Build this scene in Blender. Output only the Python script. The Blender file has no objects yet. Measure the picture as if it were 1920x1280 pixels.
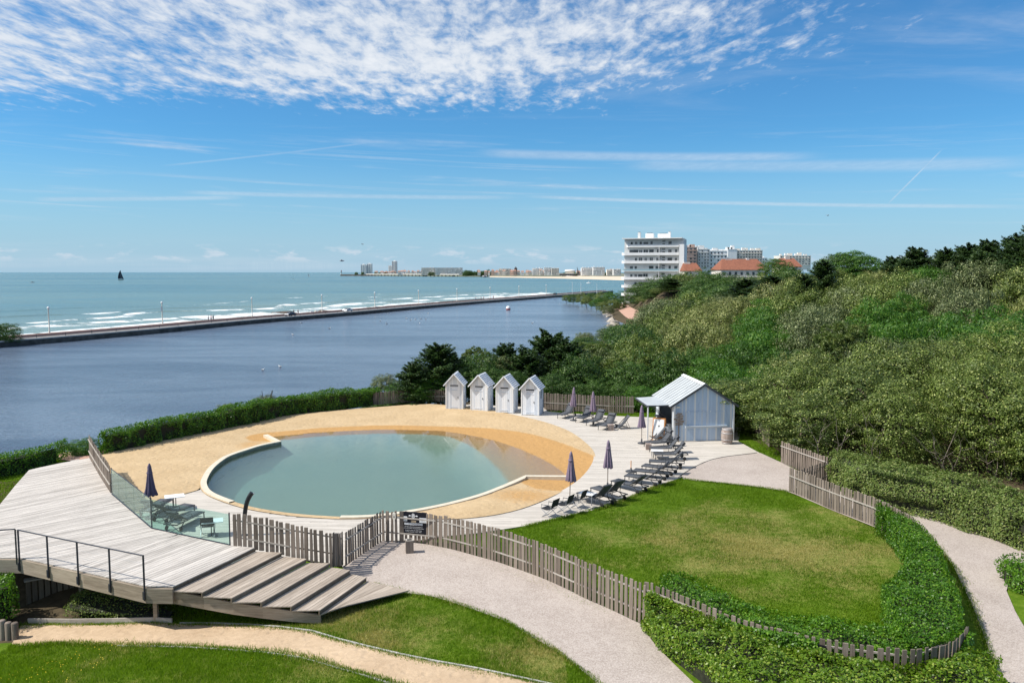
import bpy, bmesh, math, random
import numpy as np
from mathutils import Vector, Matrix
from mathutils.geometry import delaunay_2d_cdt

random.seed(7)
rng = np.random.default_rng(7)
SC = bpy.context.scene
COL = SC.collection
R = math.radians

# ------------------------------------------------------------------ camera
CAM_H = 11.0
F = 1493.0                      # focal length in pixels of a 1920 wide frame
PITCH = math.atan(130.0 / F)
cam_data = bpy.data.cameras.new('camera')
cam_data.sensor_width = 36.0
cam_data.lens = F / 1920.0 * 36.0
cam_data.clip_start = 0.2
cam_data.clip_end = 60000.0
cam = bpy.data.objects.new('camera', cam_data)
COL.objects.link(cam)
cam.location = (0, 0, CAM_H)
cam.rotation_euler = (R(90) - PITCH, 0, 0)
SC.camera = cam

# ------------------------------------------------------------------ sun
SUN_EL = R(49.0)
SUN_DIR = Vector((-1.0, -0.15, 0)).normalized()      # horizontal direction towards the sun
to_sun = Vector((SUN_DIR.x * math.cos(SUN_EL), SUN_DIR.y * math.cos(SUN_EL), math.sin(SUN_EL)))
sun_data = bpy.data.lights.new('sun', 'SUN')
sun_data.energy = 4.5
sun_data.angle = R(0.53)
sun_data.color = (1.0, 0.955, 0.88)
sun = bpy.data.objects.new('sun', sun_data)
COL.objects.link(sun)
sun.rotation_euler = (-to_sun).to_track_quat('-Z', 'Y').to_euler()
sun.location = (-60, 0, 80)

# ------------------------------------------------------------------ view
SC.render.engine = 'CYCLES'
SC.view_settings.view_transform = 'Standard'
SC.view_settings.look = 'None'
SC.view_settings.exposure = 0.36
SC.view_settings.gamma = 1.0
SC.view_settings.use_curve_mapping = False
SC.cycles.use_denoising = True
SC.cycles.max_bounces = 8
SC.cycles.transparent_max_bounces = 16
SC.cycles.diffuse_bounces = 3
SC.cycles.glossy_bounces = 3
SC.cycles.transmission_bounces = 6
SC.cycles.caustics_reflective = False
SC.cycles.caustics_refractive = False


class NT:
    """small wrapper to write node trees tersely"""
    def __init__(self, tree):
        self.t = tree
        self.n = tree.nodes
        self.l = tree.links

    def node(self, kind, **kw):
        nd = self.n.new(kind)
        for k, v in kw.items():
            setattr(nd, k, v)
        return nd

    def put(self, sock, v):
        if v is None:
            return
        if isinstance(v, bpy.types.NodeSocket):
            self.l.new(v, sock)
        elif isinstance(v, (tuple, list)) and sock.type == 'RGBA' and len(v) == 3:
            sock.default_value = (v[0], v[1], v[2], 1)
        else:
            sock.default_value = v

    def math(self, op, a, b=None, c=None, clamp=False):
        nd = self.node('ShaderNodeMath', operation=op, use_clamp=clamp)
        for i, v in enumerate((a, b, c)):
            if v is not None:
                self.put(nd.inputs[i], v)
        return nd.outputs[0]

    def vmath(self, op, a, b=None):
        nd = self.node('ShaderNodeVectorMath', operation=op)
        self.put(nd.inputs[0], a)
        if b is not None:
            self.put(nd.inputs[1], b)
        return nd.outputs[0] if op not in ('LENGTH', 'DOT_PRODUCT', 'DISTANCE') else nd.outputs['Value']

    def mix(self, f, a, b, mode='MIX'):
        nd = self.node('ShaderNodeMix', data_type='RGBA', blend_type=mode)
        self.put(nd.inputs[0], f)
        self.put(nd.inputs[6], a)
        self.put(nd.inputs[7], b)
        return nd.outputs[2]

    def ramp(self, fac, stops, interp='LINEAR'):
        nd = self.node('ShaderNodeValToRGB')
        cr = nd.color_ramp
        cr.interpolation = interp
        while len(cr.elements) < len(stops):
            cr.elements.new(0.5)
        for e, (p, c) in zip(cr.elements, stops):
            e.position = p
            e.color = (c, c, c, 1) if isinstance(c, (int, float)) else (c[0], c[1], c[2], 1)
        self.put(nd.inputs[0], fac)
        return nd.outputs[0]

    def noise(self, vec, scale, detail=3.0, rough=0.55, dist=0.0, col=False):
        nd = self.node('ShaderNodeTexNoise')
        if vec is not None:
            self.put(nd.inputs['Vector'], vec)
        nd.inputs['Scale'].default_value = scale
        nd.inputs['Detail'].default_value = detail
        nd.inputs['Roughness'].default_value = rough
        nd.inputs['Distortion'].default_value = dist
        return nd.outputs['Color' if col else 'Fac']

    def voro(self, vec, scale, feature='F1', out='Distance', rnd=1.0):
        nd = self.node('ShaderNodeTexVoronoi', feature=feature)
        if vec is not None:
            self.put(nd.inputs['Vector'], vec)
        nd.inputs['Scale'].default_value = scale
        nd.inputs['Randomness'].default_value = rnd
        return nd.outputs[out]

    def scale(self, vec, s, loc=(0, 0, 0), rot=(0, 0, 0)):
        nd = self.node('ShaderNodeMapping')
        self.put(nd.inputs['Vector'], vec)
        nd.inputs['Scale'].default_value = s
        nd.inputs['Location'].default_value = loc
        nd.inputs['Rotation'].default_value = rot
        return nd.outputs[0]

    def sep(self, vec):
        nd = self.node('ShaderNodeSeparateXYZ')
        self.put(nd.inputs[0], vec)
        return nd.outputs

    def comb(self, x, y, z):
        nd = self.node('ShaderNodeCombineXYZ')
        for i, v in enumerate((x, y, z)):
            self.put(nd.inputs[i], v)
        return nd.outputs[0]

    def sstep(self, v, a, b):
        nd = self.node('ShaderNodeMapRange', interpolation_type='SMOOTHSTEP')
        self.put(nd.inputs[0], v)
        self.put(nd.inputs[1], a)
        self.put(nd.inputs[2], b)
        return nd.outputs[0]


# ------------------------------------------------------------------ world: physical sky plus procedural cloud layers
def make_world():
    w = bpy.data.worlds.new('World')
    SC.world = w
    w.use_nodes = True
    t = NT(w.node_tree)
    t.n.clear()
    out = t.node('ShaderNodeOutputWorld')
    bg = t.node('ShaderNodeBackground')
    sky = t.node('ShaderNodeTexSky', sky_type='NISHITA')
    sky.sun_disc = False
    sky.sun_elevation = SUN_EL
    sky.sun_rotation = math.atan2(SUN_DIR.x, SUN_DIR.y)
    sky.altitude = 0.0
    sky.air_density = 1.0
    sky.dust_density = 0.15
    sky.ozone_density = 3.0
    tc = t.node('ShaderNodeTexCoord')
    d = tc.outputs['Generated']
    x, y, z = t.sep(d)
    zc = t.math('MAXIMUM', z, 0.012)
    # colour of the clear sky: as the physical sky, a little deeper blue
    hs = t.node('ShaderNodeHueSaturation')
    t.put(hs.inputs['Color'], sky.outputs[0])
    hs.inputs['Saturation'].default_value = 1.05
    hs.inputs['Value'].default_value = 1.0
    base = t.mix(1.0, hs.outputs[0], (0.335, 0.68, 0.88), 'MULTIPLY')
    base = t.mix(t.math('MULTIPLY', t.sstep(z, 0.17, -0.02), 0.92), base, (2.75, 3.95, 5.1))
    # coordinates on a flat cloud deck
    u = t.math('DIVIDE', x, zc)
    v = t.math('DIVIDE', y, zc)
    p = t.comb(u, v, 0.0)
    wob = t.noise(p, 0.45, 3.0)
    # altocumulus sheet
    big = t.noise(t.scale(p, (1, 1, 1), (3.1, 1.7, 0)), 0.55, 4.0, 0.55)
    cells = t.noise(t.scale(p, (1.35, 0.55, 1), rot=(0, 0, R(-8))), 6.0, 7.0, 0.62, 0.3)
    cells2 = t.noise(t.scale(p, (1.2, 0.55, 1), (7, 2, 0)), 17.0, 5.0, 0.62, 0.3)
    edge_v = t.sstep(t.math('ADD', v, t.math('MULTIPLY', wob, 1.5)), 6.7, 4.6)
    edge_u = t.sstep(t.math('ADD', u, t.math('MULTIPLY', big, 1.8)), 3.9, 0.7)
    cover = t.math('MULTIPLY', edge_v, edge_u)
    dens = t.math('ADD', t.math('MULTIPLY', cells, 0.72), t.math('MULTIPLY', cells2, 0.28))
    dens = t.math('ADD', dens, t.math('MULTIPLY', t.math('SUBTRACT', big, 0.5), 0.55))
    thr = t.math('SUBTRACT', 0.72, t.math('MULTIPLY', cover, 0.365))
    ac = t.sstep(dens, t.math('SUBTRACT', thr, 0.06), t.math('ADD', thr, 0.26))
    ac = t.math('MULTIPLY', ac, t.sstep(cover, 0.02, 0.25))
    veil = t.math('MULTIPLY', t.sstep(t.noise(t.scale(p, (0.5, 1.0, 1), rot=(0, 0, R(30))), 0.9, 6.0, 0.65, 0.6), 0.47, 0.85),
                  t.sstep(v, 7.5, 3.5))
    ac = t.math('MAXIMUM', ac, t.math('MULTIPLY', veil, 0.42))
    # long thin cirrus streaks, nearly parallel to the horizon
    az = t.math('ARCTAN2', x, y)
    el = t.math('ARCSINE', z)
    tilt = t.math('ADD', el, t.math('MULTIPLY', az, 0.030))
    q = t.comb(az, t.math('MULTIPLY', tilt, 26.0), 0.0)
    st = t.noise(t.scale(q, (1.6, 1.0, 1), (0.4, 0.2, 0)), 1.9, 5.0, 0.62, 0.25)
    st2 = t.noise(t.scale(q, (0.9, 2.6, 1), (2.4, 5.2, 0)), 1.9, 5.0, 0.6, 0.15)
    band = t.math('MULTIPLY', t.sstep(el, 0.035, 0.075), t.sstep(el, 0.185, 0.13))
    ci = t.math('MULTIPLY', t.math('MAXIMUM', t.sstep(st, 0.535, 0.80), t.math('MULTIPLY', t.sstep(st2, 0.56, 0.80), 0.8)), band)
    ci = t.math('MULTIPLY', ci, 0.75)

    def trail(a0, e0, a1, e1, wid, amp):
        # contrail: a straight line between two (azimuth, elevation) directions
        dx, dy = a1 - a0, e1 - e0
        L = math.hypot(dx, dy)
        ra = t.math('SUBTRACT', az, a0)
        re = t.math('SUBTRACT', el, e0)
        al = t.math('ADD', t.math('MULTIPLY', ra, dx / L), t.math('MULTIPLY', re, dy / L))
        ac_ = t.math('ABSOLUTE', t.math('ADD', t.math('MULTIPLY', ra, -dy / L), t.math('MULTIPLY', re, dx / L)))
        m = t.math('MULTIPLY', t.sstep(ac_, wid, wid * 0.2), t.math('MULTIPLY', t.sstep(al, 0.0, L * 0.12), t.sstep(al, L, L * 0.8)))
        return t.math('MULTIPLY', m, amp)

    def ae(px, py):
        xx, yy, zz = (px - 960) / F, 1.0, (510 - py) / F
        return math.atan2(xx, yy), math.asin(zz / math.sqrt(xx * xx + 1 + zz * zz))
    tr = None
    for (p0, p1, wid, amp) in (((1655, 386), (1758, 280), 0.0011, 0.42), ((330, 362), (1000, 372), 0.0036, 0.30),
                               ((960, 369), (1990, 389), 0.0030, 0.36), ((300, 316), (780, 262), 0.0016, 0.2),
                               ((880, 290), (1560, 297), 0.0075, 0.34), ((1150, 312), (1990, 306), 0.0095, 0.28),
                               ((60, 376), (480, 372), 0.0035, 0.3)):
        k = trail(*ae(*p0), *ae(*p1), wid, amp)
        tr = k if tr is None else t.math('MAXIMUM', tr, k)
    # low cumulus far out over the sea
    q2 = t.comb(t.math('MULTIPLY', az, 9.0), t.math('MULTIPLY', el, 30.0), 0.0)
    cu = t.noise(t.scale(q2, (1, 1, 1), (1.3, 0.35, 0)), 2.2, 6.0, 0.6, 0.2)
    cub = t.math('MULTIPLY', t.sstep(el, 0.006, 0.019), t.sstep(el, 0.036, 0.024))
    cu = t.math('MULTIPLY', t.sstep(cu, 0.50, 0.62), cub)
    cu = t.math('MULTIPLY', cu, 0.62)
    sheet = t.math('MULTIPLY', t.sstep(el, 0.045, 0.02), t.sstep(t.noise(t.scale(q2, (0.25, 1.3, 1)), 1.4, 4.0), 0.42, 0.7))
    cu = t.math('MAXIMUM', cu, t.math('MULTIPLY', sheet, 0.22))
    m = t.math('MAXIMUM', t.math('MAXIMUM', ac, ci), t.math('MAXIMUM', tr, cu))
    m = t.math('MULTIPLY', m, t.sstep(z, 0.0, 0.004))
    m = t.math('MULTIPLY', m, 0.93)
    shade = t.ramp(dens, [(0.42, (4.2, 4.75, 5.5)), (0.72, (6.0, 6.2, 6.45))])
    col = t.mix(m, base, shade)
    t.put(bg.inputs['Color'], col)
    bg.inputs['Strength'].default_value = 0.115
    t.l.new(bg.outputs[0], out.inputs['Surface'])


make_world()


# ------------------------------------------------------------------ picture / place conversion on planes of the place
def P(px, py, z=0.0):
    u = (px - 960) / F
    v = (640 - py) / F
    dy = math.cos(PITCH) + v * math.sin(PITCH)
    dz = -math.sin(PITCH) + v * math.cos(PITCH)
    t = (z - CAM_H) / dz
    return Vector((u * t, dy * t, z))


def Q(px, py, y):
    u = (px - 960) / F
    v = (640 - py) / F
    dy = math.cos(PITCH) + v * math.sin(PITCH)
    dz = -math.sin(PITCH) + v * math.cos(PITCH)
    t = y / dy
    return Vector((u * t, y, CAM_H + dz * t))


def PL(pts, z=0.0):
    return [P(a, b, z) for a, b in pts]


def catmull(pts, n=6, closed=False):
    pts = [Vector(p) for p in pts]
    N = len(pts)
    out = []
    rngk = range(N) if closed else range(N - 1)
    for i in rngk:
        p1, p2 = pts[i], pts[(i + 1) % N]
        p0 = pts[(i - 1) % N] if (closed or i > 0) else p1 * 2 - p2
        p3 = pts[(i + 2) % N] if (closed or i + 2 < N) else p2 * 2 - p1
        for k in range(n):
            t = k / n
            out.append(0.5 * ((2 * p1) + (p2 - p0) * t + (2 * p0 - 5 * p1 + 4 * p2 - p3) * t * t + (3 * p1 - p0 - 3 * p2 + p3) * t ** 3))
    if not closed:
        out.append(pts[-1])
    return out


def resample(pts, step, closed=False):
    pts = [Vector(p) for p in pts]
    if closed:
        pts = pts + [pts[0]]
    out = [pts[0]]
    acc = 0.0
    for a, b in zip(pts[:-1], pts[1:]):
        L = (b - a).length
        if L < 1e-9:
            continue
        pos = step - acc
        while pos <= L:
            out.append(a.lerp(b, pos / L))
            pos += step
        acc = L - (pos - step)
    if not closed and (out[-1] - pts[-1]).length > step * 0.3:
        out.append(pts[-1])
    if closed and (out[-1] - out[0]).length < step * 0.5:
        out.pop()
    return out


def inpoly(X, Y, poly):
    X = np.asarray(X, float)
    Y = np.asarray(Y, float)
    c = np.zeros(X.shape, bool)
    n = len(poly)
    j = n - 1
    for i in range(n):
        xi, yi = poly[i][0], poly[i][1]
        xj, yj = poly[j][0], poly[j][1]
        if yi != yj:
            k = ((yi > Y) != (yj > Y)) & (X < (xj - xi) * (Y - yi) / (yj - yi) + xi)
            c ^= k
        j = i
    return c


def dist_polyline(X, Y, pts):
    X = np.asarray(X, float)
    Y = np.asarray(Y, float)
    best = np.full(X.shape, 1e18)
    for a, b in zip(pts[:-1], pts[1:]):
        ax, ay, bx, by = a[0], a[1], b[0], b[1]
        dx, dy = bx - ax, by - ay
        L2 = dx * dx + dy * dy + 1e-12
        t = np.clip(((X - ax) * dx + (Y - ay) * dy) / L2, 0, 1)
        q = (X - ax - t * dx) ** 2 + (Y - ay - t * dy) ** 2
        best = np.minimum(best, q)
    return np.sqrt(best)


def smooth01(x):
    x = np.clip(x, 0, 1)
    return x * x * (3 - 2 * x)


# value noise for geometry
_NG = np.random.default_rng(11).random((64, 64))


def vnoise(X, Y, s=1.0, seed=0):
    X = np.asarray(X, float) * s + seed * 7.31
    Y = np.asarray(Y, float) * s + seed * 3.77
    i = np.floor(X).astype(int)
    j = np.floor(Y).astype(int)
    fx = X - i
    fy = Y - j
    fx = fx * fx * (3 - 2 * fx)
    fy = fy * fy * (3 - 2 * fy)
    g = lambda a, b: _NG[a % 64, b % 64]
    return (g(i, j) * (1 - fx) + g(i + 1, j) * fx) * (1 - fy) + (g(i, j + 1) * (1 - fx) + g(i + 1, j + 1) * fx) * fy


# ------------------------------------------------------------------ objects
def tag(o, label=None, cat=None, group=None, kind=None):
    if label:
        o['label'] = label
    if cat:
        o['category'] = cat
    if group:
        o['group'] = group
    if kind:
        o['kind'] = kind
    return o


def thing(name, label, cat, loc=(0, 0, 0), rotz=0.0, group=None):
    o = bpy.data.objects.new(name, None)
    COL.objects.link(o)
    o.location = loc
    o.rotation_euler = (0, 0, rotz)
    o.empty_display_size = 0.2
    return tag(o, label, cat, group)


def add(name, mesh, parent=None, loc=(0, 0, 0), rot=(0, 0, 0), scale=(1, 1, 1)):
    o = bpy.data.objects.new(name, mesh)
    COL.objects.link(o)
    o.location = loc
    o.rotation_euler = rot
    o.scale = scale
    if parent is not None:
        o.parent = parent
    return o


def kids(o):
    return list(o.children)


def copy_tree(o, parent=None):
    c = o.copy()
    COL.objects.link(c)
    if parent is not None:
        c.parent = parent
        c.matrix_parent_inverse = o.matrix_parent_inverse.copy()
    for ch in kids(o):
        copy_tree(ch, c)
    return c


class MB:
    """collects polygons and makes ONE mesh of them"""
    def __init__(self):
        self.v = []
        self.f = []
        self.m = []
        self.s = []

    def poly(self, pts, mat=0, smooth=False):
        n = len(self.v)
        self.v += [tuple(p) for p in pts]
        self.f.append(tuple(range(n, n + len(pts))))
        self.m.append(mat)
        self.s.append(smooth)

    def faces(self, verts, faces, mat=0, smooth=False):
        n = len(self.v)
        self.v += [tuple(p) for p in verts]
        for f in faces:
            self.f.append(tuple(i + n for i in f))
            self.m.append(mat)
            self.s.append(smooth)

    def box(self, c, s, mat=0, rz=0.0, M=None):
        hx, hy, hz = s[0] / 2, s[1] / 2, s[2] / 2
        vs = [Vector((a * hx, b * hy, d * hz)) for d in (-1, 1) for a, b in ((-1, -1), (1, -1), (1, 1), (-1, 1))]
        if M is None:
            M = Matrix.Rotation(rz, 3, 'Z')
        vs = [M @ v + Vector(c) for v in vs]
        self.faces(vs, [(3, 2, 1, 0), (4, 5, 6, 7), (0, 1, 5, 4), (1, 2, 6, 5), (2, 3, 7, 6), (3, 0, 4, 7)], mat)

    def beam(self, a, b, w, h, mat=0, up=(0, 0, 1)):
        a = Vector(a)
        b = Vector(b)
        d = (b - a)
        L = d.length
        d.normalize()
        u = Vector(up)
        if abs(d.dot(u)) > 0.98:
            u = Vector((0, 1, 0))
        sx = d.cross(u).normalized()
        uz = sx.cross(d).normalized()
        M = Matrix((d, sx, uz)).transposed()
        self.box((a + b) / 2, (L, w, h), mat, M=M)

    def prism(self, poly, z0, z1, mat=0):
        n = len(poly)
        lo = [(p[0], p[1], z0) for p in poly]
        hi = [(p[0], p[1], z1) for p in poly]
        fs = [tuple(range(n, 2 * n)), tuple(reversed(range(n)))]
        fs += [(i, (i + 1) % n, n + (i + 1) % n, n + i) for i in range(n)]
        self.faces(lo + hi, fs, mat)

    def tube(self, pts, r, n=8, mat=0, cap=True, smooth=True):
        pts = [Vector(p) for p in pts]
        rs = r if isinstance(r, (list, tuple)) else [r] * len(pts)
        rings = []
        prev = None
        for i, p in enumerate(pts):
            d = (pts[min(i + 1, len(pts) - 1)] - pts[max(i - 1, 0)]).normalized()
            u = Vector((0, 0, 1)) if abs(d.z) < 0.95 else Vector((1, 0, 0))
            sx = d.cross(u).normalized()
            if prev is not None and sx.dot(prev) < 0:
                sx = -sx
            prev = sx
            sy = d.cross(sx).normalized()
            rings.append([p + (sx * math.cos(2 * math.pi * k / n) + sy * math.sin(2 * math.pi * k / n)) * rs[i] for k in range(n)])
        vs = [q for rg in rings for q in rg]
        fs = []
        for i in range(len(pts) - 1):
            for k in range(n):
                fs.append((i * n + k, i * n + (k + 1) % n, (i + 1) * n + (k + 1) % n, (i + 1) * n + k))
        self.faces(vs, fs, mat, smooth)
        if cap:
            self.poly(list(reversed(rings[0])), mat)
            self.poly(rings[-1], mat)

    def lathe(self, prof, c=(0, 0, 0), n=16, mat=0, smooth=True, squash=(1, 1)):
        rings = []
        for (r, z) in prof:
            rings.append([(c[0] + r * math.cos(2 * math.pi * k / n) * squash[0], c[1] + r * math.sin(2 * math.pi * k / n) * squash[1], c[2] + z) for k in range(n)])
        vs = [q for rg in rings for q in rg]
        fs = []
        for i in range(len(prof) - 1):
            for k in range(n):
                fs.append((i * n + k, i * n + (k + 1) % n, (i + 1) * n + (k + 1) % n, (i + 1) * n + k))
        self.faces(vs, fs, mat, smooth)
        if prof[0][0] > 1e-4:
            self.poly(list(reversed(rings[0])), mat)
        if prof[-1][0] > 1e-4:
            self.poly(rings[-1], mat)

    def blob(self, c, r, n=10, m=6, mat=0, jit=0.0, seed=0):
        rr = random.Random(seed)
        rings = []
        vs = [(c[0], c[1], c[2] - r[2])]
        for i in range(1, m):
            a = math.pi * i / m - math.pi / 2
            for k in range(n):
                b = 2 * math.pi * k / n
                j = 1 + rr.uniform(-jit, jit)
                vs.append((c[0] + r[0] * math.cos(a) * math.cos(b) * j, c[1] + r[1] * math.cos(a) * math.sin(b) * j, c[2] + r[2] * math.sin(a) * j))
        vs.append((c[0], c[1], c[2] + r[2]))
        fs = []
        for k in range(n):
            fs.append((0, 1 + (k + 1) % n, 1 + k))
        for i in range(m - 2):
            for k in range(n):
                a0 = 1 + i * n
                fs.append((a0 + k, a0 + (k + 1) % n, a0 + n + (k + 1) % n, a0 + n + k))
        last = len(vs) - 1
        a0 = 1 + (m - 2) * n
        for k in range(n):
            fs.append((a0 + k, a0 + (k + 1) % n, last))
        self.faces(vs, fs, mat, jit == 0.0)

    def mesh(self, name, mats):
        me = bpy.data.meshes.new(name)
        me.from_pydata(self.v, [], self.f)
        if not isinstance(mats, (list, tuple)):
            mats = [mats]
        for m in mats:
            me.materials.append(m)
        me.polygons.foreach_set('material_index', self.m)
        me.polygons.foreach_set('use_smooth', self.s)
        me.update()
        return me

    def build(self, name, mats, parent=None, **kw):
        return add(name, self.mesh(name, mats), parent, **kw)


def np_mesh(name, V, Fq, mat, smooth=False, attrs=None):
    """fast mesh from numpy arrays: V (n,3), Fq (m,k) all faces with k corners"""
    me = bpy.data.meshes.new(name)
    V = np.ascontiguousarray(V, np.float32)
    Fq = np.ascontiguousarray(Fq, np.int32)
    m, k = Fq.shape
    me.vertices.add(len(V))
    me.vertices.foreach_set('co', V.ravel())
    me.loops.add(m * k)
    me.loops.foreach_set('vertex_index', Fq.ravel())
    me.polygons.add(m)
    me.polygons.foreach_set('loop_start', np.arange(0, m * k, k, dtype=np.int32))
    me.polygons.foreach_set('loop_total', np.full(m, k, np.int32))
    if smooth:
        me.polygons.foreach_set('use_smooth', np.ones(m, bool))
    if mat is not None:
        me.materials.append(mat)
    if attrs:
        for an, arr in attrs.items():
            at = me.attributes.new(an, 'FLOAT', 'POINT')
            at.data.foreach_set('value', np.ascontiguousarray(arr, np.float32))
    me.update(calc_edges=True)
    return me


def region(name, outer, zf, spacing, mat, holes=(), lip=0.0, kind='structure', parent=None, attrs=None, smooth=True):
    """a draped sheet: outline with holes, filled with a constrained triangulation, heights from zf(x, y)"""
    rings = [resample(r, spacing, True) for r in [outer] + list(holes)]
    vs, es = [], []
    for r in rings:
        n = len(vs)
        vs += [Vector((p[0], p[1])) for p in r]
        es += [(n + i, n + (i + 1) % len(r)) for i in range(len(r))]
    xs = [p[0] for p in rings[0]]
    ys = [p[1] for p in rings[0]]
    gx, gy = np.meshgrid(np.arange(min(xs), max(xs), spacing), np.arange(min(ys), max(ys), spacing))
    gx = gx.ravel() + rng.uniform(-.2, .2, gx.size) * spacing
    gy = gy.ravel() + rng.uniform(-.2, .2, gy.size) * spacing
    ok = inpoly(gx, gy, rings[0])
    for r in rings[1:]:
        ok &= ~inpoly(gx, gy, r)
    for r in rings:
        ok &= dist_polyline(gx, gy, r + [r[0]]) > spacing * 0.45
    vs += [Vector((a, b)) for a, b in zip(gx[ok], gy[ok])]
    res = delaunay_2d_cdt(vs, es, [], 0, 1e-5)
    V = np.array([(p.x, p.y) for p in res[0]])
    T = np.array([f for f in res[2] if len(f) == 3])
    C = V[T].mean(axis=1)
    keep = inpoly(C[:, 0], C[:, 1], rings[0])
    for r in rings[1:]:
        keep &= ~inpoly(C[:, 0], C[:, 1], r)
    T = T[keep]
    a, b, c = V[T[:, 0]], V[T[:, 1]], V[T[:, 2]]
    cr = (b[:, 0] - a[:, 0]) * (c[:, 1] - a[:, 1]) - (b[:, 1] - a[:, 1]) * (c[:, 0] - a[:, 0])
    T[cr < 0] = T[cr < 0][:, ::-1]
    Z = zf(V[:, 0], V[:, 1])
    VV = np.column_stack([V, Z])
    if lip > 0:
        n = len(VV)
        VV = np.vstack([VV, VV - np.array([0, 0, lip])])
        e = {}
        for t in T:
            for i in range(3):
                e[(t[i], t[(i + 1) % 3])] = 1
        extra = []
        for (i, j) in e:
            if (j, i) not in e:
                extra += [(i, i + n, j), (j, i + n, j + n)]
        T = np.vstack([T, np.array(extra)])
    at = {k: f(VV[:, 0], VV[:, 1]) for k, f in attrs.items()} if attrs else None
    me = np_mesh(name, VV, T, mat, smooth and lip == 0, at)
    o = add(name, me, parent)
    if kind:
        o['kind'] = kind
    return o
# ------------------------------------------------------------------ materials
def new_mat(name):
    m = bpy.data.materials.new(name)
    m.use_nodes = True
    t = NT(m.node_tree)
    b = t.n['Principled BSDF']
    return m, t, b


def bump(t, b, h, strength=0.3, dist=0.02):
    nd = t.node('ShaderNodeBump')
    nd.inputs['Strength'].default_value = strength
    nd.inputs['Distance'].default_value = dist
    t.put(nd.inputs['Height'], h)
    t.put(b.inputs['Normal'], nd.outputs[0])


def plain(name, col, rough=0.6, metal=0.0, spec=0.4, var=0.12, scale=6.0, bmp=0.0):
    m, t, b = new_mat(name)
    tc = t.node('ShaderNodeTexCoord').outputs['Object']
    n = t.noise(tc, scale, 4.0, 0.6)
    c = t.mix(t.sstep(n, 0.3, 0.7), tuple(x * (1 - var) for x in col), tuple(min(1, x * (1 + var)) for x in col))
    t.put(b.inputs['Base Color'], c)
    b.inputs['Roughness'].default_value = rough
    b.inputs['Metallic'].default_value = metal
    b.inputs['Specular IOR Level'].default_value = spec
    if bmp:
        bump(t, b, n, bmp, 0.01)
    return m


def rnd_sources(t):
    ob = t.node('ShaderNodeObjectInfo').outputs['Random']
    isl = t.node('ShaderNodeNewGeometry').outputs['Random Per Island']
    return t.math('FRACT', t.math('ADD', ob, isl))


def wood(name, c0, c1, axis=0, rough=0.8, grain=1.0, lichen=0.0):
    """weathered timber, fibres along the local axis; each separate board has its own tone"""
    m, t, b = new_mat(name)
    tc = t.node('ShaderNodeTexCoord').outputs['Object']
    r = rnd_sources(t)
    off = t.vmath('ADD', tc, t.comb(t.math('MULTIPLY', r, 31.0), t.math('MULTIPLY', r, 17.0), t.math('MULTIPLY', r, 23.0)))
    s = [38.0, 38.0, 38.0]
    s[axis] = 1.6
    fib = t.noise(t.scale(off, tuple(s)), 1.0, 4.0, 0.6, 0.4)
    s2 = [5.0, 5.0, 5.0]
    s2[axis] = 0.9
    blot = t.noise(t.scale(off, tuple(s2)), 1.0, 4.0, 0.6)
    f = t.math('ADD', t.math('MULTIPLY', t.sstep(fib, 0.3, 0.7), 0.40), t.math('MULTIPLY', t.sstep(blot, 0.28, 0.72), 0.35))
    f = t.math('ADD', f, t.math('MULTIPLY', r, 0.46 * grain))
    col = t.ramp(f, [(0.0, c0), (1.0, c1)])
    if lichen:
        l = t.sstep(t.noise(off, 7.0, 5.0, 0.65), 0.6, 0.74)
        col = t.mix(t.math('MULTIPLY', l, lichen), col, (0.33, 0.31, 0.24))
    t.put(b.inputs['Base Color'], col)
    b.inputs['Roughness'].default_value = rough
    b.inputs['Specular IOR Level'].default_value = 0.25
    bump(t, b, fib, 0.35, 0.004)
    return m


def leafmat(name, dark, light, tip=None, trans=0.35, tipf=0.25, spec=0.3, rough=0.5):
    m, t, b = new_mat(name)
    geo = t.node('ShaderNodeNewGeometry')
    isl = geo.outputs['Random Per Island']
    ob = t.node('ShaderNodeObjectInfo').outputs['Random']
    tc = t.node('ShaderNodeTexCoord').outputs['Object']
    big = t.noise(tc, 0.9, 3.0, 0.6)
    f = t.math('ADD', t.math('MULTIPLY', isl, 0.32), t.math('MULTIPLY', t.sstep(big, 0.32, 0.68), 0.36))
    f = t.math('ADD', f, t.math('MULTIPLY', ob, 0.34))
    col = t.ramp(f, [(0.08, dark), (0.95, light)])
    if tip:
        k = t.sstep(t.math('FRACT', t.math('MULTIPLY', isl, 7.31)), 1.0 - tipf, 1.0 - tipf + 0.02)
        col = t.mix(k, col, tip)
    t.put(b.inputs['Base Color'], col)
    b.inputs['Roughness'].default_value = rough
    b.inputs['Specular IOR Level'].default_value = spec
    tr = t.node('ShaderNodeBsdfTranslucent')
    t.put(tr.inputs['Color'], t.mix(1.0, col, (1.25, 1.35, 0.55), 'MULTIPLY'))
    mx = t.node('ShaderNodeMixShader')
    mx.inputs[0].default_value = trans
    t.l.new(b.outputs[0], mx.inputs[1])
    t.l.new(tr.outputs[0], mx.inputs[2])
    t.l.new(mx.outputs[0], t.n['Material Output'].inputs['Surface'])
    return m


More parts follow.
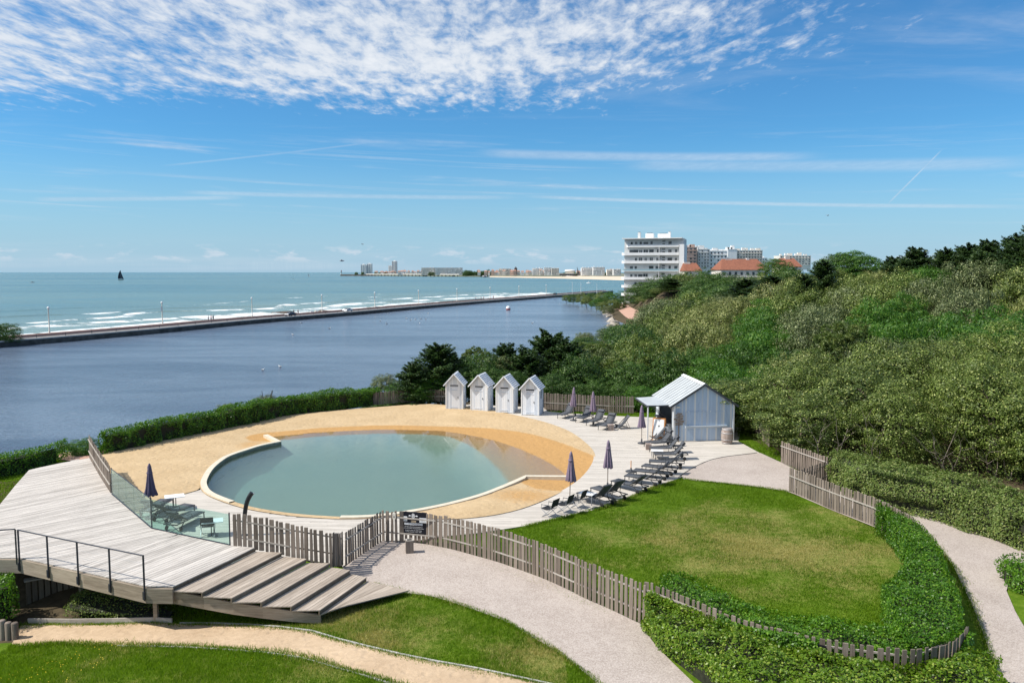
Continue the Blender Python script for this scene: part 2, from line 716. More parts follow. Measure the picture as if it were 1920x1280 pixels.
M = {}
M['deck'] = wood('grey_deck_timber', (0.27, 0.243, 0.215), (0.635, 0.585, 0.53), 0, grain=1.0)
M['pooldeck'] = wood('pale_deck_timber', (0.36, 0.325, 0.28), (0.65, 0.595, 0.525), 0, grain=0.8)
M['tread'] = wood('brown_grey_step_timber', (0.21, 0.168, 0.13), (0.50, 0.425, 0.35), 0, grain=0.9)
M['fence'] = wood('weathered_fence_timber', (0.075, 0.058, 0.044), (0.275, 0.225, 0.185), 2, grain=1.0, lichen=0.35)
M['rail'] = wood('weathered_rail_timber', (0.25, 0.22, 0.19), (0.46, 0.42, 0.37), 0)
M['beam'] = wood('weathered_beam_timber', (0.15, 0.115, 0.08), (0.43, 0.355, 0.275), 0, lichen=0.3)
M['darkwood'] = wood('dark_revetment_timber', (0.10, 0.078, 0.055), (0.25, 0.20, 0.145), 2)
M['paint_white'] = wood('white_painted_board', (0.66, 0.68, 0.70), (0.84, 0.85, 0.86), 2, rough=0.55)
M['paint_blue'] = wood('blue_painted_board', (0.33, 0.43, 0.56), (0.48, 0.58, 0.70), 2, rough=0.6)
M['paint_grey'] = wood('grey_painted_board', (0.45, 0.51, 0.57), (0.58, 0.63, 0.67), 2, rough=0.6)
M['paint_pale'] = wood('pale_painted_board', (0.55, 0.57, 0.58), (0.70, 0.71, 0.70), 2, rough=0.6)
M['hutwhite'] = wood('hut_white_wash', (0.74, 0.77, 0.81), (0.86, 0.875, 0.90), 2, rough=0.6)
M['hutgrey'] = wood('hut_grey_wash', (0.57, 0.62, 0.70), (0.72, 0.76, 0.81), 2, rough=0.6)
M['hutroof'] = wood('hut_roof_board', (0.70, 0.72, 0.75), (0.84, 0.85, 0.86), 1, rough=0.55)
M['metalroof'] = plain('white_roof_metal', (0.44, 0.46, 0.465), 0.45, 0.0, 0.4, 0.10, 1.2)
M['trimdark'] = plain('dark_grey_trim', (0.06, 0.065, 0.075), 0.5)
M['black'] = plain('black_paint', (0.012, 0.012, 0.014), 0.45)
M['white'] = plain('white_paint', (0.78, 0.78, 0.77), 0.5, var=0.05)
M['cream'] = plain('cream_paint', (0.70, 0.66, 0.57), 0.6, var=0.06)
M['anthracite'] = plain('anthracite_metal', (0.055, 0.058, 0.064), 0.42, 0.2)
M['railmetal'] = plain('dark_blue_grey_rail', (0.035, 0.04, 0.055), 0.4, 0.3)
M['mesh'] = plain('charcoal_sling_fabric', (0.075, 0.08, 0.09), 0.75, var=0.2, scale=40)
M['meshblack'] = plain('black_sling_fabric', (0.02, 0.021, 0.024), 0.8, var=0.25, scale=40)
M['rubber'] = plain('black_rubber', (0.015, 0.015, 0.015), 0.75)
M['umbrella'] = plain('mauve_parasol_fabric', (0.215, 0.165, 0.225), 0.85, var=0.1, scale=9)
M['umbrella_dark'] = plain('dark_mauve_parasol_fabric', (0.115, 0.09, 0.145), 0.85, var=0.1, scale=9)
M['pole'] = plain('brown_grey_pole', (0.20, 0.165, 0.14), 0.5)
M['steel'] = plain('light_steel', (0.42, 0.43, 0.45), 0.35, 0.6)
M['aluminium'] = plain('aluminium_tube', (0.40, 0.42, 0.45), 0.35, 0.7)
M['concrete'] = plain('pale_concrete', (0.44, 0.42, 0.39), 0.85, var=0.14, scale=3, bmp=0.2)
M['coping'] = plain('cream_pool_coping', (0.62, 0.55, 0.43), 0.7, var=0.08, scale=4)
M['orangewood'] = plain('orange_varnished_wood', (0.60, 0.26, 0.08), 0.45, var=0.15, scale=14)
M['barrelwood'] = wood('barrel_stave', (0.21, 0.15, 0.12), (0.42, 0.35, 0.31), 2)
M['hoop'] = plain('pale_barrel_hoop', (0.42, 0.40, 0.40), 0.5, 0.3)
M['signblack'] = plain('black_sign_panel', (0.012, 0.013, 0.02), 0.35, var=0.05)
M['ink_white'] = plain('white_print', (0.80, 0.80, 0.80), 0.6, var=0.02)
M['ink_grey'] = plain('grey_print', (0.30, 0.33, 0.38), 0.6, var=0.02)
M['ink_tan'] = plain('tan_print', (0.55, 0.42, 0.28), 0.6, var=0.05)
M['bark'] = plain('grey_brown_bark', (0.14, 0.105, 0.08), 0.9, var=0.3, scale=9, bmp=0.4)
M['dark_fill'] = plain('matt_dark_fill', (0.022, 0.024, 0.012), 0.95, var=0.4, scale=7)
M['rock'] = plain('wet_brown_rock', (0.085, 0.065, 0.05), 0.7, var=0.35, scale=1.2, bmp=0.5)
M['palerock'] = plain('pale_shore_rock', (0.38, 0.33, 0.27), 0.85, var=0.25, scale=1.5, bmp=0.4)
M['quay'] = plain('dark_stained_quay_stone', (0.085, 0.078, 0.068), 0.8, var=0.4, scale=0.6, bmp=0.3)
M['pinkwall'] = plain('pink_promenade_wall', (0.50, 0.30, 0.24), 0.8, var=0.1, scale=1.0)
M['promenade'] = plain('red_brown_promenade', (0.30, 0.17, 0.13), 0.85, var=0.2, scale=0.7)
M['asphalt'] = plain('causeway_asphalt', (0.17, 0.16, 0.155), 0.85, var=0.15, scale=0.8)
M['glasspane'] = None


def mk_glass():
    m, t, b = new_mat('green_tinted_glass')
    tr = t.node('ShaderNodeBsdfTransparent')
    tr.inputs['Color'].default_value = (0.76, 0.90, 0.88, 1)
    gl = t.node('ShaderNodeBsdfGlossy')
    gl.inputs['Roughness'].default_value = 0.02
    gl.inputs['Color'].default_value = (0.9, 1.0, 0.98, 1)
    lw = t.node('ShaderNodeLayerWeight')
    lw.inputs['Blend'].default_value = 0.5
    mx = t.node('ShaderNodeMixShader')
    t.put(mx.inputs[0], t.math('ADD', 0.035, t.math('MULTIPLY', t.math('POWER', lw.outputs['Facing'], 5.0), 0.8)))
    t.l.new(tr.outputs[0], mx.inputs[1])
    t.l.new(gl.outputs[0], mx.inputs[2])
    t.l.new(mx.outputs[0], t.n['Material Output'].inputs['Surface'])
    return m


M['glasspane'] = mk_glass()


def mk_window():
    m, t, b = new_mat('dark_window_glass')
    r = rnd_sources(t)
    t.put(b.inputs['Base Color'], t.ramp(r, [(0.0, (0.02, 0.025, 0.03)), (1.0, (0.10, 0.11, 0.12))]))
    b.inputs['Roughness'].default_value = 0.12
    b.inputs['Specular IOR Level'].default_value = 0.6
    return m


M['window'] = mk_window()


def mk_ground():
    """turf with worn, dry and lush patches; dark earth and painted boardwalk shade where an attribute says so"""
    m, t, b = new_mat('turf_soil_shade')
    tc = t.node('ShaderNodeTexCoord').outputs['Object']
    soil_shade = t.node('ShaderNodeAttribute', attribute_name='soil_shade').outputs['Fac']
    dry = t.node('ShaderNodeAttribute', attribute_name='dry').outputs['Fac']
    n1 = t.noise(tc, 0.35, 5.0, 0.6)
    n2 = t.noise(tc, 3.5, 5.0, 0.65)
    n3 = t.noise(tc, 28.0, 3.0, 0.6)
    lush = t.ramp(t.math('ADD', t.math('MULTIPLY', n2, 0.6), t.math('MULTIPLY', n3, 0.4)), [(0.35, (0.050, 0.105, 0.005)), (0.65, (0.125, 0.200, 0.014))])
    straw = t.ramp(n3, [(0.35, (0.20, 0.18, 0.055)), (0.65, (0.34, 0.30, 0.11))])
    k = t.sstep(t.math('ADD', t.math('ADD', t.math('MULTIPLY', n1, 0.7), t.math('MULTIPLY', n2, 0.4)), t.math('MULTIPLY', t.math('SUBTRACT', dry, 0.5), 0.6)), 0.45, 0.85)
    g = t.mix(k, lush, straw)
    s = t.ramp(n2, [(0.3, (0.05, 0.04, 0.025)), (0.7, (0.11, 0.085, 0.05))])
    t.put(b.inputs['Base Color'], t.mix(t.sstep(t.math('ADD', soil_shade, t.math('MULTIPLY', t.math('SUBTRACT', n2, 0.5), 0.5)), 0.35, 0.65), g, s))
    b.inputs['Roughness'].default_value = 0.95
    b.inputs['Specular IOR Level'].default_value = 0.1
    bump(t, b, n3, 0.5, 0.03)
    return m


M['ground'] = mk_ground()


def mk_grass():
    # blades let some light through
    m, t, b = new_mat('grass_blades')
    geo = t.node('ShaderNodeNewGeometry')
    isl = geo.outputs['Random Per Island']
    tc = t.node('ShaderNodeTexCoord').outputs['Object']
    dry = t.node('ShaderNodeAttribute', attribute_name='dry').outputs['Fac']
    n1 = t.noise(tc, 0.35, 5.0, 0.6)
    n2 = t.noise(tc, 3.5, 5.0, 0.65)
    k = t.sstep(t.math('ADD', t.math('ADD', t.math('MULTIPLY', n1, 0.7), t.math('MULTIPLY', n2, 0.4)), t.math('MULTIPLY', t.math('SUBTRACT', dry, 0.5), 0.6)), 0.45, 0.85)
    k = t.sstep(t.math('ADD', k, t.math('MULTIPLY', t.math('SUBTRACT', isl, 0.5), 0.7)), 0.2, 0.8)
    g = t.ramp(t.math('ADD', t.math('MULTIPLY', isl, 0.6), t.math('MULTIPLY', t.sstep(n2, .3, .7), 0.4)), [(0.0, (0.070, 0.155, 0.004)), (1.0, (0.195, 0.320, 0.012))])
    s = t.ramp(isl, [(0.0, (0.29, 0.265, 0.075)), (1.0, (0.46, 0.42, 0.165))])
    c = t.mix(k, g, s)
    t.put(b.inputs['Base Color'], c)
    b.inputs['Roughness'].default_value = 0.6
    b.inputs['Specular IOR Level'].default_value = 0.2
    tr = t.node('ShaderNodeBsdfTranslucent')
    t.put(tr.inputs['Color'], t.mix(1.0, c, (1.2, 1.2, 0.7), 'MULTIPLY'))
    mx = t.node('ShaderNodeMixShader')
    mx.inputs[0].default_value = 0.45
    t.l.new(b.outputs[0], mx.inputs[1])
    t.l.new(tr.outputs[0], mx.inputs[2])
    t.l.new(mx.outputs[0], t.n['Material Output'].inputs['Surface'])
    return m


M['grass'] = mk_grass()


def mk_sand(name, c0, c1, wet, grain=30.0):
    m, t, b = new_mat(name)
    tc = t.node('ShaderNodeTexCoord').outputs['Object']
    w = t.node('ShaderNodeAttribute', attribute_name='wet').outputs['Fac']
    n1 = t.noise(tc, 0.5, 4.0, 0.6)
    n2 = t.noise(tc, 5.0, 5.0, 0.65)
    n3 = t.noise(tc, grain, 3.0, 0.6)
    f = t.math('ADD', t.math('MULTIPLY', n1, 0.4), t.math('ADD', t.math('MULTIPLY', n2, 0.35), t.math('MULTIPLY', n3, 0.25)))
    c = t.ramp(f, [(0.36, c0), (0.64, c1)])
    ww = t.sstep(t.math('ADD', w, t.math('MULTIPLY', t.math('SUBTRACT', n2, 0.5), 0.35)), 0.35, 0.62)
    c = t.mix(ww, c, t.mix(n2, tuple(x * 0.85 for x in wet), tuple(min(1, x * 1.15) for x in wet)))
    t.put(b.inputs['Base Color'], c)
    b.inputs['Roughness'].default_value = 0.9
    b.inputs['Specular IOR Level'].default_value = 0.2
    # raked and trodden relief
    wv = t.node('ShaderNodeTexWave', wave_type='BANDS', bands_direction='Y')
    t.put(wv.inputs['Vector'], tc)
    wv.inputs['Scale'].default_value = 1.1
    wv.inputs['Distortion'].default_value = 3.0
    wv.inputs['Detail'].default_value = 3.0
    wv.inputs['Detail Scale'].default_value = 2.5
    ft = t.node('ShaderNodeTexVoronoi', feature='SMOOTH_F1')
    t.put(ft.inputs['Vector'], t.vmath('ADD', tc, t.scale(t.noise(tc, 2.0, 2.0, 0.5, 0.0, True), (.4, .4, .4))))
    ft.inputs['Scale'].default_value = 2.6
    h = t.math('ADD', t.math('MULTIPLY', wv.outputs['Fac'], 0.30), t.math('ADD', t.math('MULTIPLY', n2, 1.1), t.math('MULTIPLY', n3, 0.5)))
    h = t.math('ADD', h, t.math('MULTIPLY', t.sstep(ft.outputs['Distance'], 0.05, 0.45), 0.9))
    bump(t, b, h, 0.6, 0.045)
    return m


M['sand'] = mk_sand('golden_beach_sand', (0.43, 0.305, 0.168), (0.58, 0.43, 0.255), (0.46, 0.265, 0.10))
M['bed'] = mk_sand('sandy_pool_bed', (0.30, 0.36, 0.31), (0.42, 0.47, 0.40), (0.42, 0.25, 0.10), 20)
M['sandpath'] = mk_sand('tan_sand_path', (0.42, 0.30, 0.19), (0.60, 0.45, 0.30), (0.30, 0.21, 0.13), 40)
M['pinkpath'] = mk_sand('pink_gravel_path', (0.40, 0.24, 0.18), (0.52, 0.33, 0.25), (0.3, 0.2, 0.15), 20)


def mk_gravel():
    m, t, b = new_mat('pale_compacted_gravel')
    tc = t.node('ShaderNodeTexCoord').outputs['Object']
    n1 = t.noise(tc, 0.45, 6.0, 0.68, 0.4)
    n2 = t.noise(tc, 4.0, 5.0, 0.65)
    v = t.voro(tc, 38.0, 'F1', 'Color')
    vv = t.sep(v)[0]
    f = t.math('ADD', t.math('MULTIPLY', n1, 0.45), t.math('ADD', t.math('MULTIPLY', n2, 0.25), t.math('MULTIPLY', vv, 0.40)))
    c = t.ramp(f, [(0.30, (0.30, 0.252, 0.218)), (0.55, (0.425, 0.362, 0.318)), (0.85, (0.54, 0.48, 0.43))])
    t.put(b.inputs['Base Color'], c)
    b.inputs['Roughness'].default_value = 0.95
    b.inputs['Specular IOR Level'].default_value = 0.15
    bump(t, b, t.math('ADD', vv, n2), 0.5, 0.012)
    return m


M['gravel'] = mk_gravel()


def mk_lake():
    m, t, b = new_mat('lake_water')
    tc = t.node('ShaderNodeTexCoord').outputs['Object']
    geo = t.node('ShaderNodeNewGeometry')
    r1 = t.noise(t.scale(tc, (1.0, 1.0, 1), rot=(0, 0, R(20))), 1.6, 4.0, 0.65, 0.3)
    r2 = t.noise(t.scale(tc, (0.5, 1.0, 1), rot=(0, 0, R(-12))), 0.5, 3.0, 0.6)
    gust = t.noise(t.scale(tc, (0.30, 1.0, 1), rot=(0, 0, R(14))), 0.045, 6.0, 0.66, 0.5)
    h = t.math('ADD', t.math('MULTIPLY', r1, t.math('ADD', 0.35, gust)), t.math('MULTIPLY', r2, 1.2))
    t.put(b.inputs['Base Color'], t.mix(t.sstep(gust, 0.35, 0.65), (0.068, 0.098, 0.150), (0.145, 0.192, 0.258)))
    b.inputs['Roughness'].default_value = 0.16
    b.inputs['IOR'].default_value = 1.33
    bump(t, b, h, 1.0, 0.34)
    return m


M['lake'] = mk_lake()


def mk_sea():
    m, t, b = new_mat('sea_water')
    tc = t.node('ShaderNodeTexCoord').outputs['Object']
    foam = t.node('ShaderNodeAttribute', attribute_name='foam').outputs['Fac']
    silt = t.node('ShaderNodeAttribute', attribute_name='silt').outputs['Fac']
    b1 = t.noise(t.scale(tc, (0.10, 0.35, 1)), 0.010, 5.0, 0.6, 0.6)
    b2 = t.noise(t.scale(tc, (0.3, 1.0, 1)), 0.02, 4.0, 0.6)
    deep = t.mix(t.sstep(b1, 0.36, 0.64), (0.050, 0.135, 0.150), (0.110, 0.195, 0.180))
    deep = t.mix(t.math('MULTIPLY', t.sstep(b2, 0.45, 0.7), 0.35), deep, (0.04, 0.16, 0.22))
    c = t.mix(silt, deep, (0.20, 0.27, 0.235))
    fn = t.noise(t.scale(tc, (0.6, 1.0, 1)), 0.55, 6.0, 0.7, 0.6)
    fl = t.noise(t.scale(tc, (0.5, 1.0, 1)), 0.07, 4.0, 0.6, 0.4)
    fx = t.math('ADD', t.math('MULTIPLY', t.math('SUBTRACT', fn, 0.5), 1.9), t.math('MULTIPLY', t.math('SUBTRACT', fl, 0.5), 2.6))
    fm = t.math('MULTIPLY', t.sstep(t.math('ADD', foam, fx), 0.52, 0.95), t.sstep(foam, 0.05, 0.25))
    t.put(b.inputs['Base Color'], t.mix(fm, c, (0.80, 0.82, 0.82)))
    t.put(b.inputs['Roughness'], t.math('ADD', 0.22, t.math('MULTIPLY', fm, 0.5)))
    b.inputs['IOR'].default_value = 1.33
    t.put(b.inputs['Specular IOR Level'], t.math('SUBTRACT', 0.42, t.math('MULTIPLY', fm, 0.35)))
    r1 = t.noise(t.scale(tc, (0.45, 1.0, 1), rot=(0, 0, R(8))), 0.45, 5.0, 0.65, 0.3)
    r2 = t.noise(t.scale(tc, (0.25, 1.0, 1), rot=(0, 0, R(15))), 0.12, 4.0, 0.6)
    bump(t, b, t.math('ADD', r1, t.math('MULTIPLY', r2, 2.4)), 0.9, 0.9)
    return m


M['sea'] = mk_sea()


def mk_pool_water():
    m, t, b = new_mat('pool_water')
    tc = t.node('ShaderNodeTexCoord').outputs['Object']
    r1 = t.noise(t.scale(tc, (1.0, 1.4, 1)), 4.5, 3.0, 0.6, 0.3)
    r2 = t.noise(tc, 1.2, 3.0, 0.6)
    bp = t.node('ShaderNodeBump')
    bp.inputs['Strength'].default_value = 0.5
    bp.inputs['Distance'].default_value = 0.007
    calm = t.sstep(t.sep(tc)[1], 53.0, 41.0)
    fine = t.noise(t.scale(tc, (1.0, 1.6, 1)), 13.0, 3.0, 0.6, 0.3)
    t.put(bp.inputs['Height'], t.math('MULTIPLY', t.math('ADD', t.math('ADD', r1, fine), r2), t.math('ADD', 0.06, t.math('MULTIPLY', calm, 0.94))))
    fr = t.node('ShaderNodeFresnel')
    fr.inputs['IOR'].default_value = 1.42
    t.put(fr.inputs['Normal'], bp.outputs[0])
    tr = t.node('ShaderNodeBsdfTransparent')
    gl = t.node('ShaderNodeBsdfGlossy')
    gl.inputs['Roughness'].default_value = 0.03
    t.put(gl.inputs['Normal'], bp.outputs[0])
    mx = t.node('ShaderNodeMixShader')
    t.put(mx.inputs[0], fr.outputs[0])
    t.l.new(tr.outputs[0], mx.inputs[1])
    t.l.new(gl.outputs[0], mx.inputs[2])
    t.l.new(mx.outputs[0], t.n['Material Output'].inputs['Surface'])
    va = t.node('ShaderNodeVolumeAbsorption')
    va.inputs['Color'].default_value = (0.55, 0.88, 0.80, 1)
    va.inputs['Density'].default_value = 0.42
    vs = t.node('ShaderNodeVolumeScatter')
    vs.inputs['Color'].default_value = (0.68, 0.88, 0.76, 1)
    vs.inputs['Density'].default_value = 0.22
    ad = t.node('ShaderNodeAddShader')
    t.l.new(va.outputs[0], ad.inputs[0])
    t.l.new(vs.outputs[0], ad.inputs[1])
    t.l.new(ad.outputs[0], t.n['Material Output'].inputs['Volume'])
    return m


M['pool'] = mk_pool_water()

# foliage of the different plants
M['leaf_oak'] = leafmat('olive_green_oak_leaf', (0.026, 0.050, 0.006), (0.160, 0.220, 0.036), (0.36, 0.40, 0.12), 0.09, 0.13)
M['leaf_grey'] = leafmat('grey_olive_leaf', (0.028, 0.046, 0.014), (0.155, 0.198, 0.066), (0.33, 0.36, 0.16), 0.09, 0.15)
M['leaf_tan'] = leafmat('straw_flowered_leaf', (0.038, 0.060, 0.010), (0.190, 0.225, 0.052), (0.38, 0.38, 0.14), 0.09, 0.18)
M['leaf_bright'] = leafmat('fresh_green_leaf', (0.022, 0.085, 0.008), (0.085, 0.20, 0.020), (0.14, 0.25, 0.035), 0.35, 0.2)
M['leaf_deep'] = leafmat('deep_green_leaf', (0.014, 0.046, 0.007), (0.066, 0.138, 0.018), (0.12, 0.20, 0.035), 0.22, 0.18)
M['leaf_cypress'] = leafmat('dark_cypress_spray', (0.012, 0.036, 0.010), (0.052, 0.098, 0.024), (0.085, 0.14, 0.035), 0.2, 0.18)
M['leaf_pine'] = leafmat('yellow_green_pine_needle', (0.045, 0.085, 0.018), (0.145, 0.20, 0.045), (0.20, 0.24, 0.07), 0.25, 0.25)
M['leaf_hedge'] = leafmat('glossy_green_hedge_leaf', (0.032, 0.105, 0.004), (0.115, 0.260, 0.010), (0.19, 0.33, 0.03), 0.32, 0.16, 0.4, 0.42)
M['leaf_hedge_yellow'] = leafmat('yellow_green_hedge_leaf', (0.055, 0.130, 0.005), (0.185, 0.300, 0.018), (0.28, 0.35, 0.05), 0.32, 0.2, 0.4, 0.42)
M['leaf_ivy'] = leafmat('matt_green_ivy_leaf', (0.040, 0.075, 0.012), (0.165, 0.230, 0.050), (0.28, 0.31, 0.10), 0.25, 0.18)
M['flower'] = plain('yellow_petal', (0.75, 0.55, 0.02), 0.6)
# ------------------------------------------------------------------ the lie of the land
PLAT_Z = 0.95          # boardwalk platform
LAKE_Z = -5.0
SEA_Z = -5.9
QUAY_Z = -3.8

SHORE = [(-260, 46), (-60, 47), (-34, 52.5), (-26, 57), (-18, 68), (-10, 78), (-4, 90), (4, 116), (10, 150), (17, 200),
         (29, 246), (32, 266), (34.5, 300), (37, 350), (37, 398), (31, 450), (27.5, 505)]
SHORE_POLY = SHORE + [(60, 560), (400, 560), (400, -60), (-260, -60)]

# heights of the scrub canopy on the dune, from what can be seen of it
CANOPY_PIX = [(1385, 722, 50), (1450, 692, 53), (1560, 665, 53), (1650, 642, 54), (1800, 635, 54), (1920, 624, 54), (2100, 600, 54),
              (1920, 600, 75), (1700, 600, 75), (1550, 640, 68), (1400, 660, 75), (1300, 690, 72), (1200, 690, 75),
              (1100, 660, 80), (1800, 545, 88), (1920, 560, 85), (1650, 545, 95), (1500, 562, 95),
              (1350, 600, 95), (1200, 612, 110), (1100, 624, 130), (1920, 492, 100), (1750, 492, 112), (1600, 502, 122),
              (1480, 546, 128), (1350, 562, 140), (1265, 562, 190), (1235, 566, 240), (1190, 608, 240), (1160, 614, 240), (1210, 592, 240), (1190, 608, 200), (1920, 458, 112), (1800, 470, 125),
              (1700, 482, 135), (1600, 486, 142), (1500, 498, 150), (1400, 508, 180), (1330, 511, 230), (1280, 515, 270),
              (1220, 526, 310), (1165, 546, 335), (2200, 440, 110), (2200, 540, 75)]
CANOPY = np.array([tuple(Q(a, b, d)) for a, b, d in CANOPY_PIX])


def canopy_z(X, Y):
    X = np.asarray(X, float)
    Y = np.asarray(Y, float)
    w = 0
    s = 0
    for cx, cy, cz in CANOPY:
        sc = 1.0 / (0.06 * cy + 2.0) ** 2
        d2 = ((X - cx) ** 2 + ((Y - cy) * 0.7) ** 2) * sc + 0.02
        k = 1.0 / d2 ** 1.6
        w = w + k
        s = s + k * cz
    return s / w


def shore_sd(X, Y):
    d = dist_polyline(X, Y, SHORE)
    return np.where(inpoly(X, Y, SHORE_POLY), d, -d)


def hill_mask(X, Y):
    # the dune begins behind the fence; the pool terrace stays flat
    X = np.asarray(X, float)
    a = smooth01((Y - (60 - 0.0 * X)) / 16.0)
    b = smooth01((X - 23 - np.maximum(0, 40 - Y) * 0.4) / 14.0) * smooth01((Y - 36) / 14.0)
    return np.maximum(a, b)


def low_dip(X, Y):
    """hollow with the sand path that runs under the boardwalk"""
    d = np.interp(X, [-40, -18, -14, -11.4, -6.4, -2.9, -0.5, 1.5], [-1.3, -1.15, -0.85, -0.55, -0.28, -0.12, -0.04, 0.0])
    m = smooth01((30.5 - Y) / 4.0) * (0.35 + 0.65 * smooth01((Y - 20.5) / 3.4))
    return d * m


LAKEPATH0 = PL([(1146, 570), (1156, 579), (1170, 592), (1182, 602), (1224, 604), (1205, 593), (1185, 583), (1163, 570)], -4.0)


def ground_z(X, Y):
    X = np.asarray(X, float)
    Y = np.asarray(Y, float)
    s = shore_sd(X, Y)
    base = -6.4 + 6.4 * smooth01((s + 2.5) / 9.5)
    far = smooth01((Y - 90) / 60.0)
    basef = np.clip(-5.6 + 0.16 * s, -6.4, 0.0)
    basef = np.where(s < 0, -6.4, basef)
    base = base * (1 - far) + basef * far
    hm = hill_mask(X, Y)
    hill = canopy_z(X, Y) - np.interp(Y, [50, 80, 150, 330], [4.6, 6.0, 6.0, 5.0])
    h = base + np.maximum(0, hill - base) * hm * smooth01((s - 3) / 14.0)
    sink = np.minimum(0, hill - base) * hm * smooth01(s / 6.0)
    h = h + np.where(hill < base, sink, 0)
    # a level shelf carries the lakeside path
    lp = [(p[0], p[1]) for p in LAKEPATH0]
    kp = np.where(inpoly(X, Y, lp), 0.0, dist_polyline(X, Y, lp + [lp[0]]))
    kp = 1 - smooth01(kp / 7.0)
    h = h * (1 - kp) + np.maximum(-4.1, -5.2 + 0.2 * s) * kp
    h = h + low_dip(X, Y)
    # beyond the end of the dune the land falls to the shore
    k = smooth01((Y - 350) / 45.0)
    return h * (1 - k) + -6.6 * k


def gz1(x, y):
    return float(ground_z(np.array([x]), np.array([y]))[0])


def Pg(px, py):
    z = 0.0
    for _ in range(12):
        p = P(px, py, z)
        z = 0.5 * z + 0.5 * gz1(p.x, p.y)
    return P(px, py, z)


def PGL(pts):
    return [Pg(a, b) for a, b in pts]


# ---- outlines of the terrace
COPING = PL([(502, 816), (514, 822), (527.6, 829), (490, 837), (464, 845), (440, 853), (423, 861), (402, 878), (390, 897), (388, 910), (398, 924), (430, 938),
             (474, 951), (520, 959), (560, 964), (600, 967), (640, 969), (690, 968), (740, 963), (800, 953), (850, 942), (900, 928), (944, 911), (985, 893)])
COPING_S = COPING[:3] + catmull(COPING[2:], 4)[1:]
COPING_END = P(1064, 893.5)
BEACH = catmull(PL([(1064, 893), (1058, 880), (1020, 857), (960, 832), (900, 816), (830, 805), (735, 802), (680, 803), (600, 807), (545, 812), (502, 816)]), 5)
WATER = COPING_S + [COPING_END] + BEACH[1:-1]
W_C = Vector((-7.0, 46.0, 0))


def offset_out(pts, d):
    out = []
    for i, p in enumerate(pts):
        a = pts[max(i - 1, 0)]
        b = pts[min(i + 1, len(pts) - 1)]
        t = (b - a)
        n = Vector((t.y, -t.x, 0)).normalized()
        out.append(p + n * d)
    return out


# outward is to the right of travel for the coping polyline reversed; test with the pool centre
_t = offset_out(COPING_S, 1.0)
COP_SIGN = 1.0 if (_t[len(_t) // 2] - W_C).length > (COPING_S[len(_t) // 2] - W_C).length else -1.0
COP_OUT = offset_out(COPING_S, 0.34 * COP_SIGN)

S_RIGHT = catmull(PL([(740, 966), (790, 970), (860, 972), (940, 962), (1000, 944.5), (1050, 921), (1087, 897), (1109, 870), (1112, 850), (1095, 830), (1060, 806.5),
                      (1000, 786.5), (900, 766.5), (840, 760)]), 4)
S_TOP = catmull(PL([(840, 760), (790, 758), (720, 763), (640, 769), (560, 777), (480, 788), (420, 801), (330, 812), (260, 822), (205, 840), (180, 862), (200, 905), (235, 945), (262, 962)]), 4)
_i0 = 9
cop_lower = [p for p in COP_OUT[3 + 4 * 6 - 2:3 + 4 * 16]]
S_LEFT = PL([(300, 938), (350, 925), (378, 917)])
# lower edge follows the pool wall from (385,914) to (740,966)
SAND_IN = None
_low = [p for p in COP_OUT if p.y < P(0, 908).y and p.x < P(735, 962).x]
SAND = S_RIGHT + S_TOP[1:] + S_LEFT + _low
_sc = Vector((-9.0, 50.0, 0))
SAND_WIDE = [p + (p - _sc).normalized() * .10 for p in S_RIGHT + S_TOP[1:] + S_LEFT] + _low
GRAVEL = PL([(640, 1064), (688, 1083), (730, 1096), (767, 1106), (800, 1110), (827, 1118), (877, 1136), (947, 1163), (997, 1193), (1047, 1223), (1110, 1273), (1175, 1335),
             (1360, 1335), (1300, 1281), (1258, 1240), (1222, 1204), (1208, 1174), (1140, 1141), (1100, 1124), (1060, 1104), (1013, 1083), (973, 1068), (933, 1054), (893, 1043), (850, 1031),
             (810, 1023), (790, 1019), (760, 1017), (717, 1014), (676, 1040)])
GRAVEL_R = PL([(1426, 849.6), (1466, 868), (1500, 885), (1560, 915), (1650, 948), (1720, 966), (1800, 989), (1870, 1014), (1930, 1036), (2060, 1085), (2060, 1135), (1925, 1062),
               (1902, 1076), (1886, 1106), (1905, 1150), (1935, 1200), (1985, 1335), (1885, 1335), (1868, 1262), (1848, 1200), (1825, 1140), (1788, 1062), (1740, 1004), (1700, 992),
               (1646, 991), (1560, 957), (1479, 922), (1417, 912.5), (1330, 903.5), (1282, 899.5), (1275, 895.5), (1286, 885.7), (1319, 868), (1354, 858), (1411, 850.6)])
PLAT_B = PL([(168, 858), (210, 925), (247, 958), (285, 990), (350, 1006), (432, 1022), (480, 1027)], PLAT_Z)
DECK = [Vector((p.x, p.y, 0)) for p in PLAT_B] + PL([(560, 1045), (645, 1060), (680, 1036), (717, 1013), (775, 1014), (830, 1005), (900, 998), (985, 985), (1060, 968), (1110, 956), (1150, 943), (1190, 928),
             (1220, 914), (1275, 895.5), (1286, 885.7), (1319, 868), (1354, 858), (1411, 850.6), (1426, 849.6), (1385, 827), (1392, 792), (1260, 784), (1219, 782), (1151, 779.5), (1060, 774), (1026, 771),
             (1022, 764), (880, 758), (836, 763), (831, 770), (760, 800), (500, 840), (300, 880)])
LAWN_R = PL([(900, 999), (985, 987), (1060, 970), (1110, 958), (1150, 945), (1190, 930), (1222, 915), (1280, 898.5), (1330, 904), (1417, 913), (1479, 923), (1560, 958), (1650, 990), (1700, 1040),
             (1740, 1120), (1720, 1190), (1600, 1215), (1480, 1205), (1350, 1175), (1270, 1165), (1210, 1171), (1140, 1139), (1100, 1122), (1060, 1102), (1013, 1081), (973, 1066), (933, 1052), (893, 1041),
             (850, 1029), (810, 1021), (786, 1016), (830, 1007)])
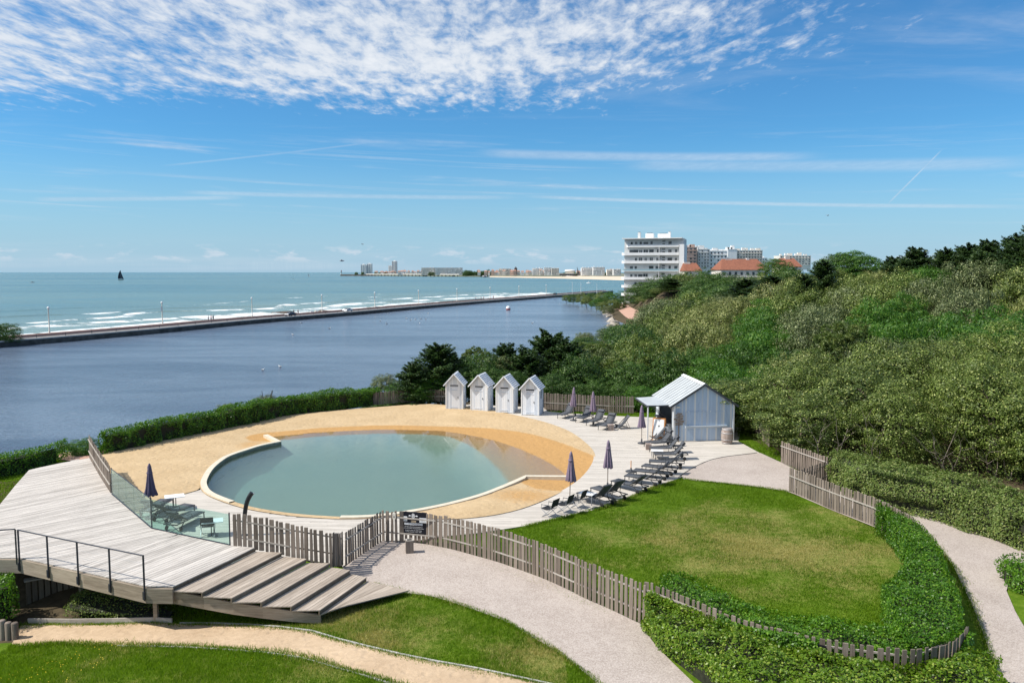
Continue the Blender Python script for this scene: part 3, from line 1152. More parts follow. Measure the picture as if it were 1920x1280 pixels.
PATH_UP = PGL([(40, 1172), (130, 1171), (250, 1169), (285, 1168), (350, 1171), (420, 1171), (500, 1176), (570, 1182), (610, 1194), (687, 1214), (787, 1237), (900, 1257), (1000, 1279), (1090, 1300), (1160, 1335)])
PATH_LO = PGL([(20, 1212), (110, 1206), (180, 1208), (234, 1210), (324, 1211), (432, 1217), (500, 1222), (577, 1234), (643, 1254), (733, 1279), (820, 1310), (870, 1335)])
PATH_UP_S = catmull(PATH_UP, 5)
PATH_LO_S = catmull(PATH_LO, 5)
SANDPATH = PATH_UP_S + list(reversed(PATH_LO_S))
LAWN_F = [p.copy() for p in PATH_UP_S] + list(reversed(PL([(640, 1075), (688, 1086), (767, 1108), (827, 1119), (877, 1137), (947, 1164), (997, 1194), (1047, 1224), (1110, 1274), (1175, 1335)])))
LAWN_B = [p.copy() for p in PATH_LO_S] + PL([(700, 1400), (-100, 1400), (-100, 1230)], -0.3)

POOL_HOLE = [W_C + (p - W_C) * 1.03 for p in WATER]


def make_ground():
    xs = np.unique(np.concatenate([np.arange(-700, -45, 28), np.arange(-45, 48, 0.45), np.arange(48, 110, 2.0), np.arange(110, 420, 14)]))
    ys = np.unique(np.concatenate([np.arange(-60, 14, 6.0), np.arange(14, 76, 0.45), np.arange(76, 150, 1.6), np.arange(150, 360, 4.0), np.arange(360, 900, 18)]))
    X, Y = np.meshgrid(xs, ys)
    Z = ground_z(X, Y)
    Z = Z + (vnoise(X, Y, 0.8, 1) - 0.5) * 0.05 - 0.02
    # keep the turf below decks and paths
    Z = np.where(inpoly(X, Y, DECK), np.minimum(Z, -0.14), Z)
    Z = np.where(inpoly(X, Y, SAND), np.minimum(Z, -0.75), Z)
    ny, nx = X.shape
    idx = np.arange(nx * ny).reshape(ny, nx)
    Fq = np.stack([idx[:-1, :-1], idx[:-1, 1:], idx[1:, 1:], idx[1:, :-1]], axis=-1).reshape(-1, 4)
    cx = (X[:-1, :-1] + X[1:, 1:]).ravel() / 2
    cy = (Y[:-1, :-1] + Y[1:, 1:]).ravel() / 2
    inner = inpoly(cx, cy, [W_C + (p - W_C) * 1.0 for p in WATER])
    Fq = Fq[~inner]
    V = np.column_stack([X.ravel(), Y.ravel(), Z.ravel()])
    soil_shade = np.maximum(hill_mask(X, Y), smooth01((3 - shore_sd(X, Y)) / 3.0)).ravel()
    soil_shade = np.maximum(soil_shade, smooth01((X.ravel() - 15.2) / 1.5) * smooth01((Y.ravel() - 30) / 4.0))
    walk_shade = inpoly(X.ravel(), Y.ravel(), [(-24, 42), (-32, 40), (-34, 24.6), (-15.5, 25.0), (-13, 25.3), (-11.7, 25.6), (-10.6, 25.4), (-9, 29), (-14, 31.5), (-22.5, 43)])
    soil_shade = np.maximum(soil_shade, walk_shade * 1.0)  # earth tone here also paints in the shade under and beside the boardwalk
    dry = dryness(X, Y).ravel()
    me = np_mesh('ground', V, Fq, M['ground'], True, {'soil_shade': soil_shade, 'dry': dry})
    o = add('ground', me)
    tag(o, kind='structure')


def dryness(X, Y):
    X = np.asarray(X, float)
    c = P(1450, 1020)
    d = np.exp(-(((X - c.x) / 8.0) ** 2 + ((Y - c.y) / 5.5) ** 2))
    v = 0.26 + 0.52 * d
    v = np.where(Y < 30, np.where(X < 1.5, 0.02 + 0.62 * vnoise(X, Y, 0.30, 5) + 0.22 * smooth01((X + 11) / 9.0), v), v)
    return v


make_ground()

# ---- sea, lake, quay line
QUAY_PIX = [(-260, 685), (-120, 668), (0, 651.5), (120, 641), (300, 624.5), (480, 606.5), (650, 592), (860, 572.5), (1040, 557.5)]
QUAY = [P(a, b, LAKE_Z) for a, b in QUAY_PIX]
QUAY = [Vector((p.x, p.y, 0)) for p in catmull(QUAY, 5)]
QD = (QUAY[-1] - QUAY[-10]).normalized()
QUAY_EXT = QUAY + [QUAY[-1] + QD * 60, QUAY[-1] + QD * 140]


def off_line(pts, d):
    out = []
    for i, p in enumerate(pts):
        t = (pts[min(i + 1, len(pts) - 1)] - pts[max(i - 1, 0)]).normalized()
        out.append(p + Vector((-t.y, t.x, 0)) * d)
    return out


def make_sea():
    # fine grid along the causeway with breakers, coarse far out
    base = resample(QUAY_EXT, 1.6)
    offs = np.concatenate([np.arange(9, 130, 1.0), np.arange(130, 190, 2.5), np.arange(190, 440, 10.0)])
    n, k = len(base), len(offs)
    nd = []
    for i in range(n):
        t = (base[min(i + 4, n - 1)] - base[max(i - 4, 0)]).normalized()
        nd.append((-t.y, t.x))
    nd = np.array(nd)
    B = np.array([(p.x, p.y) for p in base])
    X = B[:, None, 0] + nd[:, None, 0] * offs[None]
    Y = B[:, None, 1] + nd[:, None, 1] * offs[None]
    S = np.broadcast_to((np.arange(n) * 1.6)[:, None], X.shape)
    O = np.broadcast_to(offs[None], X.shape)
    foam = np.zeros(X.shape)
    Z = np.zeros(X.shape)
    lines = [(15, 5.0, 0.9, 0), (27, 7.5, 1.0, 1), (43, 8.0, 0.95, 2), (62, 7.0, 0.9, 3), (84, 5.0, 0.62, 4), (112, 3.5, 0.42, 5), (150, 3.0, 0.25, 6)]
    for c, w, amp, sd in lines:
        cen = c + (vnoise(S, O * 0, 0.022, sd) - 0.5) * c * 0.45 + (vnoise(S, O * 0, 0.11, sd + 9) - 0.5) * 3.0
        brk = vnoise(S, O * 0, 0.028, sd + 20) * 0.75 + vnoise(S, O * 0, 0.12, sd + 40) * 0.25
        on = smooth01((brk - (0.62 - amp * 0.36)) / 0.12)
        dd = O - cen
        front = np.where(dd > 0, np.exp(-(dd / (0.45 * w)) ** 2), np.exp(-(dd / (1.5 * w)) ** 2))
        foam = np.maximum(foam, front * on * (0.45 + 0.55 * amp))
        crest = np.exp(-(dd / 1.9) ** 2)
        Z += crest * (0.30 + 0.35 * (1 - on)) * (0.4 + 0.6 * amp)
    foam = np.maximum(foam, np.exp(-((O - 9) / 7.0) ** 2) * 0.52)
    foam = foam * (0.72 + 0.5 * vnoise(X, Y, 0.22, 3))
    silt = np.exp(-((O) / 110.0) ** 2) * 0.95
    edge = smooth01((O - 420) / -20.0)
    V = np.column_stack([X.ravel(), Y.ravel(), (SEA_Z + Z * edge).ravel()])
    idx = np.arange(n * k).reshape(n, k)
    Fq = np.stack([idx[:-1, :-1], idx[1:, :-1], idx[1:, 1:], idx[:-1, 1:]], axis=-1).reshape(-1, 4)
    # the open sea: one wide sheet just below
    big = np.array([(-26000, -2000, SEA_Z - .06), (26000, -2000, SEA_Z - .06), (26000, 42000, SEA_Z - .06), (-26000, 42000, SEA_Z - .06)])
    m = len(V)
    me = np_mesh('sea', np.vstack([V, big]), np.vstack([Fq, [[m, m + 1, m + 2, m + 3]]]), M['sea'], True,
                 {'foam': np.concatenate([foam.ravel(), np.zeros(4)]), 'silt': np.concatenate([silt.ravel(), np.zeros(4)])})
    tag(add('sea', me), kind='structure')


make_sea()


def make_lake():
    q = [(p.x, p.y) for p in QUAY_EXT[:-2]]
    poly = [(q[0][0], -40)] + q + [(80, 520), (80, -40)]
    mb = MB()
    mb.poly([(a, b, LAKE_Z) for a, b in reversed(poly)])
    o = mb.build('lake', M['lake'])
    me = o.data
    if me.polygons[0].normal.z < 0:
        me.flip_normals()
    tag(o, kind='structure')


make_lake()


# ---- terrace sheets
def z0(off):
    return lambda X, Y: ground_z(X, Y) + off


def _flat(off):
    return lambda X, Y: np.zeros_like(X) + off


_beachline = BEACH
_outer = SAND_WIDE + [SAND_WIDE[0]]


def beach_z(X, Y):
    d = dist_polyline(X, Y, _beachline)
    do = dist_polyline(X, Y, _outer)
    dc = dist_polyline(X, Y, COPING_S + [COPING_END])
    z = -0.118 + 0.022 * d + 0.055 * smooth01((d - 1.9 + (vnoise(X, Y, 0.5, 2) - .5)) / 0.5)
    z = np.minimum(z, 0.09)
    z = np.minimum(z, 0.03 + 0.05 * do)
    z = np.where(dc < 3.0, np.minimum(z, 0.03 + 0.04 * dc), z)
    z = np.where(dc < 0.45, np.minimum(z, 0.03), z)
    z = z + (vnoise(X, Y, 2.2, 4) - 0.5) * 0.035 * np.minimum(1, do)
    return z


def beach_wet(X, Y):
    d = dist_polyline(X, Y, _beachline)
    w = 1.0 - smooth01((d - .8 - 1.5 * smooth01((X + 6) / 8)) / 1.2)
    c1 = P(985, 930)
    c2 = P(470, 832)
    w = np.maximum(w, 0.55 * np.exp(-(((X - c1.x) / 3.2) ** 2 + ((Y - c1.y) / 2.6) ** 2)))
    w = np.maximum(w, 0.52 * np.exp(-(((X - c2.x) / 1.6) ** 2 + ((Y - c2.y) / 3.0) ** 2)))
    return w


region('sand_beach', SAND_WIDE, beach_z, 0.42, M['sand'], [WATER], attrs={'wet': beach_wet})


def bed_z(X, Y):
    d = dist_polyline(X, Y, _beachline)
    k = 1.0 - .68 * smooth01((X + 5) / 8.0)
    return -0.115 - np.minimum(1.25, k * (0.13 * d + 0.035 * d * d))


region('pool_bed', WATER, bed_z, 0.55, M['bed'], attrs={'wet': lambda X, Y: 1.0 - smooth01((dist_polyline(X, Y, _beachline) - 0.2 - 2.2 * smooth01((X + 5) / 8)) / (1.2 + 3.0 * smooth01((X + 5) / 8)))})


def make_pool():
    # masonry wall with its cream coping along the deep side
    mb = MB()
    line = COPING_S + [COPING_END]
    for a, b in zip(line[:-1], line[1:]):
        mb.poly([(a.x, a.y, 0.02), (b.x, b.y, 0.02), (b.x, b.y, -1.7), (a.x, a.y, -1.7)])
    o = mb.build('pool_wall', M['bed'])
    tag(o, 'submerged sandy wall round the deep side of the lagoon pool', 'pool wall')
    o['kind'] = 'structure'
    # coping
    inn = COPING_S + [COPING_END]
    out = offset_out(inn, 0.30 * COP_SIGN)
    mb = MB()
    for i in range(len(inn) - 1):
        a, b, c, d = inn[i], inn[i + 1], out[i + 1], out[i]
        z1 = 0.085
        # along the deck the coping is only a narrow nosing
        if P(430, 938).y > a.y and a.x < P(640, 969).x:
            z1 = -0.012
        mb.faces([(a.x, a.y, -.2), (b.x, b.y, -.2), (b.x, b.y, z1), (a.x, a.y, z1), (c.x, c.y, z1), (d.x, d.y, z1), (c.x, c.y, -.2), (d.x, d.y, -.2)],
                 [(0, 1, 2, 3), (3, 2, 4, 5), (5, 4, 6, 7)])
    o = mb.build('pool_coping', M['coping'])
    tag(o, kind='structure')
    # the water body, closed so that depth tints it
    wat = [W_C + (p - W_C) * 1.004 for p in WATER]
    mb = MB()
    n = len(wat)
    mb.prism([(p.x, p.y) for p in wat], -1.9, -0.12)
    o = mb.build('pool_water', M['pool'])
    bm = bmesh.new()
    bm.from_mesh(o.data)
    bmesh.ops.recalc_face_normals(bm, faces=bm.faces)
    bm.to_mesh(o.data)
    bm.free()
    tag(o, kind='structure')


make_pool()


def path_z(off, edge=0.0):
    def f(X, Y):
        return ground_z(X, Y) + off + (vnoise(X, Y, 0.6, 8) - .5) * 0.02
    return f


region('gravel_path', GRAVEL, path_z(0.035), 0.5, M['gravel'])
region('gravel_walk', GRAVEL_R, _flat(0.030), 0.6, M['gravel'])
region('sand_path', SANDPATH, path_z(0.025), 0.42, M['sandpath'], attrs={'wet': lambda X, Y: 0.3 * vnoise(X, Y, 0.7, 6)})
BRICKPATH = PL([(105, 862), (112, 850), (140, 848), (172, 856), (172, 862), (140, 866)])
region('pink_path', BRICKPATH, _flat(0.05), 0.5, M['pinkpath'], attrs={'wet': lambda X, Y: X * 0})
def _pp(px, py):
    z = -4.0
    p = P(px, py, z)
    return p
LAKEPATH = PL([(1146, 570), (1156, 579), (1170, 592), (1182, 602), (1224, 604), (1205, 593), (1185, 583), (1163, 570)], -4.0)


def lakepath_z(X, Y):
    return ground_z(X, Y) + 0.12


region('lakeside_path', LAKEPATH, lakepath_z, 2.0, M['pinkpath'], attrs={'wet': lambda X, Y: X * 0})


# ---- grass blades on the lawns near enough to show them
def poisson_in(poly, dens):
    xs = [p[0] for p in poly]
    ys = [p[1] for p in poly]
    A = (max(xs) - min(xs)) * (max(ys) - min(ys))
    n = int(A * dens)
    X = rng.uniform(min(xs), max(xs), n)
    Y = rng.uniform(min(ys), max(ys), n)
    k = inpoly(X, Y, poly)
    return X[k], Y[k]


def grass(name, poly, dens, h, w, label=None, holes=(), clumps=0.0):
    X, Y = poisson_in(poly, dens)
    d = np.hypot(X, Y)
    k = (Y > 15) & (np.abs(X) < Y * 0.70 + 2)
    for hpoly in holes:
        k &= ~inpoly(X, Y, hpoly)
    X, Y = X[k], Y[k]
    if clumps:
        X = X + (vnoise(X, Y, 3.0, 3) - .5) * clumps
    n = len(X)
    Z = ground_z(X, Y) - 0.025
    a = rng.uniform(0, 2 * np.pi, n)
    hh = h * rng.uniform(0.45, 1.25, n) * (0.55 + 0.9 * vnoise(X, Y, 0.9, 7))
    ww = w * rng.uniform(0.7, 1.3, n)
    lx = rng.normal(0, 0.5, n) * hh
    ly = rng.normal(0, 0.5, n) * hh
    dx, dy = np.cos(a) * ww, np.sin(a) * ww
    V = np.empty((n, 3, 3))
    V[:, 0] = np.column_stack([X - dx, Y - dy, Z])
    V[:, 1] = np.column_stack([X + dx, Y + dy, Z])
    V[:, 2] = np.column_stack([X + lx, Y + ly, Z + hh + 0.025])
    dr = np.repeat(dryness(X, Y), 3)
    me = np_mesh(name, V.reshape(-1, 3), np.arange(3 * n).reshape(-1, 3), M['grass'], False, {'dry': dr})
    o = add(name, me)
    tag(o, label, None, None, 'stuff')
    return n


grass('lawn_grass', LAWN_R, 850, 0.055, 0.011, 'worn green and straw coloured lawn inside the curved hedge')
grass('lawn_grass', LAWN_F, 1500, 0.065, 0.009, 'green lawn between the gravel path and the sand path')
grass('lawn_grass', LAWN_B, 1600, 0.085, 0.009, 'lush lawn with yellow flowers in front of the sand path')
STRIP1 = PL([(440, 801), (560, 778), (640, 770), (720, 764), (790, 759), (836, 758), (836, 750), (715, 756), (560, 773)])
STRIP2 = PL([(1025, 774), (1151, 779), (1219, 782), (1262, 784), (1262, 772), (1184, 772), (1025, 764)])
STRIP3 = PL([(1382, 826), (1426, 848), (1464, 868), (1466, 850), (1440, 832), (1396, 788), (1384, 788)])
STRIP4 = PL([(-60, 960), (0, 944), (55, 884), (112, 893), (140, 860), (112, 858), (0, 892), (-60, 900)])
for nm, pl in (('back_grass', STRIP1), ('back_grass', STRIP2), ('verge_grass', STRIP3), ('verge_grass', STRIP4)):
    grass(nm, pl, 350, 0.07, 0.018, {'back_grass': 'narrow grass strip along the rear picket fence', 'verge_grass': 'mown grass strip at the edge of the decking'}[nm])
# tufts along the foot of the front fence
VERGE = PL([(790, 1017), (850, 1029), (933, 1052), (1013, 1081), (1060, 1102), (1150, 1143), (1145, 1154), (1055, 1118), (1000, 1094), (900, 1058), (840, 1042), (785, 1030)])
grass('verge_grass', VERGE, 330, 0.06, 0.010, 'straggling dry grass tufts at the foot of the picket fence')


def flowers():
    pl = [p for p in LAWN_B]
    X, Y = poisson_in(pl, 9.0)
    k = (Y > 15) & (Y < 26) & (np.abs(X) < Y * .68) & (vnoise(X, Y, 0.5, 2) > 0.45)
    X, Y = X[k], Y[k]
    Z = ground_z(X, Y) + 0.09
    mb = MB()
    for x, y, z in zip(X, Y, Z):
        r = random.uniform(0.006, 0.014)
        mb.poly([(x + r * math.cos(a), y + r * math.sin(a), z + r * 0.5 * math.sin(a + x)) for a in [i * math.pi / 3 for i in range(6)]])
    o = mb.build('lawn_flowers', M['flower'])
    tag(o, 'small yellow flowers scattered over the front lawn', None, None, 'stuff')


flowers()


def edge_tufts(name, line, per_m, spread, h, label):
    """grass straggling over the edge between turf and a path"""
    pts = resample(line, .1)
    n = int(len(pts) * .1 * per_m)
    i = rng.integers(0, len(pts), n)
    P0 = np.array([(p.x, p.y) for p in pts])[i] + rng.normal(0, spread, (n, 2)) * (0.3 + vnoise(np.array([pts[k].x for k in i]), np.array([pts[k].y for k in i]), 1.3, 4))[:, None] * 1.6
    X, Y = P0[:, 0], P0[:, 1]
    Z = ground_z(X, Y)
    a = rng.uniform(0, 2 * np.pi, n)
    hh = h * rng.uniform(.5, 1.5, n)
    V = np.empty((n, 3, 3))
    w = .011
    V[:, 0] = np.column_stack([X - np.cos(a) * w, Y - np.sin(a) * w, Z])
    V[:, 1] = np.column_stack([X + np.cos(a) * w, Y + np.sin(a) * w, Z])
    V[:, 2] = np.column_stack([X + rng.normal(0, .5, n) * hh, Y + rng.normal(0, .5, n) * hh, Z + hh + .035])
    me = np_mesh(name, V.reshape(-1, 3), np.arange(3 * n).reshape(-1, 3), M['grass'], False, {'dry': np.repeat(.2 + .5 * rng.random(n), 3)})
    tag(add(name, me), label, None, None, 'stuff')


edge_tufts('edge_grass', PL([(700, 1088), (767, 1107), (827, 1118), (877, 1136), (947, 1163), (997, 1193), (1047, 1223), (1110, 1273), (1175, 1335)]), 420, .07, .06, 'ragged grass along the left edge of the gravel path')
edge_tufts('edge_grass', PL([(985, 986), (1060, 969), (1110, 957), (1150, 944), (1190, 929), (1222, 914.5), (1280, 898), (1330, 903.5), (1417, 912.5), (1479, 922)]), 300, .06, .05, 'ragged grass where the lawn meets decking and gravel walk')
edge_tufts('edge_grass', PATH_UP_S, 360, .07, .06, 'ragged grass along the upper edge of the sand path')
edge_tufts('edge_grass', PATH_LO_S, 420, .08, .07, 'ragged grass along the lower edge of the sand path')
edge_tufts('edge_grass', PL([(1868, 1262), (1848, 1200), (1825, 1140), (1788, 1062), (1740, 1004)]), 250, .08, .06, 'weeds along the foot of the hedge by the right walk')
# ------------------------------------------------------------------ decks: boards laid in rows
def line_hits(poly, c):
    """x positions where the horizontal line y=c crosses a closed polygon"""
    out = []
    n = len(poly)
    for i in range(n):
        x0, y0 = poly[i]
        x1, y1 = poly[(i + 1) % n]
        if (y0 > c) != (y1 > c):
            out.append(x0 + (c - y0) * (x1 - x0) / (y1 - y0))
    return out


def deck_rows(poly, angle, pitch, gap, minus=(), lmin=2.4, lmax=4.2, seed=1):
    """boards (as 4-point outlines in a frame turned by angle) that fill poly minus the other outlines"""
    rr = random.Random(seed)
    ca, sa = math.cos(-angle), math.sin(-angle)
    tf = lambda p: (p[0] * ca - p[1] * sa, p[0] * sa + p[1] * ca)
    pol = [tf(p) for p in poly]
    mns = [[tf(p) for p in m] for m in minus]

    def inside(x, y):
        a = bool(inpoly(np.array([x]), np.array([y]), pol)[0])
        return a and not any(bool(inpoly(np.array([x]), np.array([y]), m)[0]) for m in mns)

    def spans(c):
        h = sorted(set(sum([line_hits(q, c) for q in [pol] + mns], [])))
        out = []
        for a, b in zip(h[:-1], h[1:]):
            if b - a > 1e-4 and inside((a + b) / 2, c):
                if out and abs(out[-1][1] - a) < 1e-3:
                    out[-1][1] = b
                else:
                    out.append([a, b])
        return out
    ys = [p[1] for p in pol]
    y = min(ys)
    rows = []
    while y < max(ys):
        y0, y1 = y + gap / 2, y + pitch - gap / 2
        s0, s1, sm = spans(y0), spans(y1), spans((y0 + y1) / 2)
        if len(s0) == len(s1) == len(sm):
            pairs = [(a[0], a[1], b[0], b[1]) for a, b in zip(s0, s1)]
        else:
            pairs = [(a[0], a[1], a[0], a[1]) for a in sm]
        for a0, a1, b0, b1 in pairs:
            L = min(a1, b1) - max(a0, b0)
            cuts = []
            if L > lmax * 1.2:
                x = max(a0, b0) + rr.uniform(0.8, lmax)
                while x < min(a1, b1) - 0.8:
                    cuts.append(x)
                    x += rr.uniform(lmin, lmax)
            st0, st1 = a0, b0
            for x in cuts:
                rows.append([(st0, y0), (x - 0.003, y0), (x - 0.003, y1), (st1, y1)])
                st0 = st1 = x + 0.003
            rows.append([(st0, y0), (a1, y0), (b1, y1), (st1, y1)])
        y += pitch
    return rows


def pool_deck():
    # terrace decking round the lagoon: hundreds of boards too narrow to pick apart, one joined mesh
    sandhole = SAND
    wat = [W_C + (p - W_C) * 1.0 for p in WATER]
    poly = [(p.x, p.y) for p in DECK]
    holes = [[(p.x, p.y) for p in sandhole]]
    rows = deck_rows(poly, R(-3), 0.145, 0.007, holes, 2.5, 4.5, 3)
    mb = MB()
    for q in rows:
        dz = random.uniform(-.002, .002)
        mb.prism(q, -0.035, 0.0 + dz)
    o = mb.build('deck_boards', M['pooldeck'])
    o.rotation_euler = (0, 0, R(-3))
    tag(o, 'pale timber decking round the sandy lagoon pool', None, None, 'structure')
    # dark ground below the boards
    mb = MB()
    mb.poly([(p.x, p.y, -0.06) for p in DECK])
    rg = region('deck_underlay', DECK, _flat(-0.075), 1.5, M['dark_fill'], [SAND])


pool_deck()

# ------------------------------------------------------------------ the raised boardwalk with its steps
E_R = [P(480, 1026, .95), P(529, 1035, .80), P(575, 1047, .65), P(618, 1055, .50), P(657, 1068, .35), P(688, 1081, .20)]
E_L = [P(324, 1099, .95), P(380, 1109.5, .80), P(435, 1120, .65), P(491, 1128, .50), P(547, 1136, .35), P(600, 1143, .20)]


def v2(p):
    return (p[0], p[1])


PLATFORM = [P(168, 858, .95), P(210, 925, .95), P(285, 990, .95), P(432, 1022, .95), E_R[0], E_L[0], P(275, 1098, .95), P(158, 1071.5, .95), P(40, 1045, .95), P(-60, 1045, .95),
            P(-140, 1040, .95), P(-120, 1000, .95), P(0, 945, .95), P(30, 908, .95), P(55, 880, .95), P(140, 862, .95)]


def clip_half(poly, a, b, side):
    """part of poly on one side of the line a-b"""
    out = []
    d = lambda p: side * ((b[0] - a[0]) * (p[1] - a[1]) - (b[1] - a[1]) * (p[0] - a[0]))
    n = len(poly)
    for i in range(n):
        p, q = poly[i], poly[(i + 1) % n]
        dp, dq = d(p), d(q)
        if dp >= 0:
            out.append(p)
        if (dp > 0) != (dq > 0) and abs(dp - dq) > 1e-9:
            t = dp / (dp - dq)
            out.append((p[0] + (q[0] - p[0]) * t, p[1] + (q[1] - p[1]) * t))
    return out


def boardwalk():
    t = thing('boardwalk', 'raised grey timber boardwalk curving down to the steps', 'boardwalk', (0, 0, 0))
    poly = [v2(p) for p in PLATFORM]
    j1a, j1b = v2(P(216, 1039, .95)), v2(P(316, 1007, .95))        # joint between the two fields of boards
    j0a, j0b = v2(P(20, 985, .95)), v2(P(240, 938, .95))
    right = clip_half(poly, j1a, j1b, -1)
    left = clip_half(poly, j1a, j1b, 1)
    mid = clip_half(left, j0a, j0b, -1)
    far = clip_half(left, j0a, j0b, 1)
    ang = lambda a, b: math.atan2(b[1] - a[1], b[0] - a[0])
    a_r = math.atan2(E_R[0].y - E_L[0].y, E_R[0].x - E_L[0].x)
    n = 0
    for pg, an, sd in ((right, a_r - R(4), 5), (mid, ang(j1a, j1b) - R(15), 6), (far, ang(j0a, j0b) + R(2), 7)):
        rows = deck_rows(pg, an, 0.165, 0.015, (), 4.0, 7.0, sd)
        for q in rows:
            cx = sum(p[0] for p in q) / 4
            cy = sum(p[1] for p in q) / 4
            mb = MB()
            mb.prism([(p[0] - cx, p[1] - cy) for p in q], -0.034, 0.0)
            ca, sa = math.cos(an), math.sin(an)
            mb.build('plank', M['deck'], t, loc=(cx * ca - cy * sa, cx * sa + cy * ca, PLAT_Z + random.uniform(-.002, .002)), rot=(0, 0, an))
            n += 1
    # edge beams
    def fascia(a, b, z1, z0, w=0.09, nm='edge_beam', mat='beam'):
        mb = MB()
        a, b = Vector((a[0], a[1], 0)), Vector((b[0], b[1], 0))
        L = (b - a).length
        mb.box((0, 0, 0), (L, w, z1 - z0))
        mb.build(nm, M[mat], t, loc=((a.x + b.x) / 2, (a.y + b.y) / 2, (z0 + z1) / 2), rot=(0, 0, math.atan2(b.y - a.y, b.x - a.x)))
    e = [P(-60, 1045, .95), P(40, 1046, .95), P(158, 1072.5, .95), P(275, 1099.5, .95), P(324, 1100.5, .95)]
    for a, b in zip(e[:-1], e[1:]):
        fascia(a, b, .905, .42)
    # joists and the dark underside boarding
    mb = MB()
    und = [v2(p) for p in PLATFORM]
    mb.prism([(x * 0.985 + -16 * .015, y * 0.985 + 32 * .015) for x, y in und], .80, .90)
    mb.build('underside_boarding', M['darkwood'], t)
    for a, b, c in ((P(275, 1099, .95), 0, 0), (P(160, 1073, .95), 0, 0)):
        pass
    pp = P(286, 1106, .55)
    mb = MB()
    mb.box((0, 0, 0), (.13, .13, 1.5))
    mb.build('support_post', M['beam'], t, loc=(pp.x + .03, pp.y + .12, -.22))
    for q in ((150, 1050), (230, 1030), (120, 980), (330, 1060)):
        c = P(q[0], q[1], .6)
        mb = MB()
        mb.box((0, 0, 0), (.14, .14, 2.2))
        mb.build('support_post', M['beam'], t, loc=(c.x, c.y, -.30))
    return t


boardwalk()


def steps():
    t = thing('wooden_steps', 'six broad timber steps descending from the boardwalk to the gravel', 'steps', (0, 0, 0))
    lastR = [E_R[5], P(712, 1089, .06), P(767, 1106, .05)]
    for k in range(6):
        z = .80 - .15 * k
        if k < 5:
            a0, a1 = E_L[k], E_R[k]
            b0, b1 = E_L[k + 1], E_R[k + 1]
        else:
            a0, a1 = E_L[5], E_R[5]
            b0, b1 = P(640, 1137, .05), P(767, 1106, .05)
        a0, a1, b0, b1 = [Vector((p.x, p.y, 0)) for p in (a0, a1, b0, b1)]
        # bring the inner edge under the riser above
        N = 6
        for i in range(N):
            f0, f1 = i / N, (i + 1) / N
            p = [a0.lerp(b0, f0), a1.lerp(b1, f0), a1.lerp(b1, f1), a0.lerp(b0, f1)]
            c = sum(p, Vector()) / 4
            an = math.atan2((p[1] - p[0]).y, (p[1] - p[0]).x)
            Mi = Matrix.Rotation(-an, 3, 'Z')
            q = [(Mi @ (v - c)) for v in p]
            g = 0.005
            q = [(q[0].x, q[0].y - g), (q[1].x, q[1].y - g), (q[2].x, q[2].y + g), (q[3].x, q[3].y + g)]
            mb = MB()
            mb.prism(q, -.035, 0)
            mb.build('tread_plank', M['tread'], t, loc=(c.x, c.y, z + random.uniform(-.002, .002)), rot=(0, 0, an))
        # riser below the outer edge
        if k < 5:
            mb = MB()
            d = (b1 - b0)
            inn = (a0 - b0).normalized() * 0.035
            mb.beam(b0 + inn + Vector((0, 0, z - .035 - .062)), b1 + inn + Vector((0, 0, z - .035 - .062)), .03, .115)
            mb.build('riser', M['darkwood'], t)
    # riser of the platform edge
    mb = MB()
    inn = Vector((-.03, 0.0, 0))
    a, b = E_L[0], E_R[0]
    mb.beam(Vector((a.x, a.y, .857)) + inn, Vector((b.x, b.y, .857)) + inn, .03, .11)
    mb.build('riser', M['darkwood'], t)
    # stringer along the low front end
    top = [P(277, 1101, .93)] + [Vector((p.x, p.y, p.z - .05)) for p in E_L[0:6]]
    zt = [.90, .76, .60, .45, .30, .15, .0]
    zb = [.42, .34, .20, .06, -.08, -.20, -.30]
    mb = MB()
    for i in range(len(top) - 1):
        a, b = top[i], top[i + 1]
        mb.faces([(a.x, a.y + .08, zb[i]), (b.x, b.y + .08, zb[i + 1]), (b.x, b.y + .08, zt[i + 1]), (a.x, a.y + .08, zt[i]),
                  (a.x, a.y + .17, zb[i]), (b.x, b.y + .17, zb[i + 1]), (b.x, b.y + .17, zt[i + 1]), (a.x, a.y + .17, zt[i])],
                 [(0, 1, 2, 3), (7, 6, 5, 4), (3, 2, 6, 7), (4, 5, 1, 0)])
    mb.build('stringer', M['beam'], t)


steps()


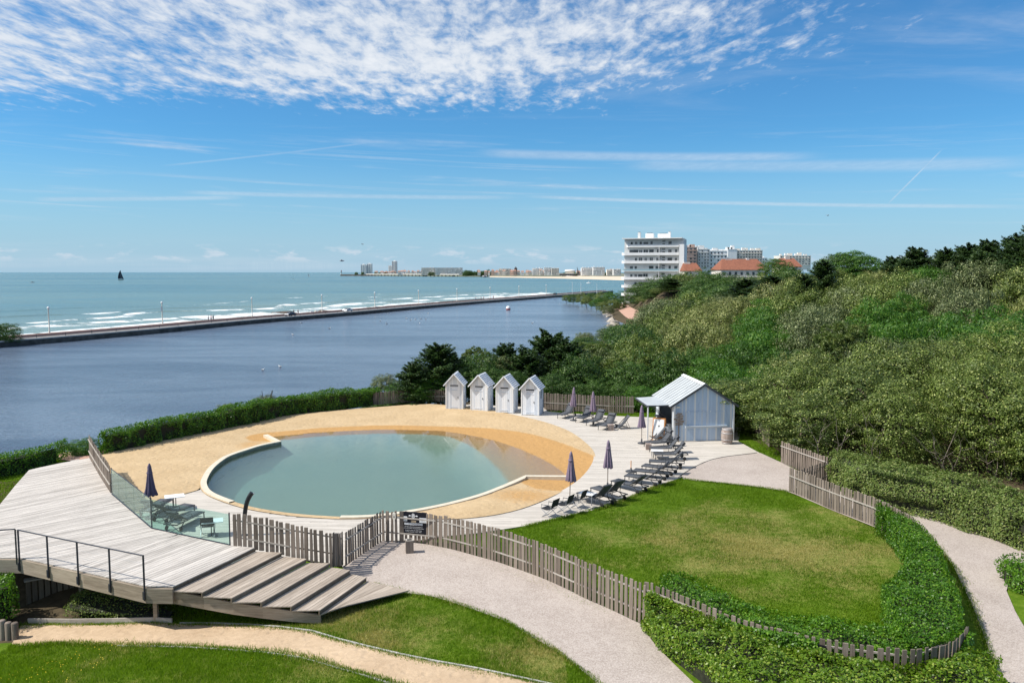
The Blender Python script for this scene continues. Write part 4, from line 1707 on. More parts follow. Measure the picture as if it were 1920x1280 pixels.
def under_bridge():
    # board revetment in the dark below the walk, its capping plank in the light
    a, b = P(42, 1166, -1.0), P(112, 1168, -0.9)
    t = thing('revetment_wall', 'dark vertical board wall with capping plank below the boardwalk', 'retaining wall', (0, 0, 0))
    pts = [P(46, 1090, -.05), P(106, 1079, -.05), P(150, 1072, 0.0), P(215, 1060, 0.0)]
    n = 0
    for p, q in zip(pts[:-1], pts[1:]):
        L = (q - p).length
        k = max(2, int(L / .17))
        for i in range(k):
            c = p.lerp(q, (i + .5) / k)
            mb = MB()
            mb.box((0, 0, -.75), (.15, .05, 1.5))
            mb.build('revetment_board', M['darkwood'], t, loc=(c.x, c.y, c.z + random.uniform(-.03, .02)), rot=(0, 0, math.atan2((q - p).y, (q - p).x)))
    mb = MB()
    mb.beam(pts[0] + Vector((0, -.03, .05)), pts[1] + Vector((0, -.03, .05)), .28, .05)
    mb.build('capping_plank', M['rail'], t)
    # low timber edging of the sand path
    e = thing('path_edging', 'low pale timber board edging the sand path below the boardwalk', 'edging', (0, 0, 0))
    ed = PGL([(52, 1170), (130, 1171), (210, 1170), (285, 1168), (322, 1170)])
    for p, q in zip(ed[:-1], ed[1:]):
        mb = MB()
        mb.beam(p + Vector((0, .05, .02)), q + Vector((0, .05, .02)), .05, .34)
        mb.build('edging_board', M['rail'], e)
    up = [p for p in PATH_UP_S if p.x > ed[-1].x]
    up = resample(up, 1.2)
    for p, q in zip(up[:-1], up[1:]):
        mb = MB()
        mb.beam(p + Vector((0, .05, .01)), q + Vector((0, .05, .01)), .06, .10)
        mb.build('edging_board', M['concrete'], e)
    e2 = thing('path_edging', 'thin timber edging between the sand path and the flowery front lawn', 'edging', (0, 0, 0))
    lo = resample([p for p in PATH_LO_S if p.x > P(170, 1208).x], 1.3)
    for p, q in zip(lo[:-1], lo[1:]):
        mb = MB()
        mb.beam(p + Vector((0, -.04, .0)), q + Vector((0, -.04, .0)), .05, .07)
        mb.build('edging_board', M['concrete'], e2)
    # short upright logs
    t2 = thing('log_palisade', 'short upright weathered logs at the edge of the front lawn', 'palisade', (0, 0, 0))
    for px in (-22, -8, 6, 17, 29):
        c = Pg(px, 1198)
        mb = MB()
        r = .105
        h = .62 + random.uniform(-.05, .05)
        mb.lathe([(r, -.3), (r, h - .02), (r * .85, h), (0.0001, h + .004)], n=10)
        mb.build('log', M['fence'], t2, loc=(c.x, c.y, c.z))


under_bridge()


# ------------------------------------------------------------------ picket fences of rough boards
BOARD_W = [.105, .13, .155, .18]
BOARDS = []
for _w in BOARD_W:
    for _k in range(2):
        rr = random.Random(int(_w * 1000) + _k)
        mb = MB()
        hw, ht = _w / 2, .014
        j = [rr.uniform(-.02, .02) for _ in range(6)]
        lo = [(-hw, -ht, 0), (hw, -ht, 0), (hw, ht, 0), (-hw, ht, 0)]
        m1 = [(-hw + j[0] * .3, -ht, .5), (hw + j[1] * .3, -ht, .5), (hw + j[1] * .3, ht, .5), (-hw + j[0] * .3, ht, .5)]
        hi = [(-hw + .008, -ht, .985 + j[2] * .3), (hw - .008, -ht, .985 + j[3] * .3), (hw - .008, ht, .99 + j[3] * .3), (-hw + .008, ht, .99 + j[2] * .3)]
        tp = [(-hw + .02, 0, 1.0 + j[2] * .3), (hw - .02, 0, 1.0 + j[3] * .3)]
        vs = lo + m1 + hi + tp
        fs = [(3, 2, 1, 0)]
        for b in (0, 4):
            fs += [(b + i, b + (i + 1) % 4, b + 4 + (i + 1) % 4, b + 4 + i) for i in range(4)]
        fs += [(8, 9, 13, 12), (10, 11, 12, 13), (9, 10, 13), (11, 8, 12)]
        mb.faces(vs, fs)
        BOARDS.append((_w, mb.mesh('board', M['fence'])))


def fence(label, path, h, group=None, gap=.055, rails=(.30, .80), rail_side=1, seed=1, name='picket_fence', rail_mat='rail', wsel=None, zb=None, hfun=None, post_every=2.2):
    """boards stand along path (points carry their ground height); rails on one face"""
    rr = random.Random(seed)
    path = [Vector(p) for p in path]
    t = thing(name, label, 'fence', (0, 0, 0), 0, group)
    L = [0]
    for a, b in zip(path[:-1], path[1:]):
        L.append(L[-1] + (Vector((b.x, b.y, 0)) - Vector((a.x, a.y, 0))).length)

    def at(s):
        s = max(0, min(L[-1] - 1e-6, s))
        for i in range(len(path) - 1):
            if s <= L[i + 1]:
                f = (s - L[i]) / max(1e-6, L[i + 1] - L[i])
                d = path[i + 1] - path[i]
                return path[i].lerp(path[i + 1], f), math.atan2(d.y, d.x)
        return path[-1], 0
    s = .02
    while s < L[-1] - .05:
        w, me = rr.choice(BOARDS if wsel is None else [b for b in BOARDS if b[0] in wsel])
        c, a = at(s + w / 2)
        hh = (h if hfun is None else hfun((s + w / 2) / L[-1])) + rr.uniform(-.03, .03)
        add('fence_board', me, t, (c.x, c.y, c.z), (rr.uniform(-.012, .012), rr.uniform(-.018, .018), a + rr.uniform(-.04, .04)), (1, 1, hh))
        s += w + gap * rr.uniform(.6, 1.5)
    for rz in rails:
        n = max(1, int(L[-1] / 2.2))
        for i in range(n):
            c0, a0 = at(L[-1] * i / n)
            c1, a1 = at(L[-1] * (i + 1) / n - .01)
            nx = Vector((-math.sin(a0), math.cos(a0), 0)) * (.034 * rail_side)
            hz0 = rz * (h if hfun is None else hfun(i / n))
            hz1 = rz * (h if hfun is None else hfun((i + 1) / n))
            mb = MB()
            mb.beam(c0 + nx + Vector((0, 0, hz0)), c1 + nx + Vector((0, 0, hz1)), .036, .05)
            mb.build('rail', M[rail_mat], t)
    return t, at, L[-1]


def V3(p, z):
    return Vector((p[0], p[1], z))


# left of the boardwalk, along the beach
fence('short run of pale boards between boardwalk and golden sand', [P(168, 858, .95), P(188, 893, .95), P(208, 924, .95)], 1.28, seed=3, gap=.035, rail_side=-1)
# beside the steps: the heads step down with the treads
FS = [V3(P(437, 1023, .95), .92), V3(E_R[0] + Vector((.12, .12, 0)), .80), V3(E_R[1] + Vector((.05, .12, 0)), .65), V3(E_R[2] + Vector((.05, .12, 0)), .50), V3(E_R[3] + Vector((.05, .12, 0)), .3), V3(P(643, 1060, 0), 0.02)]
fence('weathered board fence stepping down beside the timber steps', FS, 1.26, seed=4, gap=.05, rail_side=1)
# gate leaf seen from its dark side
GATE = [P(647, 1061, .02), P(672, 1043, .02), P(695, 1028, .02), P(716, 1014.5, .02)]
gate_t, gate_at, gate_L = fence('backlit board gate between steps fence and corner by the sign', GATE, 1.27, seed=5, gap=.075, rail_side=-1, name='picket_gate', wsel=(.105, .13))
FRONT = catmull(PL([(716, 1014), (740, 1016.5), (760, 1016.5), (790, 1018), (810, 1022), (850, 1030), (893, 1042), (933, 1053), (973, 1067), (1013, 1082), (1060, 1103), (1100, 1123), (1140, 1140), (1210, 1171.5)], 0.02), 3)
front_t, front_at, front_L = fence('long curved front picket fence carrying the black sign board', FRONT, 1.30, seed=6, gap=.055, rail_side=1)
HEDGED = catmull([V3(P(a, b, 1.22), 0.02) for a, b in [(1208, 1093), (1232, 1099), (1300, 1126), (1400, 1165), (1500, 1191), (1600, 1208), (1700, 1218), (1768, 1212), (1803, 1192), (1816, 1174)]], 4)
hedged_t, hedged_at, hedged_L = fence('picket fence overgrown by the low hedges on both sides', HEDGED, 1.24, seed=7, gap=.06, rail_side=1)
# rear fences
fence('dark rear picket fence between hedge and first beach hut', catmull(PL([(700, 758), (715, 758), (760, 754), (800, 753), (838, 753)]), 3), 1.05, seed=8, gap=.045, rails=(.45,), rail_side=-1)
fence('rear picket fence between last beach hut and blue striped shed', catmull(PL([(1020, 767), (1060, 769.5), (1110, 772), (1150, 774), (1190, 775)]), 3), 1.32, seed=9, gap=.05, rails=(.42,), rail_side=-1)
fence('shaded picket fence behind the blue shed under the oaks', catmull(PL([(1384, 776), (1400, 795), (1420, 815), (1442, 838)]), 3), 1.2, seed=10, gap=.05, rails=(.45, .85), rail_side=1)
fence('weathered fence run in front of the oak thicket beside the gravel', PL([(1464, 867), (1490, 877), (1520, 889), (1553, 902)]), 1.27, seed=11, gap=.05, rails=(.78,), rail_side=-1)
fence('open fence gate leaf joining the two fence runs by the gravel', PL([(1492, 926), (1510, 921), (1530, 914), (1551, 904)], 0.03), 1.2, seed=12, gap=.09, rails=(.82, .3), rail_side=-1, name='picket_gate')
fence('picket fence on the dry lawn with pale rail ending at the hedge', catmull(PL([(1479, 921), (1520, 938), (1560, 956), (1600, 971), (1646, 990), (1690, 1014), (1712, 1030)]), 3), 1.26, seed=13, gap=.045, rails=(.66,), rail_side=-1)


# sign board and plaques fixed to the fence
def text_mesh(s, size, mat, align='CENTER'):
    cu = bpy.data.curves.new('text', 'FONT')
    cu.body = s
    cu.size = size
    cu.align_x = align
    cu.align_y = 'CENTER'
    cu.extrude = 0.001
    cu.resolution_u = 2
    o = bpy.data.objects.new('tmp', cu)
    COL.objects.link(o)
    dg = bpy.context.evaluated_depsgraph_get()
    me = bpy.data.meshes.new_from_object(o.evaluated_get(dg))
    bpy.data.objects.remove(o)
    me.materials.clear()
    me.materials.append(mat)
    return me


def sign():
    # board corners: on the outer face of the fence
    a = P(750.5, 1016, 0)
    c0, an = front_at(0)
    w, h = 1.15, .92
    l = P(750, 1016)
    r = P(803, 1020)
    an = math.atan2(r.y - l.y, r.x - l.x)
    c = (l + r) / 2
    nrm = Vector((math.sin(an), -math.cos(an), 0))
    c = c + nrm * .05
    t = thing('pool_rules_sign', 'black rules sign with white print on the front fence', 'sign', (c.x, c.y, .86), an)
    mb = MB()
    mb.box((0, 0, 0), (w, .025, h))
    mb.build('sign_panel', M['signblack'], t)

    def put(nm, me, x, z, y=-.0145):
        add(nm, me, t, (x, y, z), (R(90), 0, 0))

    def rect(nm, x, z, ww, hh, mat, y=-.0145):
        mb = MB()
        mb.box((0, 0, 0), (ww, .003, hh))
        add(nm, mb.mesh(nm, M[mat]), t, (x, y, z))
    rect('notice_card', -.41, .165, .30, .20, 'ink_white')
    rect('notice_card', .41, .14, .30, .20, 'ink_white')
    rect('tan_label', .01, .055, .21, .10, 'ink_tan')
    for i in range(7):
        rect('pictogram', -.33 + i * .112, -.035, .098, .09, 'ink_white')
        mb = MB()
        mb.lathe([(.0, -.001), (.022, 0), (.022, .002), (0, .003)], n=10)
        add('pictogram_mark', mb.mesh('pictogram_mark', M['ink_grey']), t, (-.33 + i * .112, -.0165, -.035), (R(90), 0, 0))
    # oval emblem with two small wings
    mb = MB()
    mb.lathe([(.072, 0), (.072, .004), (.058, .005), (.058, .0)], n=24, squash=(1, 1.35))
    add('emblem_ring', mb.mesh('emblem_ring', M['ink_white']), t, (0, -.0135, .30), (R(90), 0, 0))
    mb = MB()
    mb.lathe([(.02, 0), (.028, .004), (.0, .005)], n=12, squash=(.7, 2.0))
    add('emblem_figure', mb.mesh('emblem_figure', M['ink_white']), t, (0, -.0135, .29), (R(90), 0, 0))
    for s in (-1, 1):
        mb = MB()
        mb.lathe([(.055, 0), (.05, .004), (0, .005)], n=16, squash=(1, .5))
        add('emblem_wing', mb.mesh('emblem_wing', M['ink_white']), t, (s * .145, -.0135, .295), (R(90), 0, 0))
    for k, (s, z, sz) in enumerate((("Les enfants doivent être accompagnés et", -.155, .046), ("restent sous l'entière responsabilité des parents", -.215, .046),
                                    ("Surveillance assurée de 11h00 à 18h30", -.30, .045), ("Ouverture du bassin : 10h00 - 19h30", -.36, .045), ("Thalasso & Spa", .155, .034))):
        add('lettering', text_mesh(s, sz, M['ink_white']), t, (0, -.0145, z), (R(90), 0, 0))
    for x, z, s in ((-.53, .215, 'Bassin'), (-.53, .165, 'eau de mer'), (-.53, .115, 'surveillance'), (.29, .19, 'Douche'), (.29, .14, 'obligatoire'), (.29, .09, 'avant le bain')):
        add('lettering', text_mesh(s, .045, M['ink_grey'], 'LEFT'), t, (x + .01, -.0170, z), (R(90), 0, 0))
    # plaques
    for lab, atf, L, s, z, w_, h_, side in (
            ('small black plaque on the backlit gate, nearer the corner', gate_at, gate_L, .66, 1.02, .24, .15, 1), ('small black plaque low on the backlit gate nearer the steps', gate_at, gate_L, .36, 1.06, .26, .10, 1),
            ('black plaque with white line on the hedged fence', hedged_at, hedged_L, .52, 1.0, .50, .20, 1)):
        c, a = atf(L * s)
        n = Vector((math.sin(a), -math.cos(a), 0)) * (.05 * side)
        mb = MB()
        mb.box((0, 0, 0), (w_, .02, h_))
        o = mb.build('fence_plaque', M['signblack'], None, loc=(c.x + n.x, c.y + n.y, z), rot=(0, 0, a))
        tag(o, lab, 'plaque')
        if w_ > .3:
            mb = MB()
            mb.box((0, -.0125, .02), (.40, .004, .022))
            mb.build('white_line', M['ink_white'], o)
    c, a = front_at(.55)
    mb = MB()
    mb.box((0, 0, 0), (.13, .03, .24))
    o = mb.build('notice_box', M['cream'], None, loc=(c.x + .02, c.y - .05, 1.14), rot=(0, 0, a))
    tag(o, 'small cream box with a dark keyhole on the corner fence post', 'box')
    mb = MB()
    mb.box((0, -.017, -.03), (.035, .006, .07))
    mb.build('keyhole', M['black'], o)


sign()


def ash_post():
    c = P(768, 1036)
    t = thing('ash_post', 'short square timber bin post standing on the gravel by the fence', 'bin', (c.x, c.y, .035), R(12))
    mb = MB()
    for (x, y, w, d) in ((0, -.11, .30, .05), (0, .11, .30, .05), (-.125, 0, .05, .17), (.125, 0, .05, .17)):
        mb.box((x, y, .24), (w, d, .48))
    mb.build('timber_case', M['fence'], t)
    mb = MB()
    mb.box((0, 0, .36), (.2, .17, .02))
    mb.build('ash_tray', M['black'], t)
    mb = MB()
    for (x, y, w, d) in ((0, -.11, .31, .06), (0, .11, .31, .06), (-.125, 0, .06, .16), (.125, 0, .06, .16)):
        mb.box((x, y, .49), (w, d, .022))
    mb.build('top_frame', M['rail'], t)


ash_post()


# ------------------------------------------------------------------ railing and glass balustrade of the boardwalk
def railing():
    t = thing('boardwalk_railing', 'slim dark metal railing with wires along the boardwalk edge', 'railing', (0, 0, 0))
    foot = [P(38, 1046, .95), P(92, 1058.5, .95), P(148, 1071, .95), P(208, 1084.5, .95), P(272, 1099, .95)]
    for p in foot:
        mb = MB()
        mb.box((0, 0, .30), (.035, .05, 1.5))
        mb.box((0, -.035, -.28), (.09, .03, .26))
        mb.build('post', M['railmetal'], t, loc=(p.x, p.y - .05, .95), rot=(0, 0, R(-30)))
    mb = MB()
    tops = [Vector((p.x, p.y - .05, 1.99)) for p in foot]
    mb.tube(tops, .024, 8)
    mb.build('top_rail', M['railmetal'], t)
    mb = MB()
    for h in (1.2, 1.45, 1.72):
        mb.tube([Vector((p.x, p.y - .05, h)) for p in foot], .0035, 4)
    mb.build('wire', M['steel'], t)
    t2 = thing('boardwalk_railing', 'second dark metal railing leaving the frame at the left edge of the boardwalk', 'railing', (0, 0, 0))
    foot = [P(33, 1047, .95), P(-40, 1045, .95), P(-110, 1043, .95)]
    foot = [foot[0] + Vector((-.05, .03, 0)), foot[0] + Vector((-1.6, -.35, 0)), foot[0] + Vector((-3.2, -.7, 0))]
    for p in foot:
        mb = MB()
        mb.box((0, 0, .42), (.035, .05, 1.26))
        mb.build('post', M['railmetal'], t2, loc=(p.x, p.y, .95))
    mb = MB()
    mb.tube([Vector((p.x, p.y, 2.01)) for p in foot], .024, 8)
    mb.build('top_rail', M['railmetal'], t2)
    mb = MB()
    for h in (1.2, 1.45, 1.72):
        mb.tube([Vector((p.x, p.y, h)) for p in foot], .0035, 4)
    mb.build('wire', M['steel'], t2)


railing()


def glass_balustrade():
    t = thing('glass_balustrade', 'green tinted glass balustrade on the inner edge of the boardwalk', 'balustrade', (0, 0, 0))
    a, b, c = P(210, 926, .95), P(284.5, 990, .95), P(431, 1021.5, .95)

    def run(p, q, n, nm):
        for i in range(n):
            s, e = p.lerp(q, i / n), p.lerp(q, (i + 1) / n)
            d = (e - s)
            L = d.length - .02
            mb = MB()
            mb.box((0, 0, 0), (L, .012, 1.14))
            m = (s + e) / 2
            mb.build('glass_pane', M['glasspane'], t, loc=(m.x, m.y, .95 + .60), rot=(0, 0, math.atan2(d.y, d.x)))
        mb = MB()
        mb.beam(p + Vector((0, 0, .015)), q + Vector((0, 0, .015)), .05, .03)
        mb.build('floor_channel', M['railmetal'], t)
    run(a, b, 5, 'l')
    run(b, c, 3, 'r')
    mb = MB()
    mb.beam(a + Vector((0, 0, 1.185)), b + Vector((0, 0, 1.185)), .03, .02)
    mb.build('top_rail', M['railmetal'], t)
    for p in (a, b, c):
        mb = MB()
        mb.box((0, 0, .60), (.04, .04, 1.24))
        mb.build('post', M['railmetal'], t, loc=(p.x, p.y + .02, .95))


glass_balustrade()


def shower():
    c = P(458, 1003, 0)
    t = thing('outdoor_shower', 'curved black outdoor shower column behind the steps fence', 'shower', (c.x, c.y, 0), R(15))
    mb = MB()
    pts = [(0, 0, 0), (0.02, 0, .6), (.06, 0, 1.0), (.13, 0, 1.35), (.24, 0, 1.62), (.36, 0, 1.80)]
    pts = catmull([Vector(p) for p in pts], 4)
    mb.tube(pts, [.085 + .015 * i / len(pts) for i in range(len(pts))], 14)
    mb.build('column', M['black'], t)
    mb = MB()
    mb.lathe([(.06, 0), (.06, .02), (.02, .03)], n=14)
    add('shower_head', mb.mesh('shower_head', M['steel']), t, (.405, 0, 1.765), (0, R(150), 0))
    mb = MB()
    mb.lathe([(.16, 0), (.16, .02), (.09, .03)], n=16)
    mb.build('base_plate', M['anthracite'], t)


shower()
# ------------------------------------------------------------------ four beach huts
def hut(label, px0, px1, seed, extra=False):
    """px0, px1: foot of the front, left and right, in the photograph (standing on z=0)"""
    rr = random.Random(seed)
    a, b = P(*px0), P(*px1)
    W, D, H, PK = 1.42, 1.55, 2.10, 2.90
    an = math.atan2(b.y - a.y, b.x - a.x)
    c = (a + b) / 2
    t = thing('beach_hut', label, 'beach hut', (c.x, c.y, 0), an, 'white beach huts in a row behind the sand')
    hw = W / 2
    slope = lambda x: H + (PK - H) * (1 - abs(x) / hw)
    # front: boards with a door opening; x to the right, y back
    n = 11
    bw = W / n
    dx0, dx1, dz = -.36, .36, 1.86
    for i in range(n):
        x0, x1 = -hw + i * bw, -hw + (i + 1) * bw
        mid = (x0 + x1) / 2
        zb = 2.02 if dx0 < mid < dx1 else .03
        mat = M['hutwhite'] if rr.random() < .6 else M['hutgrey']
        mb = MB()
        g = .004
        xs = [x0 + g, x1 - g]
        pts = [(xs[0], slope(xs[0])), (xs[1], slope(xs[1]))]
        if x0 < 0 < x1:
            pts = [(xs[0], slope(xs[0])), (0, PK), (xs[1], slope(xs[1]))]
        pr = [(xs[0], zb), (xs[1], zb)] + [(p[0], p[1] - .02) for p in reversed(pts)]
        th = .018 + rr.uniform(0, .006)
        lo = [(p[0], -th, p[1]) for p in pr]
        hi = [(p[0], 0, p[1]) for p in pr]
        k = len(pr)
        mb.faces(lo + hi, [tuple(range(k)), tuple(reversed(range(k, 2 * k)))] + [(j, k + j, k + (j + 1) % k, (j + 1) % k) for j in range(k)])
        mb.build('front_board', mat, t)
    # corner trims
    for s in (-1, 1):
        mb = MB()
        mb.box((s * (hw - .045), -.032, H / 2), (.09, .02, H - .06))
        mb.build('corner_trim', M['white'], t)
    # the dark vent above the door
    mb = MB()
    mb.box((0, .02, 1.965), (.72, .02, .09))
    mb.build('vent_slot', M['black'], t)
    mb = MB()
    mb.box((0, -.012, 1.895), (.76, .03, .05))
    mb.build('door_lintel', M['hutwhite'], t)
    # door
    dt = add('door', None, t)
    mb = MB()
    mb.box((0, .012, .95), (.70, .02, 1.80))
    bpy.data.objects.remove(dt)
    dt = mb.build('door', M['hutwhite'], t)
    for i in range(5):
        mb = MB()
        w = .70 / 5
        mb.box((-.35 + (i + .5) * w, -.006, .95), (w - .008, .018, 1.78))
        mb.build('door_board', M['hutwhite'] if rr.random() < .65 else M['hutgrey'], dt)
    for z in (1.62, .22):
        mb = MB()
        mb.box((-.04, -.024, z), (.58, .016, .07))
        mb.build('hinge_strap', M['hutgrey'], dt)
    mb = MB()
    mb.box((.30, -.035, 1.02), (.03, .03, .15))
    mb.build('door_handle', M['trimdark'], dt)
    # sides and back
    m = 11
    for s in (-1, 1):
        for i in range(m):
            y0 = D * i / m
            mb = MB()
            th = .016 + rr.uniform(0, .008)
            mb.box((s * (hw - .008 + th / 2 * 0), y0 + D / m / 2, H / 2 - .02), (th + .012, D / m - .008, H - .06))
            mb.build('side_board', M['hutwhite'] if rr.random() < .45 else M['hutgrey'], t)
    mb = MB()
    k = [(-hw, .03), (hw, .03), (hw, H), (0, PK - .02), (-hw, H)]
    mb.faces([(p[0], D - .02, p[1]) for p in k] + [(p[0], D, p[1]) for p in k], [(4, 3, 2, 1, 0), (5, 6, 7, 8, 9)] + [(j, (j + 1) % 5, 5 + (j + 1) % 5, 5 + j) for j in range(5)])
    mb.build('back_wall', M['hutgrey'], t)
    mb = MB()
    mb.box((0, D / 2, .035), (W - .06, D - .06, .05))
    mb.build('floor_board', M['tread'], t)
    # roof: boards laid along the ridge, each lapping the one below
    ov = .20
    sl = math.atan2(PK - H, hw)
    Ls = hw / math.cos(sl) + ov
    nb = 8
    for s in (-1, 1):
        for i in range(nb):
            d0 = Ls * i / nb
            d1 = Ls * (i + 1) / nb
            w = (d1 - d0)
            dm = (d0 + d1) / 2
            cx = s * dm * math.cos(sl)
            cz = PK + .045 - dm * math.sin(sl)
            mb = MB()
            mb.box((0, 0, 0), (w - .030, D + .42, .022))
            mb.build('roof_board', M['hutroof'], t, loc=(cx, D / 2 - .03, cz), rot=(0, s * (sl - .25), 0))
        mb = MB()
        dm = Ls / 2
        mb.box((s * dm * math.cos(sl), D / 2 - .03, PK + .012 - dm * math.sin(sl)), (Ls - .02, D + .38, .014), M=Matrix.Rotation(s * sl, 3, 'Y'))
        mb.build('roof_underlay', M['trimdark'], t)
        mb = MB()
        mb.box((s * dm * math.cos(sl), -.245, PK + .018 - dm * math.sin(sl)), (Ls, .025, .09), M=Matrix.Rotation(s * sl, 3, 'Y'))
        mb.build('barge_board', M['hutwhite'], t)
    if extra:
        # open slats and a shower pipe on the right side of the last hut
        for i in range(5):
            mb = MB()
            mb.box((hw + .03, .62, 1.32 + i * .15), (.03, .22, .09))
            mb.build('slat', M['trimdark'], t)
        mb = MB()
        mb.tube([(hw + .05, 1.35, 0.02), (hw + .05, 1.35, 1.95)], .02, 8)
        mb.build('pipe', M['steel'], t)
    mb = MB()
    mb.box((-hw - .05, .25, 1.25), (.10, .05, .05))
    mb.build('tap', M['steel'], t)
    return t


hut('white beach hut farthest left in the row, nearest the lake', (835.5, 768), (868.5, 768.5), 1)
hut('second white beach hut, right of the one at the end near the lake', (881.7, 770), (915, 771.5), 2)
hut('third white beach hut, just left of the one with dark slats on its side', (929, 773.4), (963, 774.8), 3)
hut('white beach hut at the right end, dark slats on its side wall', (977, 777.5), (1011, 779), 4, True)


# ------------------------------------------------------------------ the blue striped bar shed
def shed():
    rr = random.Random(21)
    fl, fr = P(1263, 827), P(1376, 826.5)
    W = (fr - fl).length
    an = math.atan2(fr.y - fl.y, fr.x - fl.x) + R(3)
    t = thing('beach_bar_shed', 'blue and white striped timber bar shed with pale metal roof', 'shed', (fl.x, fl.y, 0), an)
    D, H, PK = 4.6, 2.42, 3.68
    hw = W / 2
    zs = lambda x: H + (PK - H) * (1 - abs(x - hw) / hw)
    # gable boards
    pattern = 'w b b b g b w b b b b p b b b g b b p b b b b w b b g p b b b w b'.split()
    n = 33
    bw = W / n
    pal = {'w': 'paint_pale', 'b': 'paint_blue', 'g': 'paint_grey', 'p': 'paint_pale'}
    for i in range(n):
        x0, x1 = i * bw + .003, (i + 1) * bw - .003
        pts = [(x0, .02), (x1, .02)]
        if x0 < hw < x1:
            pts += [(x1, zs(x1)), (hw, PK), (x0, zs(x0))]
        else:
            pts += [(x1, zs(x1)), (x0, zs(x0))]
        k = len(pts)
        th = .02 + rr.uniform(0, .006)
        mb = MB()
        mb.faces([(p[0], -th, p[1]) for p in pts] + [(p[0], 0, p[1]) for p in pts],
                 [tuple(range(k)), tuple(reversed(range(k, 2 * k)))] + [(j, k + j, k + (j + 1) % k, (j + 1) % k) for j in range(k)])
        mb.build('gable_board', M[pal[pattern[i]]], t)
    # side wall facing the pool with the serving hatch opening
    y0o, y1o, zo = .55, 3.7, 1.05
    m = 34
    for i in range(m):
        ya, yb = D * i / m + .003, D * (i + 1) / m - .003
        mid = (ya + yb) / 2
        segs = [(.02, H)] if not (y0o < mid < y1o) else [(.02, zo)]
        for za, zb in segs:
            mb = MB()
            mb.box((.0, mid, (za + zb) / 2), (.024, yb - ya, zb - za))
            mb.build('side_board', M['paint_pale' if rr.random() < .45 else 'paint_grey'], t)
    for i in range(17):
        mb = MB()
        mb.box((W, D * (i + .5) / 17, H / 2), (.024, D / 17 - .005, H - .04))
        mb.build('side_board', M['paint_blue' if i % 3 else 'paint_pale'], t)
    mb = MB()
    k = [(0, .02), (W, .02), (W, H), (hw, PK), (0, H)]
    mb.faces([(p[0], D - .03, p[1]) for p in k] + [(p[0], D, p[1]) for p in k], [(4, 3, 2, 1, 0), (5, 6, 7, 8, 9)] + [(j, (j + 1) % 5, 5 + (j + 1) % 5, 5 + j) for j in range(5)])
    mb.build('back_wall', M['paint_grey'], t)
    mb = MB()
    mb.box((.9, D / 2, .02), (1.7, D - .1, .03))
    mb.build('floor_board', M['tread'], t)
    mb = MB()
    mb.box((-.10, (y0o + y1o) / 2, zo + .025), (.5, y1o - y0o + .1, .05))
    mb.build('counter_top', M['trimdark'], t)
    mb = MB()
    mb.box((1.75, (y0o + y1o) / 2, 1.5), (.04, y1o - y0o + .4, 1.7))
    mb.build('inner_shelf_wall', M['paint_pale'], t)
    # white corner posts
    for x in (0, W):
        mb = MB()
        mb.box((x, -.032, H / 2), (.10, .05, H))
        mb.build('corner_trim', M['white'], t)
    # roof
    ov, oy = .34, .16
    sl = math.atan2(PK - H, hw)
    Ls = hw / math.cos(sl) + ov
    npan = 9
    for s in (-1, 1):
        for i in range(npan):
            ya = -oy + (D + 2 * oy) * i / npan
            yb = -oy + (D + 2 * oy) * (i + 1) / npan
            dm = Ls / 2
            mb = MB()
            Mx = Matrix.Rotation(s * sl, 3, 'Y')
            mb.box((hw + s * dm * math.cos(sl), (ya + yb) / 2, PK + .055 - dm * math.sin(sl)), (Ls, yb - ya - .022, .03), M=Mx)
            mb.box((hw + s * dm * math.cos(sl), ya + .02, PK + .082 - dm * math.sin(sl)), (Ls, .03, .035), M=Mx)
            mb.build('roof_panel', M['metalroof'], t)
        mb = MB()
        Mx = Matrix.Rotation(s * sl, 3, 'Y')
        dm = Ls / 2
        mb.box((hw + s * dm * math.cos(sl), D / 2, PK + .022 - dm * math.sin(sl)), (Ls - .01, D + 2 * oy - .02, .028), M=Mx)
        mb.box((hw + s * dm * math.cos(sl), -oy - .012, PK + .03 - dm * math.sin(sl)), (Ls, .024, .13), M=Mx)
        mb.box((hw + s * (Ls + .005) * math.cos(sl), D / 2, PK + .03 - (Ls + .005) * math.sin(sl)), (.03, D + 2 * oy, .10), M=Mx)
        mb.build('roof_edge', M['trimdark'], t)
    mb = MB()
    for s in (-1, 1):
        mb.box((hw + s * .09, D / 2, PK + .075), (.20, D + 2 * oy + .01, .012), M=Matrix.Rotation(s * sl, 3, 'Y'))
    mb.build('ridge_cap', M['white'], t)
    # two big shutters on the gable
    for xa, xb in ((.78, 2.13), (2.22, 3.50)):
        sh = None
        mb = MB()
        fw = .025
        y = -.035
        mb.box(((xa + xb) / 2, y, 1.94), (xb - xa, .02, fw))
        for x in (xa, xb):
            mb.box((x, y, 1.47), (fw, .018, .92))
        sh = mb.build('shutter', M['paint_blue'], t)
        mb = MB()
        mb.box(((xa + xb) / 2, y - .03, .94), (xb - xa + .06, .09, .12))
        mb.box(((xa + xb) / 2, y - .055, 1.01), (xb - xa + .06, .14, .02))
        mb.build('ledge', M['paint_grey'], sh)
        for x in (xa + .18, xb - .18):
            mb = MB()
            mb.box((x, y - .02, 1.96), (.06, .04, .05))
            mb.build('hinge', M['white'], sh)
    # raised hatch over the serving side
    ha = add('hatch', None, t)
    bpy.data.objects.remove(ha)
    mb = MB()
    ang = R(-3)
    L = 1.62
    for i in range(7):
        ya = .35 + 3.5 * i / 7
        mb.box((-L / 2 - .05, ya + .25, 2.31), (L, .495, .035), M=Matrix.Rotation(ang, 3, 'Y'))
    hatch = mb.build('hatch', M['metalroof'], t)
    mb = MB()
    mb.box((-L - .05, 2.1, 2.25), (.05, 3.55, .09))
